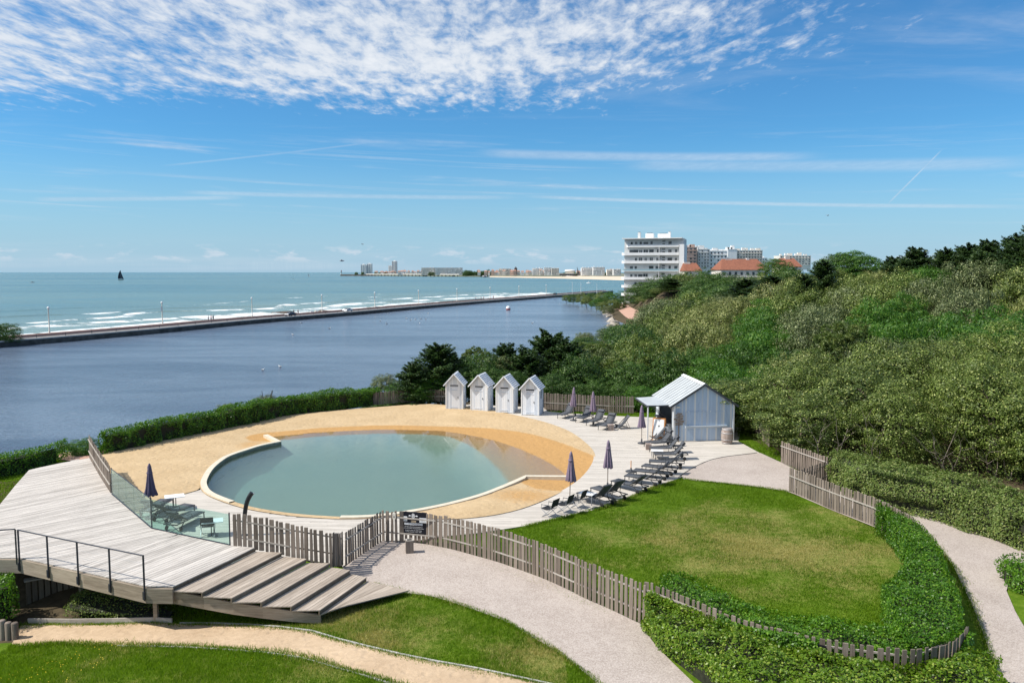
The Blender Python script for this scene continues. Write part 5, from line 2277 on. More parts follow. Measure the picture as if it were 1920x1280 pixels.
    mb.box((-L / 2 - .05, .335, 2.29), (L, .03, .07))
    mb.build('hatch_frame', M['trimdark'], hatch)
    for y in (.45,):
        mb = MB()
        mb.box((-L + .0, y, 1.13), (.075, .075, 2.22))
        mb.build('hatch_post', M['white'], t)
    for y in (.9, 2.2, 3.4):
        mb = MB()
        mb.beam((-.02, y, 1.12), (-L + .45, y, 2.24), .035, .035)
        mb.build('strut', M['trimdark'], t)
    # lamp on the gable corner
    mb = MB()
    mb.box((.25, -.07, 2.26), (.22, .09, .09))
    mb.build('gable_lamp', M['cream'], t)
    return t, an, fl


shed_t, shed_an, shed_o = shed()


def on_shed(x, y, z=0):
    ca, sa = math.cos(shed_an), math.sin(shed_an)
    return (shed_o.x + x * ca - y * sa, shed_o.y + x * sa + y * ca, z)


def barrel():
    c = P(1363, 831)
    t = thing('wine_barrel', 'old wooden barrel with pale hoops by the shed corner', 'barrel', (c.x, c.y, 0))
    n = 18
    H = 1.0
    rad = lambda z: .30 + .085 * (1 - ((z - .5) / .5) ** 2)
    for i in range(n):
        a0, a1 = 2 * math.pi * (i + .03) / n, 2 * math.pi * (i + .97) / n
        mb = MB()
        lv = [k / 6 for k in range(7)]
        vs = []
        for z in lv:
            r = rad(z)
            vs += [(r * math.cos(a0), r * math.sin(a0), z * H), (r * math.cos(a1), r * math.sin(a1), z * H)]
        for z in lv:
            r = rad(z) - .03
            vs += [(r * math.cos(a0), r * math.sin(a0), z * H), (r * math.cos(a1), r * math.sin(a1), z * H)]
        fs = []
        for k in range(6):
            b = 2 * k
            fs.append((b, b + 1, b + 3, b + 2))
            fs.append((b + 14, b + 16, b + 17, b + 15))
            fs.append((b, b + 2, b + 16, b + 14))
            fs.append((b + 1, b + 15, b + 17, b + 3))
        fs += [(12, 13, 27, 26), (0, 14, 15, 1)]
        mb.faces(vs, fs)
        mb.build('stave', M['barrelwood'], t)
    for z, h in ((.05, .06), (.28, .05), (.70, .07), (.93, .08)):
        mb = MB()
        mb.lathe([(rad(z / H) + .001, z - h / 2), (rad(z / H) + .009, z - h / 2), (rad(z / H) + .009, z + h / 2), (rad(z / H) + .001, z + h / 2)], n=24)
        mb.build('hoop', M['hoop'], t)
    mb = MB()
    mb.lathe([(.27, .94), (.0, .95)], n=18)
    mb.build('barrel_head', M['barrelwood'], t)


barrel()


def signpost():
    c = Vector(on_shed(.27, -.20))
    t = thing('wooden_signpost', 'brown wooden signpost with stacked arrow boards before the shed gable', 'signpost', c, shed_an)
    mb = MB()
    mb.box((0, 0, .95), (.06, .05, 1.9))
    mb.build('post', M['fence'], t)
    rr = random.Random(5)
    for i in range(7):
        z = 1.86 - i * .118
        L = [.36, .55, .48, .62, .58, .56, .50][i]
        d = 1 if i % 2 else -1
        mb = MB()
        pts = [(-L / 2, -.045), (L / 2 - .05, -.045), (L / 2, 0), (L / 2 - .05, .045), (-L / 2, .045)]
        mb.faces([(p[0] * d, -.05, p[1]) for p in pts] + [(p[0] * d, -.03, p[1]) for p in pts],
                 [tuple(range(5)) if d > 0 else tuple(reversed(range(5))), tuple(reversed(range(5, 10))) if d > 0 else tuple(range(5, 10))] + [((j, 5 + j, 5 + (j + 1) % 5, (j + 1) % 5)) for j in range(5)])
        mb.build('arrow_board', M['fence'], t, loc=(rr.uniform(-.05, .05), 0, z), rot=(0, rr.uniform(-.14, .14), 0))


signpost()


def easel():
    c = P(1236, 824)
    t = thing('menu_easel', 'orange wooden folding sandwich board with blank white panel under the hatch', 'menu board', (c.x, c.y, 0), R(-24))
    for y, lean, nm in ((-.22, -.16, 'front'), (.22, .16, 'rear')):
        mb = MB()
        Mx = Matrix.Rotation(lean, 3, 'X')
        hh = 1.45
        for x in (-.38, .38):
            mb.box(Vector((x, y, hh / 2)), (.06, .04, hh), M=Mx)
        for z in (.22, hh - .03):
            mb.box(Vector((0, y + (-math.sin(lean)) * (z - hh / 2), z)), (.72, .035, .14 if z < .5 else .06), M=Mx)
        mb.build('easel_frame', M['orangewood'], t)
    mb = MB()
    Mx = Matrix.Rotation(-.16, 3, 'X')
    mb.box(Vector((0, -.23 + .0, .84)), (.69, .02, 1.10), M=Mx)
    mb.build('white_panel', M['white'], t)


easel()


def freezer():
    c = on_shed(-.62, .72)
    t = thing('drinks_cooler', 'white drinks cooler with dark lid beneath the serving hatch', 'cooler', c, shed_an)
    mb = MB()
    mb.box((0, 0, .50), (.62, .75, .86))
    mb.build('cabinet', M['white'], t)
    mb = MB()
    mb.box((0, 0, .965), (.64, .78, .06))
    mb.build('lid', M['trimdark'], t)
    for x in (-.25, .25):
        for y in (-.3, .3):
            mb = MB()
            mb.box((x, y, .035), (.05, .05, .07))
            mb.build('foot', M['black'], t)
    # square mark made of four small dark blocks
    for x in (-.055, .055):
        for z in (.62, .73):
            mb = MB()
            mb.box((.14 + x, -.378, z), (.085, .008, .085))
            mb.build('square_mark', M['black'], t)


freezer()


# ------------------------------------------------------------------ loungers, chairs, tables, parasols
def make_lounger(back=35, label=''):
    t = thing('sun_lounger', label, 'sun lounger', (0, 0, 0), 0, 'charcoal sun loungers round the lagoon')
    # x: foot (0) to head (2); width along y
    h = .33
    mb = MB()
    for y in (-.31, .31):
        mb.beam((0, y, h), (1.98, y, h), .035, .045)
    mb.beam((.02, -.31, h), (.02, .31, h), .035, .045)
    mb.beam((1.96, -.31, h), (1.96, .31, h), .035, .045)
    mb.beam((1.22, -.31, h - .03), (1.22, .31, h - .03), .03, .03)
    mb.build('frame', M['anthracite'], t)
    for y in (-.31, .31):
        mb = MB()
        mb.beam((.06, y, h), (.04, y, 0), .035, .035)
        mb.build('leg', M['anthracite'], t)
        mb = MB()
        mb.beam((1.45, y, h), (1.72, y, .10), .03, .03)
        mb.build('leg', M['anthracite'], t)
        mb = MB()
        mb.lathe([(.0, -.025), (.095, -.025), (.105, -.015), (.105, .015), (.095, .025), (.0, .025)], n=16)
        mb.build('wheel', M['rubber'], t, loc=(1.74, y + (.04 if y > 0 else -.04), .105), rot=(R(90), 0, 0))
    mb = MB()
    n = 8
    for i in range(n):
        xa, xb = .03 + 1.19 * i / n, .03 + 1.19 * (i + 1) / n
        za, zb = [h + .022 - .018 * math.sin(math.pi * q / n) for q in (i, i + 1)]
        mb.faces([(xa, -.29, za), (xb, -.29, zb), (xb, .29, zb), (xa, .29, za), (xa, -.29, za - .012), (xb, -.29, zb - .012), (xb, .29, zb - .012), (xa, .29, za - .012)],
                 [(0, 1, 2, 3), (7, 6, 5, 4), (0, 4, 5, 1), (2, 6, 7, 3)], 0, True)
    mb.build('seat_sling', M['mesh'], t)
    a = R(back)
    L = .86
    ex, ez = 1.22 + L * math.cos(a), h + .02 + L * math.sin(a)
    mb = MB()
    for y in (-.295, .295):
        mb.beam((1.22, y, h + .02), (ex, y, ez), .03, .035)
    mb.beam((ex, -.295, ez), (ex, .295, ez), .03, .035)
    mb.beam((1.5, -.25, h - .02), (1.22 + .5 * math.cos(a), -.25, h + .5 * math.sin(a)), .02, .02)
    mb.beam((1.5, .25, h - .02), (1.22 + .5 * math.cos(a), .25, h + .5 * math.sin(a)), .02, .02)
    mb.build('back_frame', M['anthracite'], t)
    mb = MB()
    for i in range(6):
        p0, p1 = L * i / 6, L * (i + 1) / 6
        s0, s1 = [.03 * math.sin(math.pi * q / 6) for q in (i, i + 1)]
        f = lambda p, s: (1.22 + p * math.cos(a) + s * math.sin(a), h + .035 + p * math.sin(a) - s * math.cos(a))
        (xa, za), (xb, zb) = f(p0, s0), f(p1, s1)
        mb.faces([(xa, -.28, za), (xb, -.28, zb), (xb, .28, zb), (xa, .28, za), (xa + .01, -.28, za - .012), (xb + .01, -.28, zb - .012), (xb + .01, .28, zb - .012), (xa + .01, .28, za - .012)],
                 [(0, 1, 2, 3), (7, 6, 5, 4), (0, 4, 5, 1), (2, 6, 7, 3)], 0, True)
    mb.build('backrest_sling', M['mesh'], t)
    mb = MB()
    c = Vector((1.22 + .74 * math.cos(a) - .05 * math.sin(a), 0, h + .035 + .74 * math.sin(a) + .05 * math.cos(a)))
    mb.box(c, (.20, .46, .055), M=Matrix.Rotation(-a, 3, 'Y'))
    mb.build('head_pad', M['mesh'], t)
    for y in (-.335, .335):
        mb = MB()
        mb.tube([(.92, y, h), (.95, y, h + .20), (1.02, y, h + .225), (1.30, y, h + .225)], .014, 6)
        mb.build('armrest', M['anthracite'], t)
    return t


loungers = []


def place_lounger(foot, head, back, label, group='charcoal sun loungers round the lagoon'):
    f, hd = P(*foot, 0.33), P(*head, 0.1)
    an = math.atan2(hd.y - f.y, hd.x - f.x)
    key = back
    base = LB.get(key)
    if base is None:
        o = make_lounger(back, label)
        LB[key] = o
    else:
        o = copy_tree(base)
    o.location = (f.x, f.y, 0)
    o.rotation_euler = (0, 0, an)
    o['label'] = label
    o['group'] = group
    return o


LB = {}
row = [((1090, 921), (1146, 947), 48, 'nearest lounger of the right row, beside the white side table'),
       ((1115, 912), (1171, 938), 48, 'lounger of the right row just behind the one beside the white table'),
       ((1152, 899), (1208, 921), 38, 'lounger of the right row right beside the parasol pole, third from the folding chairs'),
       ((1174, 889.5), (1236, 906), 38, 'lounger just nearer than the empty round parasol base'),
       ((1189, 880), (1257, 895), 38, 'lounger whose foot touches the empty round parasol base'),
       ((1206, 871), (1269, 887), 38, 'lounger just beyond the empty parasol base, fourth from the far end'),
       ((1217, 863), (1284, 874), 38, 'lounger in front of the low white table, third from the far end'),
       ((1226, 850), (1280, 857), 48, 'lounger behind the low white table in the right row'),
       ((1219, 839), (1277, 845), 52, 'second farthest lounger of the right row, head near the shed corner'),
       ((1211, 829), (1265, 832), 52, 'farthest lounger of the right row, beside the parasol at the shed')]
for f, h, b, lab in row:
    place_lounger(f, h, b, lab)
back_row = [((1052, 777), (1091, 769), 42, 'lounger left of both rear parasols, near the last beach hut'),
            ((1086, 784), (1124, 775), 42, 'rear lounger between the two mauve parasols'),
            ((1106, 790), (1148, 782), 42, 'rear lounger directly right of the second rear parasol'),
            ((1129, 798), (1165, 789), 42, 'rear lounger beside the wooden cube and the upright deck chair')]
for f, h, b, lab in back_row:
    place_lounger(f, h, b, lab)
left_set = [((313, 935), (283, 962), 30, 'lounger beyond the glass pane, under the farther white table'),
            ((356, 945), (307, 972), 34, 'middle lounger seen through the glass balustrade'),
            ((372, 958), (328, 989), 34, 'lounger nearest the camera behind the glass balustrade')]
for f, h, b, lab in left_set:
    place_lounger(f, h, b, lab)


def make_chair(label):
    t = thing('folding_chair', label, 'folding chair', (0, 0, 0), 0, 'low folding chairs with black seats')
    # sits facing -x
    for y in (-.27, .27):
        mb = MB()
        mb.tube([(-.30, y, .40), (.26, y, .01)], .013, 6)
        mb.build('leg', M['aluminium'], t)
        mb = MB()
        mb.tube([(-.26, y * .93, .01), (.20, y * .93, .40), (.36, y * .93, .86)], .013, 6)
        mb.build('leg', M['aluminium'], t)
        mb = MB()
        mb.beam((-.28, y * 1.05, .58), (.26, y * 1.05, .60), .04, .02)
        mb.build('armrest', M['anthracite'], t)
        mb = MB()
        mb.tube([(-.26, y * 1.05, .58), (-.29, y * 1.02, .40)], .011, 6)
        mb.build('arm_post', M['aluminium'], t)
    mb = MB()
    for z, x in ((.012, .26), (.012, -.26), (.40, -.30)):
        mb.tube([(x, -.27, z), (x, .27, z)], .012, 6)
    mb.build('cross_bar', M['aluminium'], t)
    mb = MB()
    n = 6
    for i in range(n):
        f0, f1 = i / n, (i + 1) / n
        p = lambda f: (-.31 + .50 * f, .41 - .05 * math.sin(math.pi * f))
        (xa, za), (xb, zb) = p(f0), p(f1)
        mb.faces([(xa, -.25, za), (xb, -.25, zb), (xb, .25, zb), (xa, .25, za), (xa, -.25, za - .01), (xb, -.25, zb - .01), (xb, .25, zb - .01), (xa, .25, za - .01)],
                 [(0, 1, 2, 3), (7, 6, 5, 4), (0, 4, 5, 1), (2, 6, 7, 3)], 0, True)
    mb.build('seat', M['meshblack'], t)
    mb = MB()
    mb.box((.305, 0, .68), (.014, .52, .40), M=Matrix.Rotation(R(19), 3, 'Y'))
    mb.build('backrest', M['meshblack'], t)
    return t


ch0 = make_chair('black folding chair at the near end, closest to the picket fence')
for i, (px, py, a, lab) in enumerate(((1031, 968, -38, 'black folding chair at the near end, closest to the picket fence'), (1059, 960, -36, 'black folding chair in the middle of the three by the lawn'),
                                      (1084, 951, -34, 'black folding chair of the three closest to the white side table'))):
    o = ch0 if i == 0 else copy_tree(ch0)
    c = P(px, py)
    o.location = (c.x, c.y, 0)
    o.rotation_euler = (0, 0, R(a))
    o['label'] = lab
arm = copy_tree(ch0)
c = P(390, 1003)
arm.location = (c.x, c.y, 0)
arm.rotation_euler = (0, 0, R(-75))
arm['label'] = 'black folding chair turned away behind the glass balustrade'


def make_deckchair(label, mat='mesh'):
    t = thing('deck_chair', label, 'deck chair', (0, 0, 0), 0, 'reclining sling deck chairs')
    for y in (-.29, .29):
        mb = MB()
        mb.beam((-.42, y, .30), (.55, y, .02), .03, .035)
        mb.build('leg', M['anthracite'], t)
        mb = MB()
        mb.beam((-.36, y * .9, .02), (.50, y * .9, .92), .03, .035)
        mb.build('back_rail', M['anthracite'], t)
        mb = MB()
        mb.beam((.52, y * .95, .02), (.24, y * .95, .64), .022, .025)
        mb.build('brace', M['anthracite'], t)
    mb = MB()
    pts = [(-.42, .31), (-.25, .24), (-.08, .25), (.08, .36), (.26, .60), (.50, .93)]
    for (xa, za), (xb, zb) in zip(pts[:-1], pts[1:]):
        mb.faces([(xa, -.26, za), (xb, -.26, zb), (xb, .26, zb), (xa, .26, za), (xa, -.26, za - .012), (xb, -.26, zb - .012), (xb, .26, zb - .012), (xa, .26, za - .012)],
                 [(0, 1, 2, 3), (7, 6, 5, 4), (0, 4, 5, 1), (2, 6, 7, 3)], 0, True)
    mb.build('sling', M[mat], t)
    mb = MB()
    for x, z in ((-.42, .30), (.50, .92), (.55, .02), (-.36, .02)):
        mb.tube([(x, -.29, z), (x, .29, z)], .014, 6)
    mb.build('cross_bar', M['anthracite'], t)
    return t


d0 = make_deckchair('upright grey deck chair at the end of the rear lounger group')
c = P(1166, 803)
d0.location = (c.x, c.y, 0)
d0.rotation_euler = (0, 0, R(12))
d1 = copy_tree(d0)
c = P(1232, 827)
d1.location = (c.x, c.y, 0)
d1.rotation_euler = (0, 0, R(10))
d1['label'] = 'sling deck chair standing in front of the orange menu board'


def make_table(label, h, w, d):
    t = thing('side_table', label, 'side table', (0, 0, 0), 0, 'small white topped tables')
    mb = MB()
    mb.box((0, 0, h), (w, d, .025))
    mb.build('table_top', M['white'], t)
    for x in (-w / 2 + .04, w / 2 - .04):
        for y in (-d / 2 + .04, d / 2 - .04):
            mb = MB()
            mb.box((x, y, h / 2 - .006), (.035, .035, h - .012))
            mb.build('leg', M['aluminium'], t)
    return t


def make_pedestal(label, h, w, d):
    t = thing('side_table', label, 'side table', (0, 0, 0), 0, 'small white topped tables')
    mb = MB()
    mb.box((0, 0, h), (w, d, .025))
    mb.build('table_top', M['white'], t)
    mb = MB()
    mb.tube([(-.05, 0, .02), (-.05, 0, h - .01)], .02, 8)
    mb.tube([(.05, 0, .02), (.05, 0, h - .01)], .02, 8)
    mb.build('leg', M['anthracite'], t)
    mb = MB()
    mb.box((0, 0, .012), (.42, .42, .022))
    mb.build('base_plate', M['anthracite'], t)
    return t


for px, py, rz, h, w, d, lab in ((1101, 943, -30, .48, .75, .55, 'white side table between the folding chairs and the first lounger'),
                                 (1232, 857, -8, .42, .7, .55, 'low white side table half way up the right lounger row')):
    c = P(px, py)
    o = make_table(lab, h, w, d)
    o.location = (c.x, c.y, 0)
    o.rotation_euler = (0, 0, R(rz))
for px, py, rz, lab in ((328, 954, 25, 'white topped table standing farther away behind the glass'), (399, 1003, 20, 'white topped table nearer the shower, behind the glass')):
    c = P(px, py)
    o = make_pedestal(lab, .62, .85, .62)
    o.location = (c.x, c.y, 0)
    o.rotation_euler = (0, 0, R(rz))


def cube_seat(px, py, rz, lab, s=.40):
    c = P(px, py)
    t = thing('wooden_cube', lab, 'cube table', (c.x, c.y, 0), R(rz), 'brown wooden cubes')
    for i in range(4):
        mb = MB()
        mb.box((-s / 2 + s / 8 + i * s / 4, 0, s / 2), (s / 4 - .006, s, s))
        mb.build('beam', M['barrelwood'], t)
    return t


cube_seat(1145, 806, 8, 'brown wooden cube beside the rear loungers')
cube_seat(1216, 842, -6, 'brown wooden cube at the foot of the second farthest lounger', .36)


def make_parasol(label, mat='umbrella', flare=1.0, lean=(0, 0)):
    t = thing('closed_parasol', label, 'parasol', (0, 0, 0), 0, 'closed mauve parasols')
    H = 2.46
    mb = MB()
    mb.tube([(0, 0, 0.03), (0, 0, H - .03)], .022, 10)
    mb.build('pole', M['pole'], t)
    mb = MB()
    mb.lathe([(.26, 0.0), (.27, .03), (.23, .055), (.06, .06), (.045, .30), (.0, .30)], n=20)
    mb.build('base', M['anthracite'], t)
    mb = MB()
    n = 64
    prof = [(.035, H), (.075, H - .10), (.10, H - .22), (.115, H - .40), (.155, H - .75), (.205, H - 1.1), (.25 * flare, H - 1.38), (.235 * flare, H - 1.40)]
    rings = []
    for i, (r, z) in enumerate(prof):
        ring = []
        k = i / (len(prof) - 1)
        for j in range(n):
            a = 2 * math.pi * j / n
            fold = .86 + (.46 * min(1, k * 1.6)) * (abs(math.cos(4 * a + .3 * math.sin(3 * k))) - .5) + .07 * math.sin(3 * a + 2 * k)
            ring.append((r * fold * math.cos(a + .25 * k) + lean[0] * k, r * fold * math.sin(a + .25 * k) + lean[1] * k, z + .025 * math.sin(8 * a) * k))
        rings.append(ring)
    vs = [p for rg in rings for p in rg]
    fs = []
    for i in range(len(prof) - 1):
        for j in range(n):
            fs.append((i * n + j, (i + 1) * n + j, (i + 1) * n + (j + 1) % n, i * n + (j + 1) % n))
    mb.faces(vs, fs, 0, True)
    mb.poly([rings[0][j] for j in range(n)], 0)
    mb.build('canopy', M[mat], t)
    mb = MB()
    mb.lathe([(.078, H - .20), (.088, H - .13), (.055, H - .03), (.03, H + .03), (.0, H + .05)], n=16)
    mb.build('cap', M[mat], t)
    mb = MB()
    mb.lathe([(.118, H - .43), (.128, H - .42), (.128, H - .36), (.115, H - .35)], n=16)
    mb.build('strap', M[mat], t)
    return t


ps = [(283, 971, 'dark mauve closed parasol standing alone behind the glass corner', 'umbrella_dark', 1.15, (.02, -.02), 0),
      (1068, 942, 'closed parasol behind the three folding chairs', 'umbrella', 1.0, (.05, -.02), 1),
      (1139, 915, 'closed parasol between the third lounger and the sand', 'umbrella', .95, (.02, 0), 2),
      (1203, 831, 'closed parasol beside the hatch of the blue shed', 'umbrella', 1.05, (0, .02), 3),
      (1075, 788, 'closed parasol at the rear fence, nearer the beach huts', 'umbrella', .95, (.03, 0), 4),
      (1112, 798, 'closed parasol at the rear fence, second from the beach huts', 'umbrella', 1.0, (.0, .02), 5)]
for px, py, lab, mt, fl, ln, k in ps:
    c = P(px, py)
    o = make_parasol(lab, mt, fl, ln)
    o.location = (c.x, c.y, 0)
    o.rotation_euler = (R([0, .8, .5, -.4, .6, 0][k]), R([.5, 1.0, .8, 0, -.5, .3][k]), R(k * 37))
c = P(1183, 884)
t = thing('parasol_base', 'empty round parasol base with short pole stub among the loungers', 'parasol base', (c.x, c.y, 0))
mb = MB()
mb.lathe([(.30, 0.0), (.31, .03), (.27, .055), (.06, .06), (.045, .22), (.0, .22)], n=20)
mb.build('base_disc', M['anthracite'], t)
mb = MB()
mb.tube([(0, 0, .1), (0, 0, .62)], .024, 8)
mb.build('pole_stub', M['orangewood'], t)
# hose along the edge between decking and gravel
mb = MB()
mb.tube([p + Vector((0, .06, .045)) for p in catmull(PL([(1272, 897), (1286, 886.5), (1319, 868.8), (1354, 858.6), (1411, 851.3), (1420, 850)]), 6)], .018, 6)
o = mb.build('garden_hose', M['anthracite'])
tag(o, 'dark thin hose lying along the joint of decking and gravel', 'hose')
# ------------------------------------------------------------------ foliage
def leaf_quads(C, N, size, aspect=0.6, spread=0.9, rg=rng, curl=0.0, direction=None):
    """one small leaf (a kite) per centre C, facing roughly N; returns verts (4n,3)"""
    n = len(C)
    nr = N + rg.normal(0, spread, (n, 3))
    nr /= np.linalg.norm(nr, axis=1)[:, None] + 1e-9
    if direction is None:
        t = rg.normal(0, 1, (n, 3))
    else:
        t = direction + rg.normal(0, .35, (n, 3))
    t -= nr * (t * nr).sum(1)[:, None]
    t /= np.linalg.norm(t, axis=1)[:, None] + 1e-9
    b = np.cross(nr, t)
    s = (size * rg.uniform(.65, 1.3, n))[:, None]
    V = np.empty((n, 4, 3))
    V[:, 0] = C - t * s * .5
    V[:, 1] = C + b * s * aspect * .5 + t * s * .05
    V[:, 2] = C + t * s * .5 + nr * s * curl
    V[:, 3] = C - b * s * aspect * .5 + t * s * .05
    return V.reshape(-1, 3)


def quads_mesh(name, V, mat):
    n = len(V) // 4
    return np_mesh(name, V, np.arange(4 * n).reshape(-1, 4), mat)


def rand_dirs(n, rg, up=-.25):
    z = rg.uniform(up, 1, n)
    a = rg.uniform(0, 2 * np.pi, n)
    r = np.sqrt(np.maximum(0, 1 - z * z))
    return np.column_stack([r * np.cos(a), r * np.sin(a), z])


def spaced_dirs(n, rg, drop, tries=14):
    """directions kept apart from each other (best of several candidates)"""
    out = [rand_dirs(1, rg, drop)[0]]
    for _ in range(n - 1):
        c = rand_dirs(tries, rg, drop)
        d = (c @ np.array(out).T).max(axis=1)
        out.append(c[np.argmin(d)])
    return np.array(out)


def crown_dome(rx, rz, seed, nclump=110, cr=.62, per=110, leaf=.125, rough=.20, aspect=.62, flat=1.0, drop=-.35):
    """wind-clipped dome: separate leafy clumps over a lumpy shell, gaps between them open into the shade of a looser inner layer"""
    rg = np.random.default_rng(seed)
    out = []
    L = rand_dirs(7, rg, 0)
    for layer, (cnt, k, pr) in enumerate(((nclump, 1.0, per), (int(nclump * .55), .74, int(per * .7)))):
        D = spaced_dirs(cnt, rg, drop)
        lob = np.max(np.exp(-((1 - D @ L.T) / .12)), axis=1)
        r = (1 - rough * .8 + rough * 1.1 * lob + rg.uniform(-rough, rough, cnt) * .5) * k
        C = D * r[:, None]
        C[:, :2] *= rx
        C[:, 2] *= rz
        sz = cr * rg.uniform(.5, 1.35, cnt)
        w = np.repeat(np.arange(cnt), np.maximum(8, (pr * (sz / cr) ** 2).astype(int)))
        n = len(w)
        d = rand_dirs(n, rg, -.6)
        rad = sz[w] * rg.uniform(.55, 1.05, n)
        P_ = C[w] + d * rad[:, None] * np.array([1, 1, .72 * flat])
        Nn = d * 1.0 + D[w] * .45 + np.array([0, 0, .12])
        out.append(leaf_quads(P_, Nn, leaf * (1.0 if layer == 0 else 1.3), aspect, .26, rg))
    return np.vstack(out)


def crown_cypress(h, r, seed, nb=95, per=120, lean=.25):
    """tiers of flat upswept sprays"""
    rg = np.random.default_rng(seed)
    out = []
    for k in range(nb):
        z = h * (rg.uniform(0, 1) ** .85)
        f = z / h
        a = rg.uniform(0, 2 * np.pi)
        L = r * (1.0 - .78 * f ** 1.3) * rg.uniform(.55, 1.15)
        up = .18 + .45 * f + rg.uniform(-.08, .12)
        s = rg.uniform(0, 1, per) ** .62
        w = (.52 * L * (1 - s * .6)) * rg.normal(0, .45, per)
        dx, dy = math.cos(a), math.sin(a)
        px = dx * L * s - dy * w + lean * z * .35
        py = dy * L * s + dx * w
        pz = z + L * s * up + rg.normal(0, .05, per) - np.abs(w) * .12
        P_ = np.column_stack([px, py, pz])
        dirv = np.broadcast_to(np.array([dx, dy, up + .2]), (per, 3)) + np.column_stack([-dy * w, dx * w, 0 * w]) * .6
        out.append(leaf_quads(P_, np.broadcast_to(np.array([-.1, 0, 1.0]), (per, 3)), .25, .40, .42, rg, direction=dirv))
    return np.vstack(out)


def crown_pine(h, r, seed, nt=150, per=34):
    rg = np.random.default_rng(seed)
    out = []
    for k in range(nt):
        D = rand_dirs(1, rg, -.1)[0]
        c = D * np.array([r, r, h * .5]) * rg.uniform(.55, 1.0) + np.array([0, 0, h * .5])
        d = rand_dirs(per, rg, -.15) + D * .5
        d /= np.linalg.norm(d, axis=1)[:, None]
        P_ = c + d * .17
        out.append(leaf_quads(P_, rg.normal(0, 1, (per, 3)), .34, .16, .2, rg, direction=d))
    return np.vstack(out)


def trunk_mesh(h, r, limbs, seed, mat, spread=1.0, top=1.0):
    rr = random.Random(seed)
    mb = MB()
    pts = [(0, 0, -.4)]
    x = y = 0
    n = 5
    for i in range(1, n + 1):
        x += rr.uniform(-.10, .10) * h
        y += rr.uniform(-.10, .10) * h
        pts.append((x, y, h * i / n))
    mb.tube(pts, [r * (1.25 - .8 * i / n) for i in range(n + 1)], 7)
    for k in range(limbs):
        i = rr.randint(1, n - 1)
        p = Vector(pts[i])
        a = rr.uniform(0, 6.28)
        L = spread * rr.uniform(.6, 1.1)
        q = p + Vector((math.cos(a) * L * .5, math.sin(a) * L * .5, h * .22))
        e = p + Vector((math.cos(a + .3) * L, math.sin(a + .3) * L, h * .42))
        mb.tube([p, q, e], [r * .5, r * .34, r * .12], 6)
        for s in (-1, 1):
            e2 = q + Vector((math.cos(a + s * .8) * L * .55, math.sin(a + s * .8) * L * .55, h * .2))
            mb.tube([q, e2], [r * .22, r * .07], 5)
    return mb.mesh('trunk', mat)


CR = {}


def crowns(kind, items):
    CR[kind] = items


crowns('oak', [(quads_mesh('crown', crown_dome(3.1, 2.9, 100 + i, 78, .64, 200, .115, .26), M['leaf_oak']), 2.9, 3.1) for i in range(3)])
crowns('grey', [(quads_mesh('crown', crown_dome(3.0, 2.6, 110 + i, 95, .58, 165, .11, .25), M['leaf_grey']), 2.6, 3.0) for i in range(2)])
crowns('tan', [(quads_mesh('crown', crown_dome(3.0, 2.4, 120 + i, 104, .54, 160, .11, .22), M['leaf_tan']), 2.4, 3.0) for i in range(2)])
crowns('front', [(quads_mesh('crown', crown_dome(2.9, 3.0, 170 + i, 100, .62, 230, .105, .25, drop=-.95), M['leaf_oak']), 5.6, 2.9) for i in range(2)])
crowns('bright', [(quads_mesh('crown', crown_dome(2.8, 2.4, 130 + i, 105, .66, 110, .16, .26, .42, .55), M['leaf_bright']), 2.4, 2.8) for i in range(2)])
crowns('deep', [(quads_mesh('crown', crown_dome(2.8, 2.8, 140 + i, 105, .62, 110, .15, .26, .5, .8), M['leaf_deep']), 2.8, 2.8) for i in range(2)])
crowns('cypress', [(quads_mesh('crown', crown_cypress(4.6, 3.0, 150 + i, 190, 105, .3 + .2 * i), M['leaf_cypress']), 5.2, 3.0) for i in range(2)])
crowns('pine', [(quads_mesh('crown', crown_pine(4.2, 2.2, 160, 190, 36), M['leaf_pine']), 4.3, 2.2)])
TR = {k: [trunk_mesh(1.0, .10, 5, 200 + i, M['bark'], 1.6) for i in range(3)] for k in ('a',)}['a']
TREE_NAMES = {'front': ('holm_oak', 'tree'), 'oak': ('holm_oak', 'tree'), 'grey': ('grey_oak', 'tree'), 'tan': ('flowering_shrub', 'shrub'), 'bright': ('leafy_shrub', 'shrub'), 'deep': ('evergreen_tree', 'tree'),
              'cypress': ('cypress_tree', 'tree'), 'pine': ('pine_tree', 'tree')}
ntree = 0


def tree(kind, x, y, ztop, rad, label, group, seed, sq=1.0):
    global ntree
    rr = random.Random(seed * 13 + 5)
    me, ch, cr = rr.choice(CR[kind])
    zg = gz1(x, y)
    s = rad / cr
    sz = s * sq
    if kind in ('cypress', 'pine'):
        sz = max(.5, (ztop - zg) * .92 / ch) if ztop - zg < ch * s * 1.3 else s
    full = {'front': 5.6}.get(kind, ch)
    if full * sz > ztop - zg - .1:
        sz = max(.25, (ztop - zg - .1) / full)
    nm, cat = TREE_NAMES[kind]
    t = thing(nm, label, cat, (x, y, zg), rr.uniform(0, 6.28) if kind != 'cypress' else rr.uniform(-.6, .6), group)
    cb = max(.15, ztop - zg - ch * sz)
    if kind == 'front':
        cb = max(0, ztop - zg - 5.6 * sz) + 2.6 * sz
    add('crown', me, t, (0, 0, cb), (0, 0, 0), (s, s, sz))
    hs = max(.4, cb + ch * sz * .12)
    k = min(1.3, rad / 2.6)
    add('trunk', rr.choice(TR), t, (0, 0, 0), (0, 0, 0), (k, k, hs))
    ntree += 1
    return t


def zt(px, py, d):
    return Q(px, py, d)


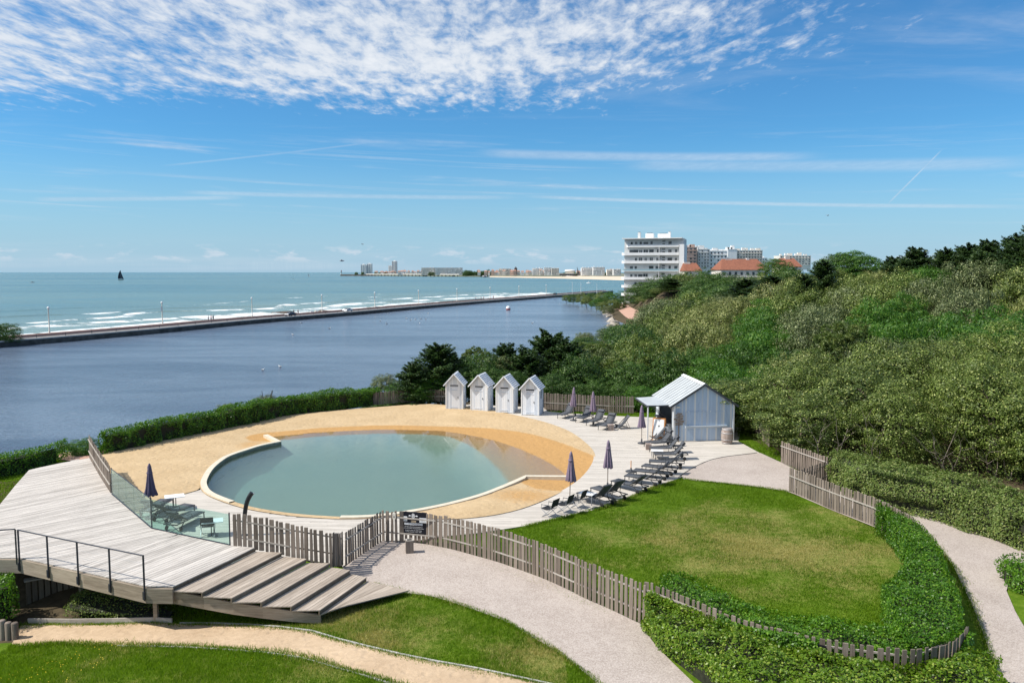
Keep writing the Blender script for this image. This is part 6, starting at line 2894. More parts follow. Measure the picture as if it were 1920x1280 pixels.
# trees one can pick out
G1 = 'trees standing behind the beach huts'
for k, (px, py, d, r, kind, lab) in enumerate((
        (806, 640, 69, 3.5, 'cypress', 'wind-bent dark cypress nearest the lake with a pointed top'),
        (845, 660, 72, 2.9, 'cypress', 'lower dark cypress against the water, right beside the pointed one'),
        (768, 676, 67.5, 2.3, 'cypress', 'low dark cypress leaning over the lake left of the pointed one'),
        (942, 640, 75, 3.0, 'cypress', 'dark cypress left of the big pair, above the second hut'),
        (906, 668, 71, 2.6, 'deep', 'deep green rounded tree above the gap of the second and third huts'),
        (893, 648, 79, 1.6, 'pine', 'small feathery pine standing out against the lake'),
        (925, 668, 73, 2.4, 'grey', 'grey-green rounded tree between small pine and tall cypress'),
        (972, 650, 72, 3.4, 'cypress', 'left half of the big dark cypress pair above the third hut'),
        (1014, 613, 77, 4.4, 'cypress', 'tallest dark cypress rising above the last two huts'),
        (1052, 632, 74, 3.3, 'cypress', 'dark cypress directly right of the tallest one'),
        (1085, 668, 71, 2.6, 'deep', 'deep green tree over the rear fence, left of the rear parasols'),
        (1130, 662, 74, 3.0, 'pine', 'broad olive pine above the two rear parasols'),
        (1178, 676, 71, 2.8, 'deep', 'deep green tree behind the rear lounger group'),
        (1215, 655, 76, 3.2, 'pine', 'yellow-green pine behind the shed hatch'),
        (1262, 668, 73, 3.0, 'deep', 'dark tree directly behind the shed roof ridge'),
        (1310, 660, 75, 3.1, 'deep', 'dark tree over the right roof slope of the shed'),
        (1350, 672, 68, 3.0, 'bright', 'fresh green tree over the right corner of the shed'))):
    c = Q(px, py, d)
    tree(kind, c.x, c.y, c.z, r, lab, G1, 300 + k, 1.15)
G2 = 'low bushes under the trees by the huts'
for k, (px, py, d, r, kind, lab) in enumerate((
        (722, 702, 72, 1.2, 'grey', 'bare greyish bush at the lake edge left of the bent cypress'),
        (748, 722, 68.5, 1.3, 'bright', 'bright bush just right of the bare grey bush'),
        (785, 712, 67.5, 1.5, 'bright', 'bright bush under the bent cypress'),
        (822, 694, 69, 1.6, 'bright', 'light green bush behind the first hut'),
        (868, 680, 70, 1.9, 'deep', 'deep green bush seen over the roof of the second hut'),
        (910, 688, 69, 1.8, 'deep', 'deep green bush seen between the second and third hut roofs'),
        (955, 694, 68, 1.6, 'deep', 'dark bush behind the third hut roof'),
        (1035, 700, 67, 1.6, 'deep', 'dark bush just right of the last hut roof'),
        (1070, 716, 66.5, 1.7, 'deep', 'dark bush behind the first rear parasol'),
        (1118, 712, 66.5, 1.7, 'deep', 'dark bush behind the second rear parasol'),
        (1163, 716, 66, 1.7, 'deep', 'dark bush overhanging the right end of the rear fence'),
        (1208, 722, 64, 1.6, 'bright', 'leafy bush beside the hatch behind the shed parasol'),
        (1392, 742, 55, 1.2, 'bright', 'low green bush at the rear right corner of the shed'))):
    c = Q(px, py, d)
    tree(kind, c.x, c.y, c.z, r, lab, G2, 340 + k)
for k, (px, py, d, r, lab) in enumerate(((733, 728, 70.5, 1.7, 'dark bush behind the short dark fence left of the huts'), (700, 728, 73, 1.5, 'dark bush behind the end of the long hedge'), (768, 728, 69, 1.6, 'dark bush just left of the first hut'))):
    c = Q(px, py, d)
    tree('deep', c.x, c.y, c.z, r, lab, G2, 430 + k)
G3 = 'dark cypresses along the skyline of the dune'
for k, (px, py, d, r, kind, lab) in enumerate((
        (1935, 416, 104, 4.2, 'cypress', 'skyline cypress at the right edge of the view'),
        (1893, 436, 108, 4.2, 'cypress', 'second skyline cypress from the right edge'),
        (1850, 446, 112, 4.2, 'cypress', 'skyline cypress third from the right edge'),
        (1805, 454, 116, 4.4, 'cypress', 'skyline cypress in the right group, fourth from the edge'),
        (1764, 462, 118, 3.6, 'cypress', 'small spiky cypress on the skyline left of the right group'),
        (1712, 460, 122, 4.8, 'cypress', 'flat-topped spreading cypress alone on the skyline'),
        (1672, 478, 126, 4.2, 'cypress', 'low cypress on the skyline right of the rounded tree'),
        (1612, 470, 136, 4.0, 'bright', 'rounded light green tree on the skyline between cypresses'),
        (1572, 474, 138, 3.8, 'deep', 'rounded dark tree on the skyline left of the light one'),
        (1535, 486, 130, 4.0, 'cypress', 'big layered cypress below the pale far block'),
        (1498, 512, 122, 3.8, 'cypress', 'layered cypress lower on the slope left of the big one'),
        (1452, 484, 225, 4.6, 'deep', 'dark round tree in front of the red tiled roofs'))):
    c = Q(px, py, d)
    tree(kind, c.x, c.y, c.z, r, lab, G3, 370 + k)
for k, (px, py, d, r) in enumerate(((1176, 544, 350, 4.0), (1192, 536, 345, 5.0), (1215, 528, 314, 7.0), (1240, 520, 308, 7.0), (1266, 514, 302, 7.0), (1292, 513, 296, 7.0), (1322, 509, 290, 7.0))):
    c = Q(px, py, d)
    tree('deep', c.x, c.y, c.z, r, 'dark green tree hiding the foot of the white rounded block', 'trees at the foot of the white block', 700 + k)
for k, (px, py, d, r, kd) in enumerate(((1196, 562, 312, 3.6, 'deep'), (1208, 566, 300, 3.6, 'oak'), (1220, 572, 290, 3.4, 'deep'), (1232, 566, 300, 4.2, 'grey'), (1238, 580, 276, 3.6, 'oak'), (1216, 556, 322, 4.2, 'deep'), (1246, 560, 300, 4.6, 'oak'), (1226, 586, 262, 3.0, 'grey'))):
    c = Q(px, py, d)
    zg_ = gz1(c.x, c.y)
    tree(kd, c.x, c.y, max(zg_ + 1.6, min(c.z, zg_ + 3.2)), r, 'low dense shrub on the landward side of the pink lake path', 'shrubs by the pink lake path', 720 + k)
c = Q(1586, 598, 72)
tree('pine', c.x, c.y, c.z, 3.0, 'bright yellow-green pine in the middle of the thicket', 'trees standing out of the thicket', 395)


def zone_kind(px, py, rr):
    e = lambda cx, cy, rx, ry: ((px - cx) / rx) ** 2 + ((py - cy) / ry) ** 2 < 1
    if e(1735, 600, 115, 48) or e(1450, 588, 55, 22) or e(1850, 612, 80, 22):
        return 'bright'
    if e(1395, 672, 125, 50) or e(1330, 720, 70, 40):
        return 'deep' if rr.random() < .6 else 'bright'
    if e(1385, 615, 115, 46) or e(1400, 555, 90, 20):
        return 'tan'
    if e(1590, 590, 90, 50) or e(1840, 545, 110, 50):
        return 'grey'
    if e(1680, 500, 110, 30):
        return rr.choice(['oak', 'bright', 'tan'])
    if e(1330, 530, 190, 34):
        return rr.choice(['deep', 'deep', 'cypress', 'oak', 'tan'])
    if py < 470 and px > 1700:
        return 'cypress'
    if px < 1275 and py > 560:
        return rr.choice(['deep', 'oak', 'deep', 'pine', 'grey'])
    if e(1650, 720, 300, 90):
        return rr.choice(['oak', 'oak', 'oak', 'grey', 'tan'])
    return rr.choice(['oak', 'oak', 'grey', 'oak', 'tan'])


LAB = {'front': 'big olive-green holm oak in the front row above the gravel walk', 'oak': 'olive-green holm oak dome in the closed dune thicket', 'grey': 'grey-olive rounded crown in the closed dune thicket', 'tan': 'straw-flowered rounded shrub in the closed dune thicket',
       'bright': 'fresh green rounded shrub in the closed dune thicket', 'deep': 'deep green rounded tree in the closed dune thicket', 'cypress': 'dark layered cypress within the dune thicket', 'pine': 'pine within the dune thicket'}
FAR_LAB = {k: v.replace('in the closed dune thicket', 'on the far slope below the apartment blocks').replace('within the dune thicket', 'on the far slope below the apartment blocks') for k, v in LAB.items()}
PIN = [(4, 100), (9, 86), (15, 70), (14.5, 63), (15.2, 55), (16.2, 48.5), (19.5, 44.2), (24.5, 41.2), (31, 38), (44, 34), (60, 60), (130, 180), (190, 300), (170, 345), (60, 345), (33, 300), (34, 262), (30, 240), (18, 195), (11, 150), (6, 118)]


def px_of(x, y):
    return 960 + x / y * F


def fill_thicket():
    rr = random.Random(77)
    pts = []
    cand = []
    for _ in range(42000):
        y = 38 + 305 * rr.random() ** 1.7
        x = rr.uniform(-9, .70 * y + 6)
        cand.append((x, y))
    X = np.array([c[0] for c in cand])
    Y = np.array([c[1] for c in cand])
    ok = inpoly(X, Y, PIN)
    # the path at the lakeside stays open
    lp = [(p.x, p.y) for p in LAKEPATH]
    ok &= ~((inpoly(X, Y, lp)) | (dist_polyline(X, Y, lp + [lp[0]]) < 7.0))
    grid = []
    for (x, y), k in zip(cand, ok):
        if not k:
            continue
        r = np.interp(y, [40, 60, 90, 150, 340], [2.9, 3.6, 4.3, 5.6, 7.2]) * rr.uniform(.85, 1.15)
        sp = r * np.interp(y, [40, 60, 80, 340], [1.15, 1.3, 1.55, 1.6])
        if all((x - a) ** 2 + (y - b) ** 2 > sp * sp * (1.0 if y < 200 else 1.0) for a, b in pts):
            pts.append((x, y))
            grid.append((x, y, r))
    Z = canopy_z(np.array([g[0] for g in grid]), np.array([g[1] for g in grid]))
    n = 0
    for k, ((x, y, r), z) in enumerate(zip(grid, Z)):
        zg = gz1(x, y)
        ztop = z + rr.uniform(-1.5, .9) * (1.0 if y > 58 else .6)
        s = float(shore_sd(np.array([x]), np.array([y]))[0])
        if s < r * (.75 if y > 100 else .4):
            r = max(1.6, s / (.8 if y > 100 else .4))
        if s < 12 and y > 100:
            ztop = min(ztop, zg + 2.0 + s * .15)
        ztop = max(ztop, zg + 1.3)
        if ztop > zg + 9:
            ztop = zg + 9
        u = x / y
        yy = 510 - (ztop - CAM_H) / y * F
        kind = zone_kind(960 + u * F, yy + 8, rr)
        if y > 95 and px_of(x, y) < 1225:
            ztop = min(ztop, CAM_H - 98 / F * y)      # low salt-pruned growth beside the lake path
        if y > 185 and px_of(x, y) < 1235:
            ztop = min(ztop, zg + 2.2)
            r = min(r, 3.4)
        ztop = max(ztop, zg + 1.0)
        if y > 150:
            kind = rr.choice(['deep', 'deep', 'deep', 'oak', 'oak', 'cypress', 'grey'])
        far = y > 170
        if y < 57 and x > 13:
            kind = 'front'
        px = 960 + u * F
        band = ['behind the rear fence', 'behind the rear loungers', 'behind the shed', 'above the gravel gate', 'over the mid ivy bank', 'over the right ivy bank'][int(np.searchsorted([1100, 1250, 1420, 1560, 1740], px))]
        if far:
            band = ['beside the pink lake path', 'below the white block', 'below the small tiled house', 'below the long tiled house', 'right of the tiled roofs', 'under the pale lone block', 'under the skyline trees', 'at the right skyline'][int(np.searchsorted([1215, 1290, 1345, 1440, 1490, 1560, 1680], px))]
        rank = ['front rank', 'second rank', 'third rank', 'mid slope', 'upper slope', 'far slope'][int(np.searchsorted([52, 60, 75, 100, 170], y))]
        size = 'small' if r < np.interp(y, [40, 60, 90, 150, 340], [2.5, 2.85, 3.4, 4.7, 6.8]) else 'large'
        what = {'front': 'tall olive oak', 'oak': 'olive-green oak', 'grey': 'grey-olive oak', 'tan': 'straw-flowered shrub', 'bright': 'fresh green shrub', 'deep': 'deep green tree', 'cypress': 'layered cypress', 'pine': 'pine'}[kind]
        lab = size + ' ' + what + ' ' + band + ', ' + rank
        tree(kind, x, y, ztop, r, lab, 'thicket on the far slope' if far else 'thicket on the dune', 1000 + k, 1.0 if y < 58 else 1.45)
        n += 1
    return n


print('thicket', fill_thicket())

# low shrubs along the far lake shore
for k, (px, py, d, r, kind) in enumerate(((1075, 551, 400, 3.2, 'deep'), (1092, 550, 385, 3.4, 'oak'), (1110, 549, 370, 3.4, 'deep'), (1128, 549, 360, 3.6, 'oak'), (1146, 549, 350, 3.8, 'bright'), (1100, 556, 345, 2.6, 'oak'),
                                          (1118, 560, 325, 2.8, 'bright'), (1131, 566, 305, 2.6, 'oak'), (1141, 573, 288, 2.4, 'grey'), (1150, 562, 312, 2.8, 'oak'), (1163, 560, 318, 3.0, 'deep'),
                                          (1128, 556, 330, 2.8, 'deep'), (1062, 553, 415, 2.4, 'oak'))):
    c = Q(px, py, d)
    tree(kind, c.x, c.y, max(c.z, gz1(c.x, c.y) + 1.4), r, 'low salt-bitten shrub along the far right lake shore', 'shrubs along the far lake shore', 600 + k)
# dark bush on the causeway at the left edge, bushes by the near hedge
c = P(-4, 640, QUAY_Z)
t = thing('tamarisk_bush', 'dark bush at the left end of the causeway', 'bush', (c.x, c.y, QUAY_Z))
add('crown', CR['deep'][0][0], t, (0, 2, .6), (0, 0, 0), (1.15, 1.15, 1.15))
add('trunk', TR[0], t, (0, 2, 0), (0, 0, 0), (1, 1, 2.0))
for k, (px, py, d, r, kind, lab) in enumerate(((424, 757, 58.5, 1.0, 'grey', 'wild bush growing out of the left hedge middle'), (500, 741, 64.5, 1.0, 'grey', 'round bush behind the long hedge toward the lake'),
                                               (690, 728, 73, .9, 'grey', 'small bush at the right end of the long hedge'), (158, 826, 47.6, 1.0, 'bright', 'small clipped bush block between brick path and paling'),
                                               (125, 832, 51, .7, 'grey', 'low wild tuft by the lake behind the brick path'))):
    c = Q(px, py, d)
    tree(kind, c.x, c.y, c.z, r, lab, None, 640 + k)


# ------------------------------------------------------------------ hedges
def hedge(name, label, foot, height, leaf, mat, dens=420, seed=1, wild=0.10, core=.16, group=None, zbase=0.0, side=1.0, topfun=None):
    """foot: outline on the ground; clipped top at height (number or function of x, y)"""
    rg = np.random.default_rng(seed)
    foot = resample(foot, .25, True)
    foot2 = [(p.x, p.y) for p in foot]
    hf = (lambda X, Y: np.full_like(np.asarray(X, float), height)) if not callable(height) else height
    xs = [p[0] for p in foot2]
    ys = [p[1] for p in foot2]
    A = (max(xs) - min(xs)) * (max(ys) - min(ys))
    n = int(A * dens)
    X, Y = rg.uniform(min(xs), max(xs), n), rg.uniform(min(ys), max(ys), n)
    k = inpoly(X, Y, foot2)
    X, Y = X[k], Y[k]
    de = dist_polyline(X, Y, foot2 + [foot2[0]])
    n = len(X)
    rnd = .16 * np.exp(-de / .16)
    lump = (vnoise(X, Y, 1.6, seed) - .5) * wild * 2.2 + (vnoise(X, Y, 5.0, seed + 3) - .5) * wild * 1.4
    Z = zbase + hf(X, Y) - rnd + lump - rg.uniform(0, 1, n) ** 2 * .22
    C = np.column_stack([X, Y, Z])
    N = np.tile(np.array([0, 0, 1.0]), (n, 1))
    # sides
    per = 0
    cs, ns = [], []
    cen = np.array([sum(xs) / len(xs), sum(ys) / len(ys)])
    sgn = 1.0 if sum(foot2[i][0] * foot2[(i + 1) % len(foot2)][1] - foot2[(i + 1) % len(foot2)][0] * foot2[i][1] for i in range(len(foot2))) > 0 else -1.0
    for a, b in zip(foot2, foot2[1:] + foot2[:1]):
        L = math.hypot(b[0] - a[0], b[1] - a[1])
        hm = float(hf(np.array([a[0]]), np.array([a[1]]))[0])
        m = int(L * hm * dens * side)
        if m < 1:
            continue
        t = rg.uniform(0, 1, m)
        nx, ny = (b[1] - a[1]) / (L + 1e-9) * sgn, -(b[0] - a[0]) / (L + 1e-9) * sgn
        x, y = a[0] + (b[0] - a[0]) * t, a[1] + (b[1] - a[1]) * t
        z = rg.uniform(.02, 1, m) * hm
        out = (vnoise(x * 1.0 + y, z, 1.9, seed + 5) - .5) * wild * 2.4 - rg.uniform(0, 1, m) ** 2 * .20
        cs.append(np.column_stack([x + nx * out, y + ny * out, zbase + z]))
        ns.append(np.column_stack([np.full(m, nx), np.full(m, ny), np.full(m, .35)]))
    C = np.vstack([C] + cs)
    N = np.vstack([N] + ns)
    V = leaf_quads(C, N, leaf, .58, .55, rg, .1)
    o = thing(name, label, 'hedge', (0, 0, 0), 0, group)
    add('foliage', quads_mesh('foliage', V, mat), o)
    # solid dark core added inside to stop light showing through the leaves
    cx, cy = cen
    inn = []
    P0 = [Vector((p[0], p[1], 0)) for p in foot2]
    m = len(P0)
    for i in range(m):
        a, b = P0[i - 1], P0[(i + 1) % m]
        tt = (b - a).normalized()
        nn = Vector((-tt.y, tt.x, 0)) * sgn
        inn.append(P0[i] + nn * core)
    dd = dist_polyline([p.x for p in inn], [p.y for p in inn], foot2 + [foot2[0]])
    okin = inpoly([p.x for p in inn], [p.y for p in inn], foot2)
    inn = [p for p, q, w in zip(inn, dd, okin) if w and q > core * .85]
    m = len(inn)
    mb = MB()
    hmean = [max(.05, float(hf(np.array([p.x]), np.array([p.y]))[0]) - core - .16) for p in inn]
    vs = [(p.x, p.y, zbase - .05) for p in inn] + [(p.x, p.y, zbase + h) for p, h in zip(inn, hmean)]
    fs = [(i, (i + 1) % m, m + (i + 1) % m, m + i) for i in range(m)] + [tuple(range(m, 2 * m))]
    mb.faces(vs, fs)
    mb.build('blocker_core', M['dark_fill'], o)
    return o


HR = PL([(1651, 987), (1668, 1024), (1692, 1054), (1699, 1082), (1693, 1114), (1672, 1148), (1650, 1162)]) + \
    [V3(P(a, b, 1.2), 0) for a, b in [(1700, 1200), (1765, 1200), (1797, 1186), (1806, 1160), (1801, 1113), (1781, 1066), (1758, 1017), (1731, 983), (1697, 961), (1652, 955)]]
hedge('clipped_hedge', 'bright green clipped hedge curving along the right side of the lawn', HR, 1.22, .078, M['leaf_hedge'], 950, 11, .08)
HFI = [V3(P(a, b, 1.0), 0) for a, b in [(1236, 1090), (1246, 1077), (1272, 1077), (1314, 1096), (1356, 1113), (1400, 1135), (1455, 1150), (1527, 1160), (1591, 1173), (1650, 1170), (1700, 1190)]] + \
    [V3(p, 0) + Vector((0, .10, 0)) for p in reversed(HEDGED[3:27])]
hedge('clipped_hedge', 'ragged low green hedge on the lawn side of the overgrown picket fence', HFI, lambda X, Y: 1.12 + .18 * (vnoise(X, Y, .9, 3) - .5), .080, M['leaf_hedge'], 850, 12, .14)
HFO = [V3(p, 0) + Vector((0, -.12, 0)) for p in HEDGED[1:33]] + [V3(P(1868, 1232, .9), 0), V3(P(1880, 1270, .8), 0), V3(P(1890, 1330, .8), 0)] + PL([(1760, 1370), (1560, 1370), (1400, 1345), (1308, 1281), (1270, 1249), (1229, 1219), (1211, 1200), (1207, 1178)])
hedge('clipped_hedge', 'broad yellow-green hedge on the camera side of the overgrown picket fence', HFO, lambda X, Y: 1.02 + .32 * (vnoise(X, Y, 1.1, 6) - .5) - .12 * smooth01((X - 8.5) / 3.0), .088, M['leaf_hedge_yellow'], 850, 13, .17)
HL3F = PL([(188, 853), (250, 842), (300, 830), (370, 815), (440, 801), (500, 789), (560, 776), (640, 768), (712, 757)])
HL3B = [p + Vector((-.25, d, 0)) for p, d in zip(HL3F, (1.2, 1.7, 1.7, 1.7, 1.6, 1.6, 1.6, 1.5, 1.3))]
hedge('clipped_hedge', 'long dark green clipped hedge between the sand and the lake', catmull(HL3F, 3) + list(reversed(catmull(HL3B, 3))), lambda X, Y: 1.40 + .34 * (vnoise(X, Y, .33, 9) - .5), .105, M['leaf_hedge'], 420, 14, .20)
HL1F = PL([(-90, 915), (0, 896), (60, 884), (106, 868)])
hedge('clipped_hedge', 'short thick clipped hedge at the left edge of the boardwalk', HL1F + [p + Vector((-.2, 1.7, 0)) for p in reversed(HL1F)], 1.15, .10, M['leaf_hedge'], 330, 15, .10)
IVF = PL([(1556, 912), (1600, 934), (1650, 955), (1720, 968), (1800, 992), (1870, 1017), (1930, 1039), (2060, 1085)])
IVB = [p + Vector((.9, d, 0)) for p, d in zip(IVF, (1.6, 2.2, 2.4, 2.5, 2.6, 2.6, 2.6, 2.6))]
hedge('ivy_bank', 'tall matt green ivy hedge along the right gravel walk', catmull(IVF, 3) + list(reversed(catmull(IVB, 3))), lambda X, Y: 1.75 + .5 * (vnoise(X, Y, .45, 2) - .5), .10, M['leaf_ivy'], 560, 16, .26)
c = P(1925, 1100)
HB = [V3(c, 0) + Vector((1.1 * math.cos(a) + .35, 1.3 * math.sin(a), 0)) for a in [i * math.pi / 8 for i in range(16)]]
hedge('clipped_bush', 'green bush at the right edge beside the gravel walk', HB, .75, .085, M['leaf_hedge'], 520, 17, .2)
c = P(0, 1080, .3)
HB = [V3(P(4, 1105, 0.1), 0) + Vector((.75 * math.cos(a) - .3, .8 * math.sin(a) - .2, 0)) for a in [i * math.pi / 8 for i in range(16)]]
hedge('clipped_bush', 'green bush at the left edge below the boardwalk railing', HB, 1.3, .085, M['leaf_hedge'], 420, 18, .2, zbase=-.75)
# ivy mound in the half shade under the boardwalk
HM = PGL([(118, 1165), (150, 1168), (220, 1167), (283, 1165), (320, 1167), (330, 1150), (260, 1135), (190, 1120), (140, 1130)])
HM = [V3(p, 0) for p in HM]
hedge('ivy_bank', 'low ivy mound in the half shade under the boardwalk', HM, lambda X, Y: .06 + .62 * smooth01(dist_polyline(X, Y, HM + [HM[0]]) / .95), .07, M['leaf_ivy'], 800, 19, .14, .10, zbase=-.50)


def bare_thicket():
    """tangles of bare pale stems in the shade below the front oaks"""
    rr = random.Random(55)
    for k, (px, py, d) in enumerate(((1545, 850, 45.2), (1640, 855, 44.0), (1770, 850, 42.5), (1880, 850, 41.5))):
        c = Q(px, py, d)
        zg = gz1(c.x, c.y)
        t = thing('bare_shrub', 'tangle of bare pale stems in the shade under the front oaks', 'shrub', (c.x, c.y, zg), 0, 'bare stems under the front oaks')
        mb = MB()
        for i in range(6):
            a = rr.uniform(0, 6.28)
            p = Vector((rr.uniform(-.5, .5), rr.uniform(-.4, .4), -.1))
            pts = [p]
            dirv = Vector((math.cos(a) * .5, math.sin(a) * .3 - .15, 1.0))
            for s in range(5):
                dirv += Vector((rr.uniform(-.45, .45), rr.uniform(-.4, .3), rr.uniform(-.1, .2)))
                pts.append(pts[-1] + dirv.normalized() * rr.uniform(.5, .85))
            r0 = rr.uniform(.018, .038)
            mb.tube(pts, [r0 * (1 - .14 * q) for q in range(6)], 5)
            for q in range(2, 5):
                e = pts[q] + Vector((rr.uniform(-.8, .8), rr.uniform(-.7, .4), rr.uniform(.1, .7)))
                mb.tube([pts[q], e], [r0 * .4, r0 * .15], 4)
        mb.build('stems', M['barestem'], t)
        # low leaves at the foot
        rg = np.random.default_rng(900 + k)
        n = 900
        C = np.column_stack([rg.normal(0, .9, n), rg.normal(0, .6, n), np.abs(rg.normal(.5, .55, n))])
        add('foliage', quads_mesh('foliage', leaf_quads(C, rg.normal(0, 1, (n, 3)) + np.array([0, -.3, .8]), .12, .6, .5, rg), M['leaf_ivy']), t)


M['barestem'] = plain('pale_bare_stem', (.30, .25, .20), .9, var=.3, scale=5)
bare_thicket()


def creeper():
    """leaves climbing through the overgrown fence"""
    rg = np.random.default_rng(41)
    n = 26000
    sarr = rg.uniform(.02, .98, n)
    keep = vnoise(sarr * hedged_L, sarr * 0, .55, 3) > .40
    sarr = sarr[keep]
    n = len(sarr)
    C = np.empty((n, 3))
    N = np.empty((n, 3))
    hgt = vnoise(sarr * hedged_L, sarr * 0, 1.3, 8)
    for i, q in enumerate(sarr):
        c, a = hedged_at(q * hedged_L)
        sd = 1 if rg.random() < .6 else -1
        off = sd * (.05 + abs(rg.normal(0, .06)))
        C[i] = (c.x + math.sin(a) * off, c.y - math.cos(a) * off, rg.uniform(.55, .95 + .50 * hgt[i]))
        N[i] = (math.sin(a) * sd, -math.cos(a) * sd, .8)
    t = thing('creeper', 'green creeper climbing in patches over the overgrown picket fence', 'climbing plant')
    add('foliage', quads_mesh('foliage', leaf_quads(C, N, .085, .62, .6, rg, .1), M['leaf_hedge']), t)


creeper()
# ------------------------------------------------------------------ causeway between lake and sea
def ribbon(name, line, d0, d1, z, mat, thick=0.0, kind='structure'):
    a, b = off_line(line, d0), off_line(line, d1)
    mb = MB()
    for i in range(len(line) - 1):
        if thick:
            mb.faces([(a[i].x, a[i].y, z - thick), (a[i + 1].x, a[i + 1].y, z - thick), (a[i + 1].x, a[i + 1].y, z), (a[i].x, a[i].y, z),
                      (b[i + 1].x, b[i + 1].y, z), (b[i].x, b[i].y, z), (b[i + 1].x, b[i + 1].y, z - thick), (b[i].x, b[i].y, z - thick)],
                     [(0, 1, 2, 3), (3, 2, 4, 5), (5, 4, 6, 7)])
        else:
            mb.poly([(a[i].x, a[i].y, z), (a[i + 1].x, a[i + 1].y, z), (b[i + 1].x, b[i + 1].y, z), (b[i].x, b[i].y, z)])
    o = mb.build(name, mat)
    if kind:
        o['kind'] = kind
    return o


LN = QUAY_EXT
ribbon('quay_wall', LN, 0.0, 0.55, QUAY_Z - .10, M['quay'], 2.4)
ribbon('quay_kerb', LN, -0.03, 0.60, QUAY_Z + .18, M['concrete'], .275)
ribbon('causeway_road', LN, 0.60, 6.2, QUAY_Z, M['asphalt'], 1.5)
ribbon('promenade_wall', LN, 6.2, 6.55, QUAY_Z + .5, M['pinkwall'], 1.5)
ribbon('promenade', LN, 6.55, 9.6, QUAY_Z + .12, M['promenade'], 3.0)
ribbon('sea_wall', LN, 9.6, 10.1, QUAY_Z + .35, M['promenade'], 4.0)


def along(px, off):
    """point on the causeway in the direction of pixel column px, off metres seaward of the lake edge"""
    ln = off_line(LN, off)
    u = (px - 960) / F
    for a, b in zip(ln[:-1], ln[1:]):
        # ray x = k*y  (camera at the origin; pitch does not change x/forward much)
        fa = a.x - u * (a.y * math.cos(PITCH) - (QUAY_Z - CAM_H) * math.sin(PITCH))
        fb = b.x - u * (b.y * math.cos(PITCH) - (QUAY_Z - CAM_H) * math.sin(PITCH))
        if fa * fb <= 0:
            t = fa / (fa - fb + 1e-12)
            return a.lerp(b, t), math.atan2((b - a).y, (b - a).x)
    return ln[-1], 0


def make_lamp(label, globe=True, panel=False, banner=False):
    t = thing('street_lamp', label, 'street lamp', (0, 0, 0), 0, 'white lamp posts along the causeway')
    mb = MB()
    mb.lathe([(.20, 0), (.20, .9), (.13, 1.0), (.12, 5.9), (.15, 5.95), (.15, 6.05), (.0, 6.05)], n=10)
    mb.build('post', M['cream'], t)
    mb = MB()
    mb.blob((0, 0, 6.33), (.31, .31, .31), 12, 8)
    mb.build('globe', M['white'], t)
    if banner:
        mb = MB()
        mb.box((-.62, 0, 4.55), (.72, .03, 1.35))
        mb.build('banner', M['white'], t)
        mb = MB()
        mb.box((-.5, 0, 5.25), (.9, .04, .04))
        mb.box((-.5, 0, 3.85), (.9, .04, .04))
        mb.build('banner_arm', M['cream'], t)
    return t


lamp_a = make_lamp('plain')
lamp_b = make_lamp('banner', banner=True)
used = set()
ordn = {}
lamps = [(93, 0, 'white globe lamp near the dark bush at the left end of the causeway'), (305, 1, 'bannered white globe lamp left of the group of people'), (473, 0, 'lamp post with crossbar left of the dark car'),
         (604, 0, 'white globe lamp between the two cars on the causeway'), (703, 1, 'bannered white lamp just right of the pale car'), (785, 0, 'white lamp between the pale car lamp and the walkers'),
         (857, 0, 'white lamp left of the seated walkers'), (919, 1, 'bannered white lamp beside the far walkers'), (973, 0, 'white lamp past the far walkers by the rocks'), (1024, 0, 'white lamp next to the farthest dark car')]
for px, b, lab in lamps:
    src = lamp_b if b else lamp_a
    o = src if id(src) not in used else copy_tree(src)
    used.add(id(src))
    p, a = along(px, 6.9)
    o.location = (p.x, p.y, QUAY_Z + .1)
    o.rotation_euler = (0, 0, a + R(20) if b else a)
    o['label'] = lab
for k, px in enumerate((1073, 1089, 1119)):
    p = Q(px, 557, 520 + 30 * k)
    t = thing('mast', ['tall white mast beyond the end of the causeway, leftmost of three', 'thin white mast in the middle of the three beyond the causeway', 'white mast nearest the round-balconied block'][k], 'mast', (p.x, p.y, -5.0))
    mb = MB()
    mb.tube([(0, 0, 0), (0, 0, 9.5 - k)], [.16, .09], 6)
    mb.build('pole', M['white'], t)
    mb = MB()
    mb.box((0, 0, 9.2 - k), (.9, .1, .12))
    mb.build('cross_arm', M['white'], t)
# railing posts by the lake edge of the road (thin, many): one joined mesh
mb = MB()
for p in resample(off_line(LN, .8), 7.0):
    mb.box((p.x, p.y, QUAY_Z + .45), (.10, .10, .9))
o = mb.build('kerb_posts', M['trimdark'])
tag(o, 'row of small dark kerb posts along the lake edge of the causeway road', None, None, 'stuff')


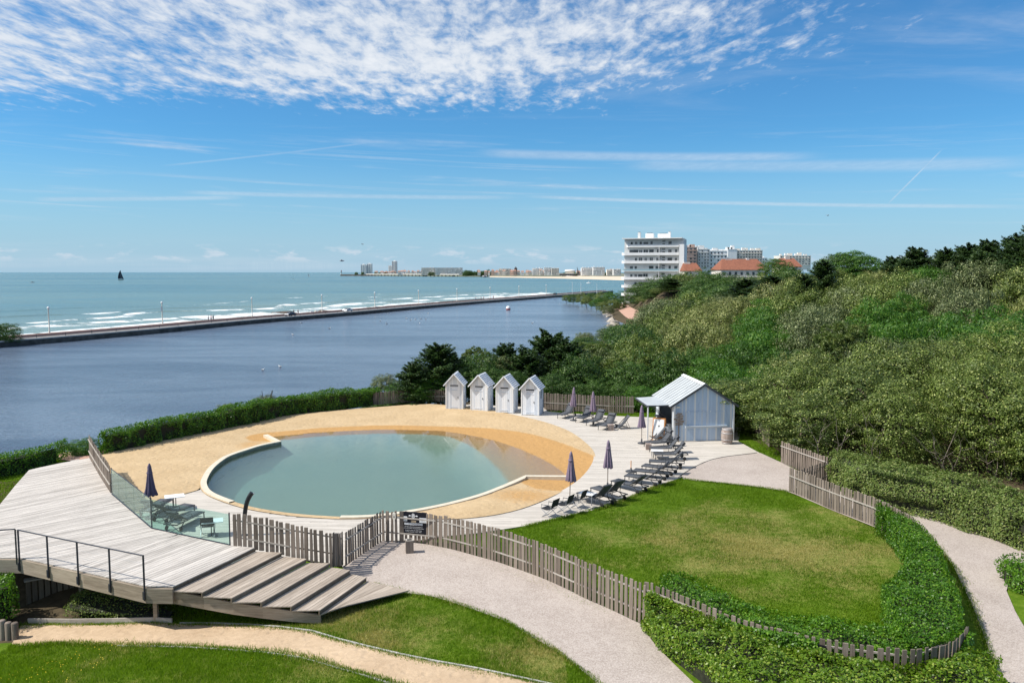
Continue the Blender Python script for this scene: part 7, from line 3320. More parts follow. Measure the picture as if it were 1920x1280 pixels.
def make_car(label, col, dark=False):
    t = thing('parked_car', label, 'car', (0, 0, 0), 0, 'cars on the causeway')
    paint = plain('car_paint', col, 0.25, 0.1, 0.6, .03)
    # x along the car
    prof = [(-2.05, .35), (-2.1, .62), (-2.0, .88), (-1.35, .95), (-.75, 1.40), (.55, 1.45), (1.35, 1.0), (1.95, .92), (2.1, .72), (2.08, .35)]
    mb = MB()
    n = len(prof)
    ring = []
    for (y, s) in ((-.86, .96), (-.80, 1.0), (.80, 1.0), (.86, .96)):
        for (x, z) in prof:
            inset = .14 * max(0, (z - .95) / .5) * (1 if y > 0 else -1)
            ring.append((x * s, y - inset, .35 + (z - .35) * s))
    fs = []
    for k in range(3):
        for i in range(n - 1):
            fs.append((k * n + i, k * n + i + 1, (k + 1) * n + i + 1, (k + 1) * n + i))
        fs.append((k * n + n - 1, k * n, (k + 1) * n, (k + 1) * n + n - 1))
    fs.append(tuple(range(n)))
    fs.append(tuple(reversed(range(3 * n, 4 * n))))
    mb.faces(ring, fs)
    mb.build('body', paint, t)
    for s in (-1, 1):
        mb = MB()
        y = s * .775
        for xa, xb, ta, tb in ((-1.05, -.15, -.72, -.12), (-.05, 1.1, -.02, .58)):
            mb.poly([(xa, s * .852, 1.0), (xb, s * .852, 1.0), (tb, s * .745, 1.36), (ta, s * .745, 1.36)][::s])
        mb.build('side_window', M['window'], t)
    mb = MB()
    mb.poly([(1.38, -.70, 1.005), (1.38, .70, 1.005), (.64, .62, 1.43), (.64, -.62, 1.43)])
    mb.build('windscreen', M['window'], t)
    mb = MB()
    mb.poly([(-1.36, .68, .985), (-1.36, -.68, .985), (-.84, -.6, 1.38), (-.84, .6, 1.38)])
    mb.build('rear_window', M['window'], t)
    for x in (-1.3, 1.3):
        for y in (-.82, .82):
            w = MB()
            w.lathe([(0, -.1), (.30, -.1), (.32, -.06), (.32, .06), (.30, .1), (0, .1)], n=16)
            wo = w.build('wheel', M['rubber'], t, loc=(x, y, .32), rot=(R(90), 0, 0))
            w = MB()
            w.lathe([(0, -.112), (.19, -.108), (.19, .108), (0, .112)], n=12)
            w.build('rim', M['steel'], wo)
    for y in (-.6, .6):
        mb = MB()
        mb.box((2.08, y, .70), (.05, .3, .13))
        mb.build('headlight', M['white'], t)
        mb = MB()
        mb.box((-2.07, y, .74), (.05, .25, .13))
        mb.build('tail_light', M['orangewood'], t)
    return t


for px, off, col, lab, fl in ((545, 2.6, (.015, .02, .045), 'dark blue car parked on the causeway beside two standing people', 1), (652, 2.4, (.55, .56, .58), 'pale silver car driving along the causeway', 1),
                              (1041, 2.6, (.012, .013, .015), 'black car at the far right end of the causeway', 0)):
    p, a = along(px, off)
    c = make_car(lab, col)
    c.location = (p.x, p.y, QUAY_Z)
    c.rotation_euler = (0, 0, a + (math.pi if fl else 0))


# ------------------------------------------------------------------ people: one skinned body each, clothes and hair as children
SKIN = plain('skin', (.50, .32, .24), .6)
CLOTH = [plain('cloth', c, .85) for c in ((.62, .60, .58), (.03, .035, .05), (.45, .10, .09), (.10, .16, .30), (.55, .42, .40), (.12, .12, .13))]


def skin_mesh(name, joints, edges, mat, root=0):
    me = bpy.data.meshes.new(name)
    me.from_pydata([j[0] for j in joints], edges, [])
    o = bpy.data.objects.new('tmp', me)
    COL.objects.link(o)
    m = o.modifiers.new('skin', 'SKIN')
    m.use_smooth_shade = True
    sv = me.skin_vertices[0].data
    for i, j in enumerate(joints):
        r = j[1]
        sv[i].radius = (r, r) if not isinstance(r, tuple) else r
        sv[i].use_root = (i == root)
    s = o.modifiers.new('sub', 'SUBSURF')
    s.levels = 1
    s.render_levels = 1
    dg = bpy.context.evaluated_depsgraph_get()
    out = bpy.data.meshes.new_from_object(o.evaluated_get(dg))
    bpy.data.objects.remove(o)
    bpy.data.meshes.remove(me)
    out.materials.clear()
    out.materials.append(mat)
    return out


def person(label, x, y, z, rz, top=0, legs=1, sit=False, stride=.12, seed=0):
    t = thing('person', label, 'person', (x, y, z), rz)
    hz = .52 if sit else .92
    s = stride
    J = [((0, 0, hz), (.15, .11)), ((0, 0, hz + .28), (.14, .10)), ((.02, 0, hz + .50), (.17, .10)), ((.03, 0, hz + .60), (.055, .055)), ((.05, 0, hz + .68), (.06, .06)), ((.05, 0, hz + .78), (.085, .10)), ((.05, 0, hz + .86), (.06, .07))]
    E = [(0, 1), (1, 2), (2, 3), (3, 4), (4, 5), (5, 6)]

    def chain(start, pts):
        prev = start
        for p, r in pts:
            J.append((p, r))
            E.append((prev, len(J) - 1))
            prev = len(J) - 1
    for sd in (-1, 1):
        chain(2, [((.0, sd * .19, hz + .50), .06), ((-.02 + sd * s * .3, sd * .23, hz + .24), .045), ((.08 + sd * s, sd * .22, hz + .02), .035), ((.10 + sd * s, sd * .22, hz - .07), .04)])
        if sit:
            chain(0, [((.05, sd * .10, hz - .02), .09), ((.42, sd * .12, hz - .02), .065), ((.44, sd * .12, .08), .045), ((.56, sd * .12, .04), .04)])
        else:
            chain(0, [((0, sd * .10, hz - .08), .09), ((-sd * s * .5, sd * .10, .48), .062), ((-sd * s * 1.2 - .03, sd * .10, .08), .045), ((-sd * s * 1.2 + .12, sd * .10, .035), .035)])
    body = skin_mesh('body', J, E, SKIN)
    add('body', body, t)
    # jacket and trousers follow the same joints, slightly fuller
    T = [((0, 0, hz - .04), (.17, .13)), ((0, 0, hz + .28), (.16, .12)), ((.02, 0, hz + .50), (.185, .115)), ((.03, 0, hz + .56), (.08, .08))]
    TE = [(0, 1), (1, 2), (2, 3)]
    for sd in (-1, 1):
        T.append(((.0, sd * .19, hz + .50), .075))
        TE.append((2, len(T) - 1))
        T.append(((-.02 + sd * s * .3, sd * .235, hz + .24), .06))
        TE.append((len(T) - 2, len(T) - 1))
        T.append(((.07 + sd * s * .9, sd * .225, hz + .05), .05))
        TE.append((len(T) - 2, len(T) - 1))
    add('jacket', skin_mesh('jacket', T, TE, CLOTH[top]), t)
    Lg = [((0, 0, hz), (.16, .125))]
    LE = []
    for sd in (-1, 1):
        if sit:
            pts = [((.05, sd * .10, hz - .02), .105), ((.42, sd * .12, hz - .02), .08), ((.44, sd * .12, .14), .06)]
        else:
            pts = [((0, sd * .10, hz - .08), .105), ((-sd * s * .5, sd * .10, .48), .078), ((-sd * s * 1.2 - .03, sd * .10, .12), .06)]
        prev = 0
        for p, r in pts:
            Lg.append((p, r))
            LE.append((prev, len(Lg) - 1))
            prev = len(Lg) - 1
    add('trousers', skin_mesh('trousers', Lg, LE, CLOTH[legs]), t)
    mb = MB()
    mb.blob((.025, 0, hz + .815), (.105, .098, .105), 10, 6)
    add('hair', mb.mesh('hair', M['bark']), t)
    return t


for px, off, top, legs, sit, rz, lab in ((391, 7.6, 0, 1, False, 2.0, 'person in a pale jacket standing left in the group by the white frame'), (396, 7.4, 2, 1, False, -.4, 'person in a red top in the group by the white frame'),
                                         (400, 6.9, 1, 5, False, .6, 'dark clothed person at the right of the group by the white frame'), (551, 7.2, 1, 5, False, 3.0, 'dark clothed person standing behind the dark blue car'),
                                         (559, 7.0, 5, 1, False, 0, 'person in grey standing right of the dark blue car'), (892, 7.9, 0, 3, False, 0, 'person in a pale top walking left of the pair on the far causeway'),
                                         (902, 7.4, 0, 1, False, 3.1, 'person in white walking in the pair on the far causeway'), (907, 7.6, 4, 5, False, 3.1, 'person in pink walking in the pair on the far causeway'),
                                         (925, 7.7, 2, 1, False, .2, 'person in red beside the bannered far lamp')):
    p, a = along(px, off)
    person(lab, p.x, p.y, QUAY_Z + .12, a + rz, top, legs, sit)
p, a = along(388, 6.9)
t = thing('bike_stand', 'white tubular frame on the causeway beside a group of people', 'bike stand', (p.x, p.y, QUAY_Z + .12), a)
mb = MB()
for i in range(2):
    x = -1.4 + i * 2.8
    mb.tube([(x, 0, 0), (x, 0, 1.0)], .05, 6)
mb.tube([(-1.4, 0, 1.0), (1.4, 0, 1.0)], .05, 6)
mb.build('frame', M['white'], t)
for px, lab in ((584, 'small white bollard box on the causeway near the middle lamp'), (593, 'cream concrete box on the causeway near the middle lamp')):
    p, a = along(px, 8.0)
    mb = MB()
    mb.lathe([(.45, 0), (.5, .1), (.5, .62), (.42, .72), (0, .74)], n=10, squash=(1.6, .8))
    o = mb.build('concrete_bollard', M['cream' if px > 590 else 'white'], None, loc=(p.x, p.y, QUAY_Z + .12), rot=(0, 0, a))
    tag(o, lab, 'bollard')


# ------------------------------------------------------------------ rocks in the surf
def rock_mesh(seed, flat=.45):
    rr = random.Random(seed)
    bm = bmesh.new()
    bmesh.ops.create_icosphere(bm, subdivisions=2, radius=1.0)
    for v in bm.verts:
        k = 1 + rr.uniform(-.22, .22)
        v.co = Vector((v.co.x * k * 1.5, v.co.y * k, max(-.4, v.co.z) * k * flat))
    me = bpy.data.meshes.new('rock')
    bm.to_mesh(me)
    bm.free()
    me.materials.append(M['rock'])
    return me


RM = [rock_mesh(i) for i in range(4)]
PR = [rock_mesh(i + 10, .7) for i in range(3)]
for m in PR:
    m.materials.clear()
    m.materials.append(M['palerock'])
rr = random.Random(9)
for px, off, s in ((532, 44, 3.2), (556, 24, 3.4), (560, 19, 2.6), (566, 28, 3.0), (605, 38, 2.2), (612, 30, 3.2), (630, 15, 2.4), (648, 14, 1.8), (672, 18, 2.4), (676, 14, 2.0), (638, 20, 1.6), (788, 26, 2.6), (799, 24, 2.4), (810, 21, 2.6),
                   (834, 22, 3.4), (840, 18, 2.2), (968, 22, 3.4), (973, 18, 2.4), (1000, 17, 4.0), (1008, 15, 4.6), (1015, 13, 3.2), (997, 14, 2.6), (340, 16, 1.4)):
    p, a = along(px, off)
    o = add('surf_rock', rr.choice(RM), None, (p.x, p.y, SEA_Z + .1), (0, 0, rr.uniform(0, 6)), (s, s * .8, s * .55))
    tag(o, 'dark wet rock lying in the surf beside the causeway', 'rock', 'dark rocks in the surf')
for px, py in ((1139, 588), (1143, 593), (1148, 598), (1146, 602), (1152, 604), (1137, 583), (1150, 609)):
    p = P(px, py, LAKE_Z + .3)
    o = add('shore_rock', rr.choice(PR), None, (p.x, p.y, LAKE_Z + .1), (0, 0, rr.uniform(0, 6)), (1.3, 1.1, 1.3))
    tag(o, 'pale rounded rock of the lake bank below the pink path', 'rock', 'pale rocks of the lake bank')

# ------------------------------------------------------------------ on the water
BIRD = plain('white_feathers', (.72, .72, .70), .7, var=.05)
BIRDW = plain('grey_wing_feathers', (.33, .34, .36), .7, var=.08)


def make_gull(label):
    t = thing('seagull', label, 'seagull', (0, 0, 0), 0, 'white gulls resting on the lake')
    J = [((-.20, 0, .10), .035), ((-.08, 0, .10), .09), ((.08, 0, .10), .10), ((.17, 0, .15), .055), ((.20, 0, .25), .042), ((.23, 0, .30), .048), ((.30, 0, .285), .012)]
    add('body', skin_mesh('body', J, [(i, i + 1) for i in range(6)], BIRD, 2), t)
    for s in (-1, 1):
        mb = MB()
        mb.blob((-.08, s * .085, .14), (.20, .022, .055), 8, 5)
        mb.build('wing', BIRDW, t)
    mb = MB()
    mb.lathe([(.016, 0), (.0, .06)], n=6)
    mb.build('beak', M['orangewood'], t, loc=(.28, 0, .285), rot=(0, R(95), 0))
    return t


g0 = None
birds = [(493, 694, 'gull on the near lake, left of the pair'), (525, 688, 'gull on the near lake, right of the pair'), (549, 628, 'small gull left of the bird flock'), (565, 606, 'gull under the dark car near the quay'), (618, 616, 'gull on the lake between the two cars'),
         (728, 588, None), (713, 602, None), (725, 607, None), (762, 597, None), (770, 600, None), (779, 599, None), (789, 598, None), (798, 599, None), (787, 607, None), (802, 588, 'single gull above the flock near the middle lamps'), (998, 606, 'single white bird on the far lake right of the buoy'), (1048, 570, 'dark-backed bird on the lake near the far shore')]
for k, (px, py, lab) in enumerate(birds):
    p = P(px, py, LAKE_Z)
    L = lab or 'small gull of the flock resting on the lake below the middle lamps'
    if g0 is None:
        o = g0 = make_gull(L)
    else:
        o = copy_tree(g0)
    o['label'] = L
    o.location = (p.x, p.y, LAKE_Z - .05)
    o.rotation_euler = (0, 0, rr.uniform(0, 6.28))
    sc = 1.25 if p.y < 180 else 1.4
    o.scale = (sc, sc, sc)


def flying(px, py, d, lab, s=1.0, roll=.2):
    c = Q(px, py, d)
    t = thing('flying_gull', lab, 'seagull', c, rr.uniform(-.5, .5))
    J = [((-.25, 0, 0), .03), ((-.1, 0, 0), .07), ((.1, 0, 0), .07), ((.2, 0, .02), .045), ((.28, 0, .02), .015)]
    add('body', skin_mesh('body', J, [(i, i + 1) for i in range(4)], BIRDW, 2), t)
    for sd in (-1, 1):
        mb = MB()
        a, b, c2 = (.08, sd * .05, .02), (.02, sd * .38, .14), (-.14, sd * .75, .05)
        mb.faces([a, b, c2, (-.12, sd * .40, .12), (-.10, sd * .05, .01), (.08, sd * .05, .0), (.02, sd * .38, .12), (-.12, sd * .40, .10), (-.10, sd * .05, -.01)], [(0, 1, 3, 4), (1, 2, 3), (5, 8, 7, 6), (6, 7, 2)])
        mb.build('wing', BIRDW, t)
    t.scale = (s, s, s)


flying(641, 489, 190, 'gull gliding in the sky left of the twin towers', 2.2)
flying(909, 519, 170, 'gull gliding low over the sea before the far beach', 2.2)
flying(680, 458, 260, 'small dark bird high above the twin towers', 1.6)
flying(1552, 404, 230, 'small dark bird above the pale far block', 1.4)


def buoy():
    p = P(953, 581, LAKE_Z)
    t = thing('buoy', 'red and white round buoy floating on the lake', 'buoy', (p.x, p.y, LAKE_Z))
    mb = MB()
    mb.lathe([(.0, -.2), (.75, -.1), (.95, .3), (.95, .62)], n=16)
    mb.build('red_hull', plain('red_paint', (.42, .05, .06), .5), t)
    mb = MB()
    mb.lathe([(.95, .62), (.93, 1.1), (.62, 1.55), (.0, 1.75)], n=16)
    mb.build('white_top', M['white'], t)


buoy()


def sailboat(px, py, h, lab, sail, hull_c, big=False):
    p = P(px, py, SEA_Z)
    t = thing('sailboat', lab, 'sailboat', (p.x, p.y, SEA_Z), R(10))
    L = h * .55
    mb = MB()
    n = 9
    ring0, ring1 = [], []
    for i in range(n):
        f = i / (n - 1)
        w = L * .11 * math.sin(math.pi * min(1, .12 + f * .88)) ** .7
        x = -L / 2 + L * f
        ring1 += [(x, -w, L * .09), (x, w, L * .09)]
        ring0 += [(x * .92, -w * .6, -.2), (x * .92, w * .6, -.2)]
    vs = ring0 + ring1
    m = 2 * n
    fs = []
    for i in range(n - 1):
        a = 2 * i
        fs += [(a, a + 2, m + a + 2, m + a), (a + 1, m + a + 1, m + a + 3, a + 3), (m + a, m + a + 2, m + a + 3, m + a + 1)]
    fs += [(0, m, m + 1, 1), (2 * n - 2, 2 * n - 1, m + 2 * n - 1, m + 2 * n - 2)]
    mb.faces(vs, fs)
    mb.build('hull', hull_c, t)
    mb = MB()
    mb.tube([(0, 0, 0), (0, 0, h)], [L * .012, L * .008], 6)
    mb.build('mast', M['trimdark'], t)
    if sail:
        mb = MB()
        k = 10
        for i in range(k):
            z0, z1 = h * (.10 + .88 * i / k), h * (.10 + .88 * (i + 1) / k)
            w0, w1 = [h * .30 * (1 - ((z / h - .1) / .95) ** 2.2) for z in (z0, z1)]
            b0, b1 = w0 * .12, w1 * .12
            for y in (0, .06):
                q = [(-.1, y, z0), (-w0 * .5, b0 + y, z0), (-w0, y, z0), (-w1, y, z1), (-w1 * .5, b1 + y, z1), (-.1, y, z1)]
                mb.faces(q, [(0, 1, 4, 5), (1, 2, 3, 4)] if y else [(5, 4, 1, 0), (4, 3, 2, 1)])
        mb.build('mainsail', sail, t)
        mb = MB()
        mb.faces([(.1, 0, h * .85), (L * .48, 0, h * .08), (.3, .25, h * .1), (.1, .05, h * .85), (L * .48, .05, h * .08), (.3, .30, h * .1)], [(0, 1, 2), (5, 4, 3), (0, 3, 4, 1), (1, 4, 5, 2), (2, 5, 3, 0)])
        mb.build('jib', sail, t)


NAVY = plain('navy_sailcloth', (.012, .025, .05), .7, var=.1)
sailboat(227, 524.5, 21, 'big racing yacht with dark navy sail on the open sea', NAVY, M['trimdark'])
sailboat(550, 522.5, 15, 'small yacht with bare mast on the sea, left of the lighthouse mole', None, M['white'])
sailboat(917, 520.3, 9, 'small white-sailed boat in front of the far beach', M['white'], M['white'])
sailboat(579, 518.5, 13, 'tiny white-sailed boat right of the bare-masted yacht', M['white'], M['white'])
p = P(61, 529.5, SEA_Z)
t = thing('motor_boat', 'tiny dark boat low on the open sea at the left', 'boat', (p.x, p.y, SEA_Z))
mb = MB()
mb.lathe([(1.4, -.2), (1.6, .4), (1.1, .55), (0, .6)], n=12, squash=(2.4, .8))
mb.build('hull', M['trimdark'], t)
mb = MB()
mb.box((-.3, 0, .9), (1.4, .9, .7))
mb.build('cabin', M['trimdark'], t)
p = P(1104, 531, SEA_Z)
t = thing('motor_boat', 'white motor boat in the surf left of the white apartment block', 'boat', (p.x, p.y, SEA_Z))
mb = MB()
mb.lathe([(1.2, -.2), (1.5, .8), (1.0, 1.0), (0, 1.0)], n=12, squash=(2.6, .9))
mb.build('hull', M['white'], t)
mb = MB()
mb.box((-.5, 0, 1.6), (2.0, 1.2, 1.2))
mb.build('cabin', M['white'], t)
mb = MB()
mb.tube([(0, 0, 1), (0, 0, 5.5)], .08, 6)
mb.build('mast', M['white'], t)

# ------------------------------------------------------------------ the white apartment block with its curved balconies
WALLW = plain('white_render', (.84, .83, .81), .7, var=.04, scale=.3)
WALLG = plain('grey_white_render', (.68, .68, .66), .75, var=.08, scale=.3)
WALLP = plain('pinkish_render', (.60, .45, .37), .8, var=.1, scale=.3)
WALLC = plain('cream_render', (.74, .69, .62), .8, var=.08, scale=.2)
BALG = plain('balcony_glass', (.30, .42, .46), .15, spec=.6)
REDTILE = plain('red_roof_tile', (.25, .095, .055), .8, var=.2, scale=1.5)


def block_main():
    d = 345.0
    l, r = Q(1168, 540, d), Q(1279, 540, d)
    base = -2.5
    t = thing('apartment_block', 'white eight storey apartment block with long rounded balconies', 'apartment block', (l.x, d, base), R(-17))
    W = r.x - l.x
    top = Q(1200, 448, d).z - base
    n = 8
    fh = top / n
    dep = 13.0
    mb = MB()
    mb.box((W / 2, dep / 2 + 1.6, top / 2), (W - .4, dep, top - .1))
    mb.build('wall', WALLG, t)
    # side stair slab at right
    mb = MB()
    mb.box((W - .9, dep / 2 + .2, top / 2 - 1.2), (2.0, dep + 1.8, top - 2.6))
    mb.build('side_wall', WALLW, t)
    rr = random.Random(4)
    slots = [3.3, 5.2, 7.2, 9.4, 11.8, 14.6, 19.6, 22.2, 24.4]
    for k in range(n):
        z = k * fh
        short = (k == n - 1)
        x0 = 1.2 if short else -.9
        x1 = W - 2.2
        # balcony slab, rounded at the sea end
        pts = []
        for i in range(7):
            a = math.pi / 2 + math.pi / 2 * i / 6
            pts.append((x0 + 1.7 + 1.7 * math.cos(a), 1.75 + 1.7 * math.sin(a)))
        for i in range(7):
            a = math.pi + math.pi / 2 * i / 6
            pts.append((x0 + 1.7 + 1.7 * math.cos(a), 1.7 + 1.7 * math.sin(a)))
        pts += [(x1, 0), (x1, 3.4)]
        poly = pts
        mb = MB()
        mb.prism(poly, z - .12, z + .10)
        bal = mb.build('balcony', WALLW, t)
        # parapet: white on the sea end and most fronts, glazed on some
        mb = MB()
        for (a, b) in zip(pts[6:-1], pts[7:-1]):
            mb.beam((a[0], a[1] + .06, z + .55), (b[0], b[1] + .06, z + .55), .10, .95)
        mb.build('parapet', WALLW if k not in (4,) else BALG, bal)
        if k >= 6:
            pass
        # windows and doors
        for j, x in enumerate(slots):
            if rr.random() < .22:
                continue
            w = rr.choice([.9, 1.3, 1.9])
            hh = rr.choice([1.3, 2.0, 2.1])
            mb = MB()
            mb.box((x, 1.58, z + .15 + (2.2 if hh < 1.5 else hh) - hh / 2), (w, .12, hh))
            f = mb.build('window', M['window'], t)
            if rr.random() < .5:
                mb = MB()
                mb.box((x, 1.50, z + .15 + (2.2 if hh < 1.5 else hh) - hh / 2), (.08, .05, hh))
                mb.build('window_bar', WALLW, f)
        # sea side windows seen at the end
        for y in (3.8, 6.4, 9.6):
            mb = MB()
            mb.box((.16, y, z + 1.3), (.14, 1.5, 1.7))
            mb.build('window', M['window'], t)
        # stairwell strip of small dark openings
        mb = MB()
        mb.box((17.0, 1.55, z + 1.1), (1.2, .14, .75))
        mb.build('stair_window', M['window'], t)
        mb = MB()
        mb.box((17.0, 1.55, z + 2.4), (1.2, .14, .5))
        mb.build('stair_window', M['window'], t)
        if k < n - 1:
            mb = MB()
            mb.box((15.2, .9, z + fh / 2), (.18, 1.7, fh - .3))
            mb.build('party_wall', WALLW, t)
    mb = MB()
    mb.box((W / 2 - .6, dep / 2 + .4, top + .12), (W - .2, dep + 3.0, .35))
    mb.build('roof', WALLW, t)
    for x, w, h, c in ((6.1, 1.0, 2.6, WALLG), (10.6, 3.4, 2.1, WALLW), (16.4, 4.6, 1.9, WALLW), (19.0, 1.0, 2.6, WALLW)):
        mb = MB()
        mb.box((x, 5, top + .3 + h / 2), (w, 3.0, h))
        rf = mb.build('roof_housing', c, t)
        mb = MB()
        mb.box((x, 5, top + .3 + h + .12), (w * .7, 1.2, .25))
        mb.build('chimney_cap', M['trimdark'], rf)


block_main()


def slab_block(name, lab, px0, px1, pytop, pybase, d, dep, storeys, cols, wall, wins=.9, roofmat=None, rot=0, cat='apartment block', grp=None, side=None, chim=3, ww=.38, wh=.44):
    l, r = Q(px0, pybase, d), Q(px1, pybase, d)
    base = l.z
    W = r.x - l.x
    H = Q(px0, pytop, d).z - base
    t = thing(name, lab, cat, (l.x, d, base - 3), R(rot), grp)
    mb = MB()
    mb.box((W / 2, dep / 2, (H + 3) / 2), (W, dep, H + 3))
    mb.build('wall', wall, t)
    rr = random.Random(int(px0 * 7 + d))
    fh = H / storeys
    cw = W / cols
    for k in range(storeys):
        for j in range(cols):
            if rr.random() > wins:
                continue
            mb = MB()
            mb.box((cw * (j + .5), -.04, 3 + fh * (k + .52)), (cw * ww, .16, fh * wh))
            f = mb.build('window', M['window'], t)
        if storeys <= 9 and cols > 2:
            mb = MB()
            mb.box((W / 2, -.25, 3 + fh * k + .05), (W * .97, .5, .14))
            mb.build('balcony', wall, t)
    if side:
        n = max(2, int(dep / 4))
        for k in range(storeys):
            for j in range(n):
                mb = MB()
                mb.box((-.04, dep * (j + .5) / n, 3 + fh * (k + .5)), (.16, dep / n * .4, fh * .45))
                mb.build('window', M['window'], t)
    mb = MB()
    if roofmat:
        mb.faces([(-.4, -.4, H + 3), (W + .4, -.4, H + 3), (W + .4, dep + .4, H + 3), (-.4, dep + .4, H + 3), (W * .12, dep / 2, H + 3 + dep * .28), (W * .88, dep / 2, H + 3 + dep * .28)],
                 [(0, 1, 5, 4), (1, 2, 5), (2, 3, 4, 5), (3, 0, 4), (3, 2, 1, 0)])
        rf = mb.build('roof', roofmat, t)
    else:
        mb.box((W / 2, dep / 2, H + 3.15), (W + .3, dep + .3, .3))
        rf = mb.build('roof', wall, t)
    for c in range(chim):
        mb = MB()
        x = W * (c + rr.uniform(.3, .7)) / chim
        h = rr.uniform(.8, 2.2) * (1.0 if d < 800 else 1.8)
        mb.box((x, dep * .5, H + 3.2 + h / 2 + (dep * .2 if roofmat else 0)), (rr.uniform(1, 3), 1.5, h))
        mb.build('chimney', WALLG if c % 2 else wall, rf)
    return t


slab_block('apartment_block', 'pinkish apartment block right beside the white rounded one', 1284, 1306, 464, 500, 420, 14, 6, 3, WALLP, ww=.5)
slab_block('apartment_block', 'grey-white apartment block with gaps, third from the rounded one', 1308, 1330, 468, 502, 425, 12, 6, 4, WALLG)
slab_block('apartment_block', 'pale apartment block with red roof edge behind the tiled house', 1330, 1363, 471, 506, 430, 12, 5, 5, WALLW)
slab_block('apartment_block', 'plain white windowless gable of the wide far block', 1364, 1381, 468, 500, 440, 10, 6, 1, WALLW, wins=0)
slab_block('apartment_block', 'wide grey-beige apartment block with many windows behind the red roofs', 1381, 1429, 470, 500, 445, 10, 6, 9, WALLC, chim=5)
slab_block('apartment_block', 'low pale block standing alone behind the trees at the right', 1462, 1520, 480, 497, 520, 12, 4, 10, WALLC, chim=6)
slab_block('apartment_block', 'tiny white flat block just right of the wide far block', 1428, 1438, 484, 500, 470, 8, 3, 2, WALLW, chim=1)
slab_block('tiled_house', 'low house with bright red tiled roof left, by the rounded block', 1283, 1315, 508, 520, 330, 12, 1, 4, WALLC, roofmat=REDTILE, cat='house', chim=1)
slab_block('tiled_house', 'long low house with big red tiled roof in the middle of the slope top', 1352, 1440, 506, 520, 300, 15, 1, 8, WALLC, roofmat=REDTILE, cat='house', chim=2)
slab_block('tiled_house', 'red tiled roof seen right of the round dark tree', 1466, 1502, 500, 520, 310, 12, 1, 4, WALLC, roofmat=REDTILE, cat='house', chim=1)


# ------------------------------------------------------------------ the far town, its mole and beach
def far_strip(name, pts, z, mat, thick, back=60, kind='structure'):
    """ground strip: pts are (px, depth) of its water edge"""
    mb = MB()
    f = [Q(a, 510, d) for a, d in pts]
    for p, q in zip(f[:-1], f[1:]):
        b0, b1 = p + Vector((0, back, 0)), q + Vector((0, back, 0))
        mb.faces([(p.x, p.y, SEA_Z - 1), (q.x, q.y, SEA_Z - 1), (q.x, q.y, z), (p.x, p.y, z), (b1.x, b1.y, z + thick), (b0.x, b0.y, z + thick)], [(0, 1, 2, 3), (3, 2, 4, 5)])
    o = mb.build(name, mat)
    if kind:
        o['kind'] = kind
    return o


FSAND = plain('far_beach_sand', (.60, .50, .38), .95, var=.06, scale=.02)
FLAND = plain('far_town_ground', (.16, .17, .12), .95, var=.2, scale=.02)
MOLE = plain('mole_stone', (.10, .095, .09), .9, var=.3, scale=.05)
far_strip('far_land', [(690, 3550), (760, 3400), (900, 2900), (1000, 2500), (1100, 2200), (1200, 1900), (1330, 1700), (1500, 1600)], -2.0, FLAND, 9, 900)
far_strip('far_beach', [(915, 2600), (960, 2420), (1010, 2230), (1060, 2050), (1110, 1860), (1165, 1640), (1240, 1480), (1320, 1400)], -5.6, FSAND, 5.6, 520)
far_strip('mole', [(638, 3500), (690, 3420), (700, 3400)], 1.0, MOLE, 0, 25)
# harbour pier on piles
t = thing('pier', 'long pale pier on dark piles in front of the twin towers', 'pier', (0, 0, 0))
a, b = Q(688, 510, 3380), Q(862, 510, 2980)
mb = MB()
mb.beam((a.x, a.y, 2.2), (b.x, b.y, 2.2), 9, 3.0)
mb.build('deck', WALLC, t)
for i in range(26):
    p = a.lerp(b, (i + .5) / 26)
    mb = MB()
    mb.lathe([(2.0, 0), (2.0, 7.5)], n=8)
    mb.build('pile', MOLE, t, loc=(p.x, p.y - 1, SEA_Z - .5))
c = Q(640, 510, 3480)
t = thing('lighthouse', 'small white lighthouse at the tip of the mole', 'lighthouse', (c.x, c.y, 1))
mb = MB()
mb.lathe([(3.2, 0), (2.4, 12), (3.2, 12), (3.2, 13)], n=12)
mb.build('tower', WALLW, t)
mb = MB()
mb.lathe([(1.8, 13), (1.8, 16), (2.1, 16), (0, 19)], n=12)
mb.build('lantern', plain('red_lantern', (.4, .08, .06), .5), t)


def tower(px0, px1, pytop, d, lab, ribs, storeys, step=None, col=WALLW):
    l, r = Q(px0, 515, d), Q(px1, 515, d)
    W = r.x - l.x
    H = Q(px0, pytop, d).z - (-1)
    t = thing('tower_block', lab, 'tower block', (l.x, d, -1))
    mb = MB()
    mb.box((W / 2, 12, H / 2), (W, 24, H))
    mb.build('wall', col, t)
    for i in range(ribs):
        x = W * (i + .5) / ribs
        mb = MB()
        mb.box((x, -.4, H / 2 + 1), (W / ribs * .42, 1.0, H - 4))
        mb.build('window_strip', WALLG if i % 2 else M['ink_grey'], t)
    if step:
        mb = MB()
        w = W * step[0]
        mb.box((-w / 2, 12, H * step[1] / 2), (w, 22, H * step[1]))
        mb.build('lower_wing', col, t)
        for k in range(9):
            mb = MB()
            mb.box((-w / 2, .8, H * step[1] * (k + .5) / 9), (w * .8, 1.0, H * step[1] / 9 * .4))
            mb.build('window_band', WALLG, t)
    mb = MB()
    mb.box((W * .5, 12, H + 1.6), (W * .4, 8, 3.2))
    mb.build('roof_housing', col, t)


tower(676.5, 686, 496, 3700, 'left one of the white twin tower blocks on the headland', 4, 15)
tower(688, 697, 494.5, 3720, 'right one of the white twin tower blocks on the headland', 4, 15)
tower(735, 744, 489.5, 3650, 'tallest stepped white tower block of the far town', 3, 18, (.75, .68))

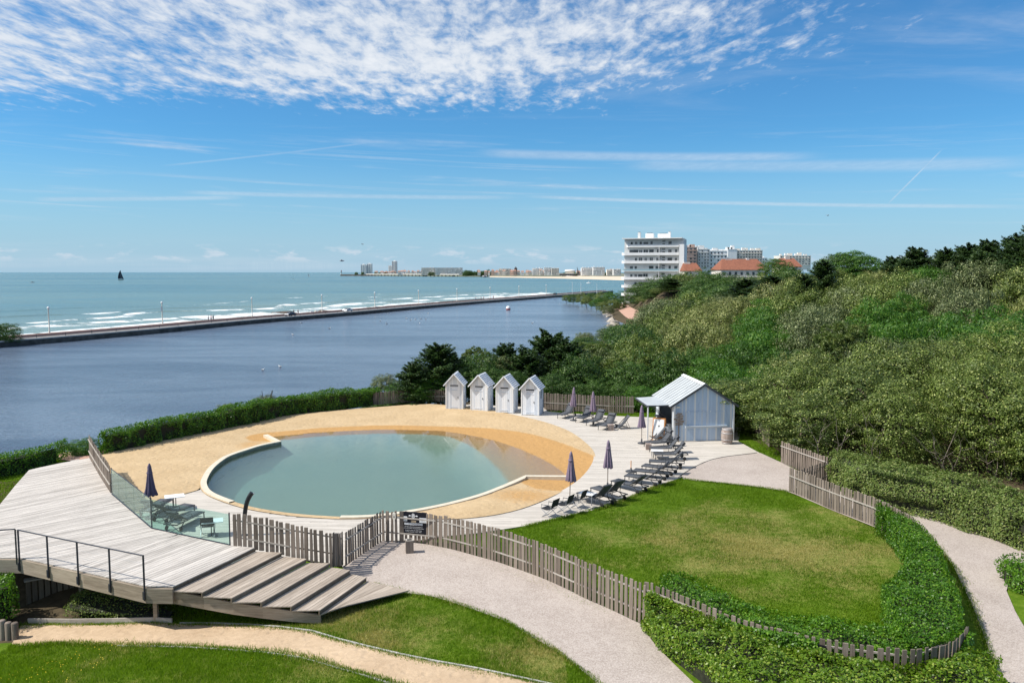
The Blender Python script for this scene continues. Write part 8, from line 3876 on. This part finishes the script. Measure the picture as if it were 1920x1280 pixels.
rr = random.Random(31)
TILEP = plain('pale_red_tile', (.40, .22, .16), .85, var=.15, scale=.05)
FG = 'low houses of the far town'
spec = [('slab', 790, 816, 502, 3100, 'long pale apartment slab of the far town, left half', WALLC), ('slab', 816, 867, 502, 3050, 'long grey apartment slab of the far town, right half', WALLG),
        ('slab', 935, 958, 504, 2750, 'pale block before the dark church tower of the far town', WALLC), ('slab', 998, 1018, 503, 2560, 'white seafront block left of the round white hall', WALLW), ('slab', 1020, 1034, 502, 2540, 'white seafront block with stepped top', WALLW),
        ('slab', 1034, 1048, 503, 2500, 'cream seafront block left of the dark low hall', WALLC), ('slab', 1090, 1112, 502, 2260, 'stepped white seafront terrace block, left part', WALLW), ('slab', 1112, 1134, 501, 2230, 'stepped white seafront terrace block, right part', WALLW),
        ('slab', 1138, 1150, 506, 2100, 'small pale block at the right end of the far beach', WALLC), ('slab', 1150, 1164, 505, 2050, 'grey block half hidden by the white rounded building', WALLG)]
for s, a, b, pt, d, lab, m in spec:
    slab_block('seafront_block', lab, a, b, pt, 514, d, 16, 5 if d < 2700 else 6, max(4, int((b - a) / 2.4)), m, chim=4, wins=.85, ww=.55, wh=.5)
for k in range(78):
    px = rr.uniform(745, 800) if k < 16 else (rr.uniform(918, 1010) if k < 38 else (rr.uniform(700, 740) if k < 48 else rr.uniform(860, 1155)))
    d = rr.uniform(3150, 3450) if k < 16 else (rr.uniform(2650, 3000) if k < 38 else (rr.uniform(3500, 3650) if k < 48 else rr.uniform(2500, 2950) - max(0, px - 1000) * 2.5))
    w = rr.uniform(3.0, 7.0)
    pt = rr.uniform(506.5, 510.5) if (k < 38 or k >= 48) else rr.uniform(509, 511)
    slab_block('town_house', 'small pale house with red tiled roof in the far town', px, px + w, pt, 514.5, d, 12, 2, 3, rr.choice([WALLW, WALLC, WALLP, WALLC]), roofmat=TILEP, cat='house', grp=FG, chim=1, ww=.4, wh=.4)
# landmarks
c = Q(967, 512, 2900)
t = thing('church_tower', 'dark brown church tower rising from the far town', 'tower', (c.x, c.y, 0))
mb = MB()
mb.box((0, 0, 12), (11, 11, 24))
mb.build('wall', plain('dark_church_stone', (.16, .12, .11), .9), t)
mb = MB()
mb.faces([(-5.8, -5.8, 24), (5.8, -5.8, 24), (5.8, 5.8, 24), (-5.8, 5.8, 24), (0, 0, 31)], [(0, 1, 4), (1, 2, 4), (2, 3, 4), (3, 0, 4), (3, 2, 1, 0)])
mb.build('roof', M['trimdark'], t)
c = Q(1069, 513, 2350)
t = thing('round_hall', 'white drum-shaped hall on the far beach front', 'hall', (c.x, c.y, -1))
mb = MB()
mb.lathe([(15, 0), (15, 14), (16, 14), (16, 17), (12, 19), (0, 19.5)], n=28)
mb.build('drum', WALLW, t)
c = Q(1064, 515, 2300)
t = thing('low_hall', 'low dark flat-roofed hall below the white drum', 'hall', (c.x, c.y, -1))
mb = MB()
mb.box((0, 0, 4.5), (46, 14, 5.5))
mb.build('wall', M['trimdark'], t)
mb = MB()
mb.box((0, 0, 7.6), (49, 17, .8))
mb.build('roof', WALLG, t)
for i in range(8):
    mb = MB()
    mb.box((-20 + i * 5.7, -7.1, 4.5), (3.6, .3, 2.5))
    mb.build('window', M['window'], t)
c = Q(1083, 514, 2320)
t = thing('harbour_crane', 'thin dark crane mast beside the white drum hall', 'crane', (c.x, c.y, -1))
mb = MB()
mb.tube([(0, 0, 0), (0, 0, 22)], 1.1, 6)
mb.build('mast', M['trimdark'], t)
mb = MB()
mb.tube([(3, 0, 8), (0, 0, 20), (-2, 0, 27)], [1.6, .9, .4], 6)
mb.build('jib', M['trimdark'], t)
# trees of the far town
for k, px in enumerate((668, 680, 704, 712, 722, 806, 812, 873, 878, 884, 890, 896, 902, 907, 912, 916, 1058, 1078, 1100, 1136)):
    d = 3400 if px < 760 else (2850 if px < 930 else 2300)
    c = Q(px, 513, d)
    big = 870 < px < 920
    me, ch, cr = CR['deep'][k % 2]
    t = thing('town_tree', 'dark round tree of the far town seafront' if not big else 'dark tree in the park right of the long grey slab', 'tree', (c.x, c.y, -1), k, 'dark trees of the far town')
    s = (4.2 if big else 2.6) * rr.uniform(.8, 1.2)
    add('crown', me, t, (0, 0, 3), (0, 0, 0), (s, s, s * 1.15))
    add('trunk', TR[k % 3], t, (0, 0, 0), (0, 0, 0), (4, 4, 8))


# ------------------------------------------------------------------ look-alikes that differ only in place get their place in the label
def ordinals():
    units = ['', 'first', 'second', 'third', 'fourth', 'fifth', 'sixth', 'seventh', 'eighth', 'ninth', 'tenth', 'eleventh', 'twelfth', 'thirteenth', 'fourteenth', 'fifteenth', 'sixteenth',
             'seventeenth', 'eighteenth', 'nineteenth', 'twentieth', 'twenty-first', 'twenty-second', 'twenty-third', 'twenty-fourth']
    bpy.context.view_layer.update()
    by = {}
    for o in SC.objects:
        if o.parent is None and 'label' in o and 'category' in o:
            by.setdefault(o['label'], []).append(o)
    for lab, os_ in by.items():
        if 1 < len(os_) < 25 and len(lab.split()) <= 12:
            os_.sort(key=lambda o: o.location.x / max(1.0, o.location.y))
            for k, o in enumerate(os_):
                o['label'] = lab + ', ' + units[k + 1] + ' from left'


ordinals()
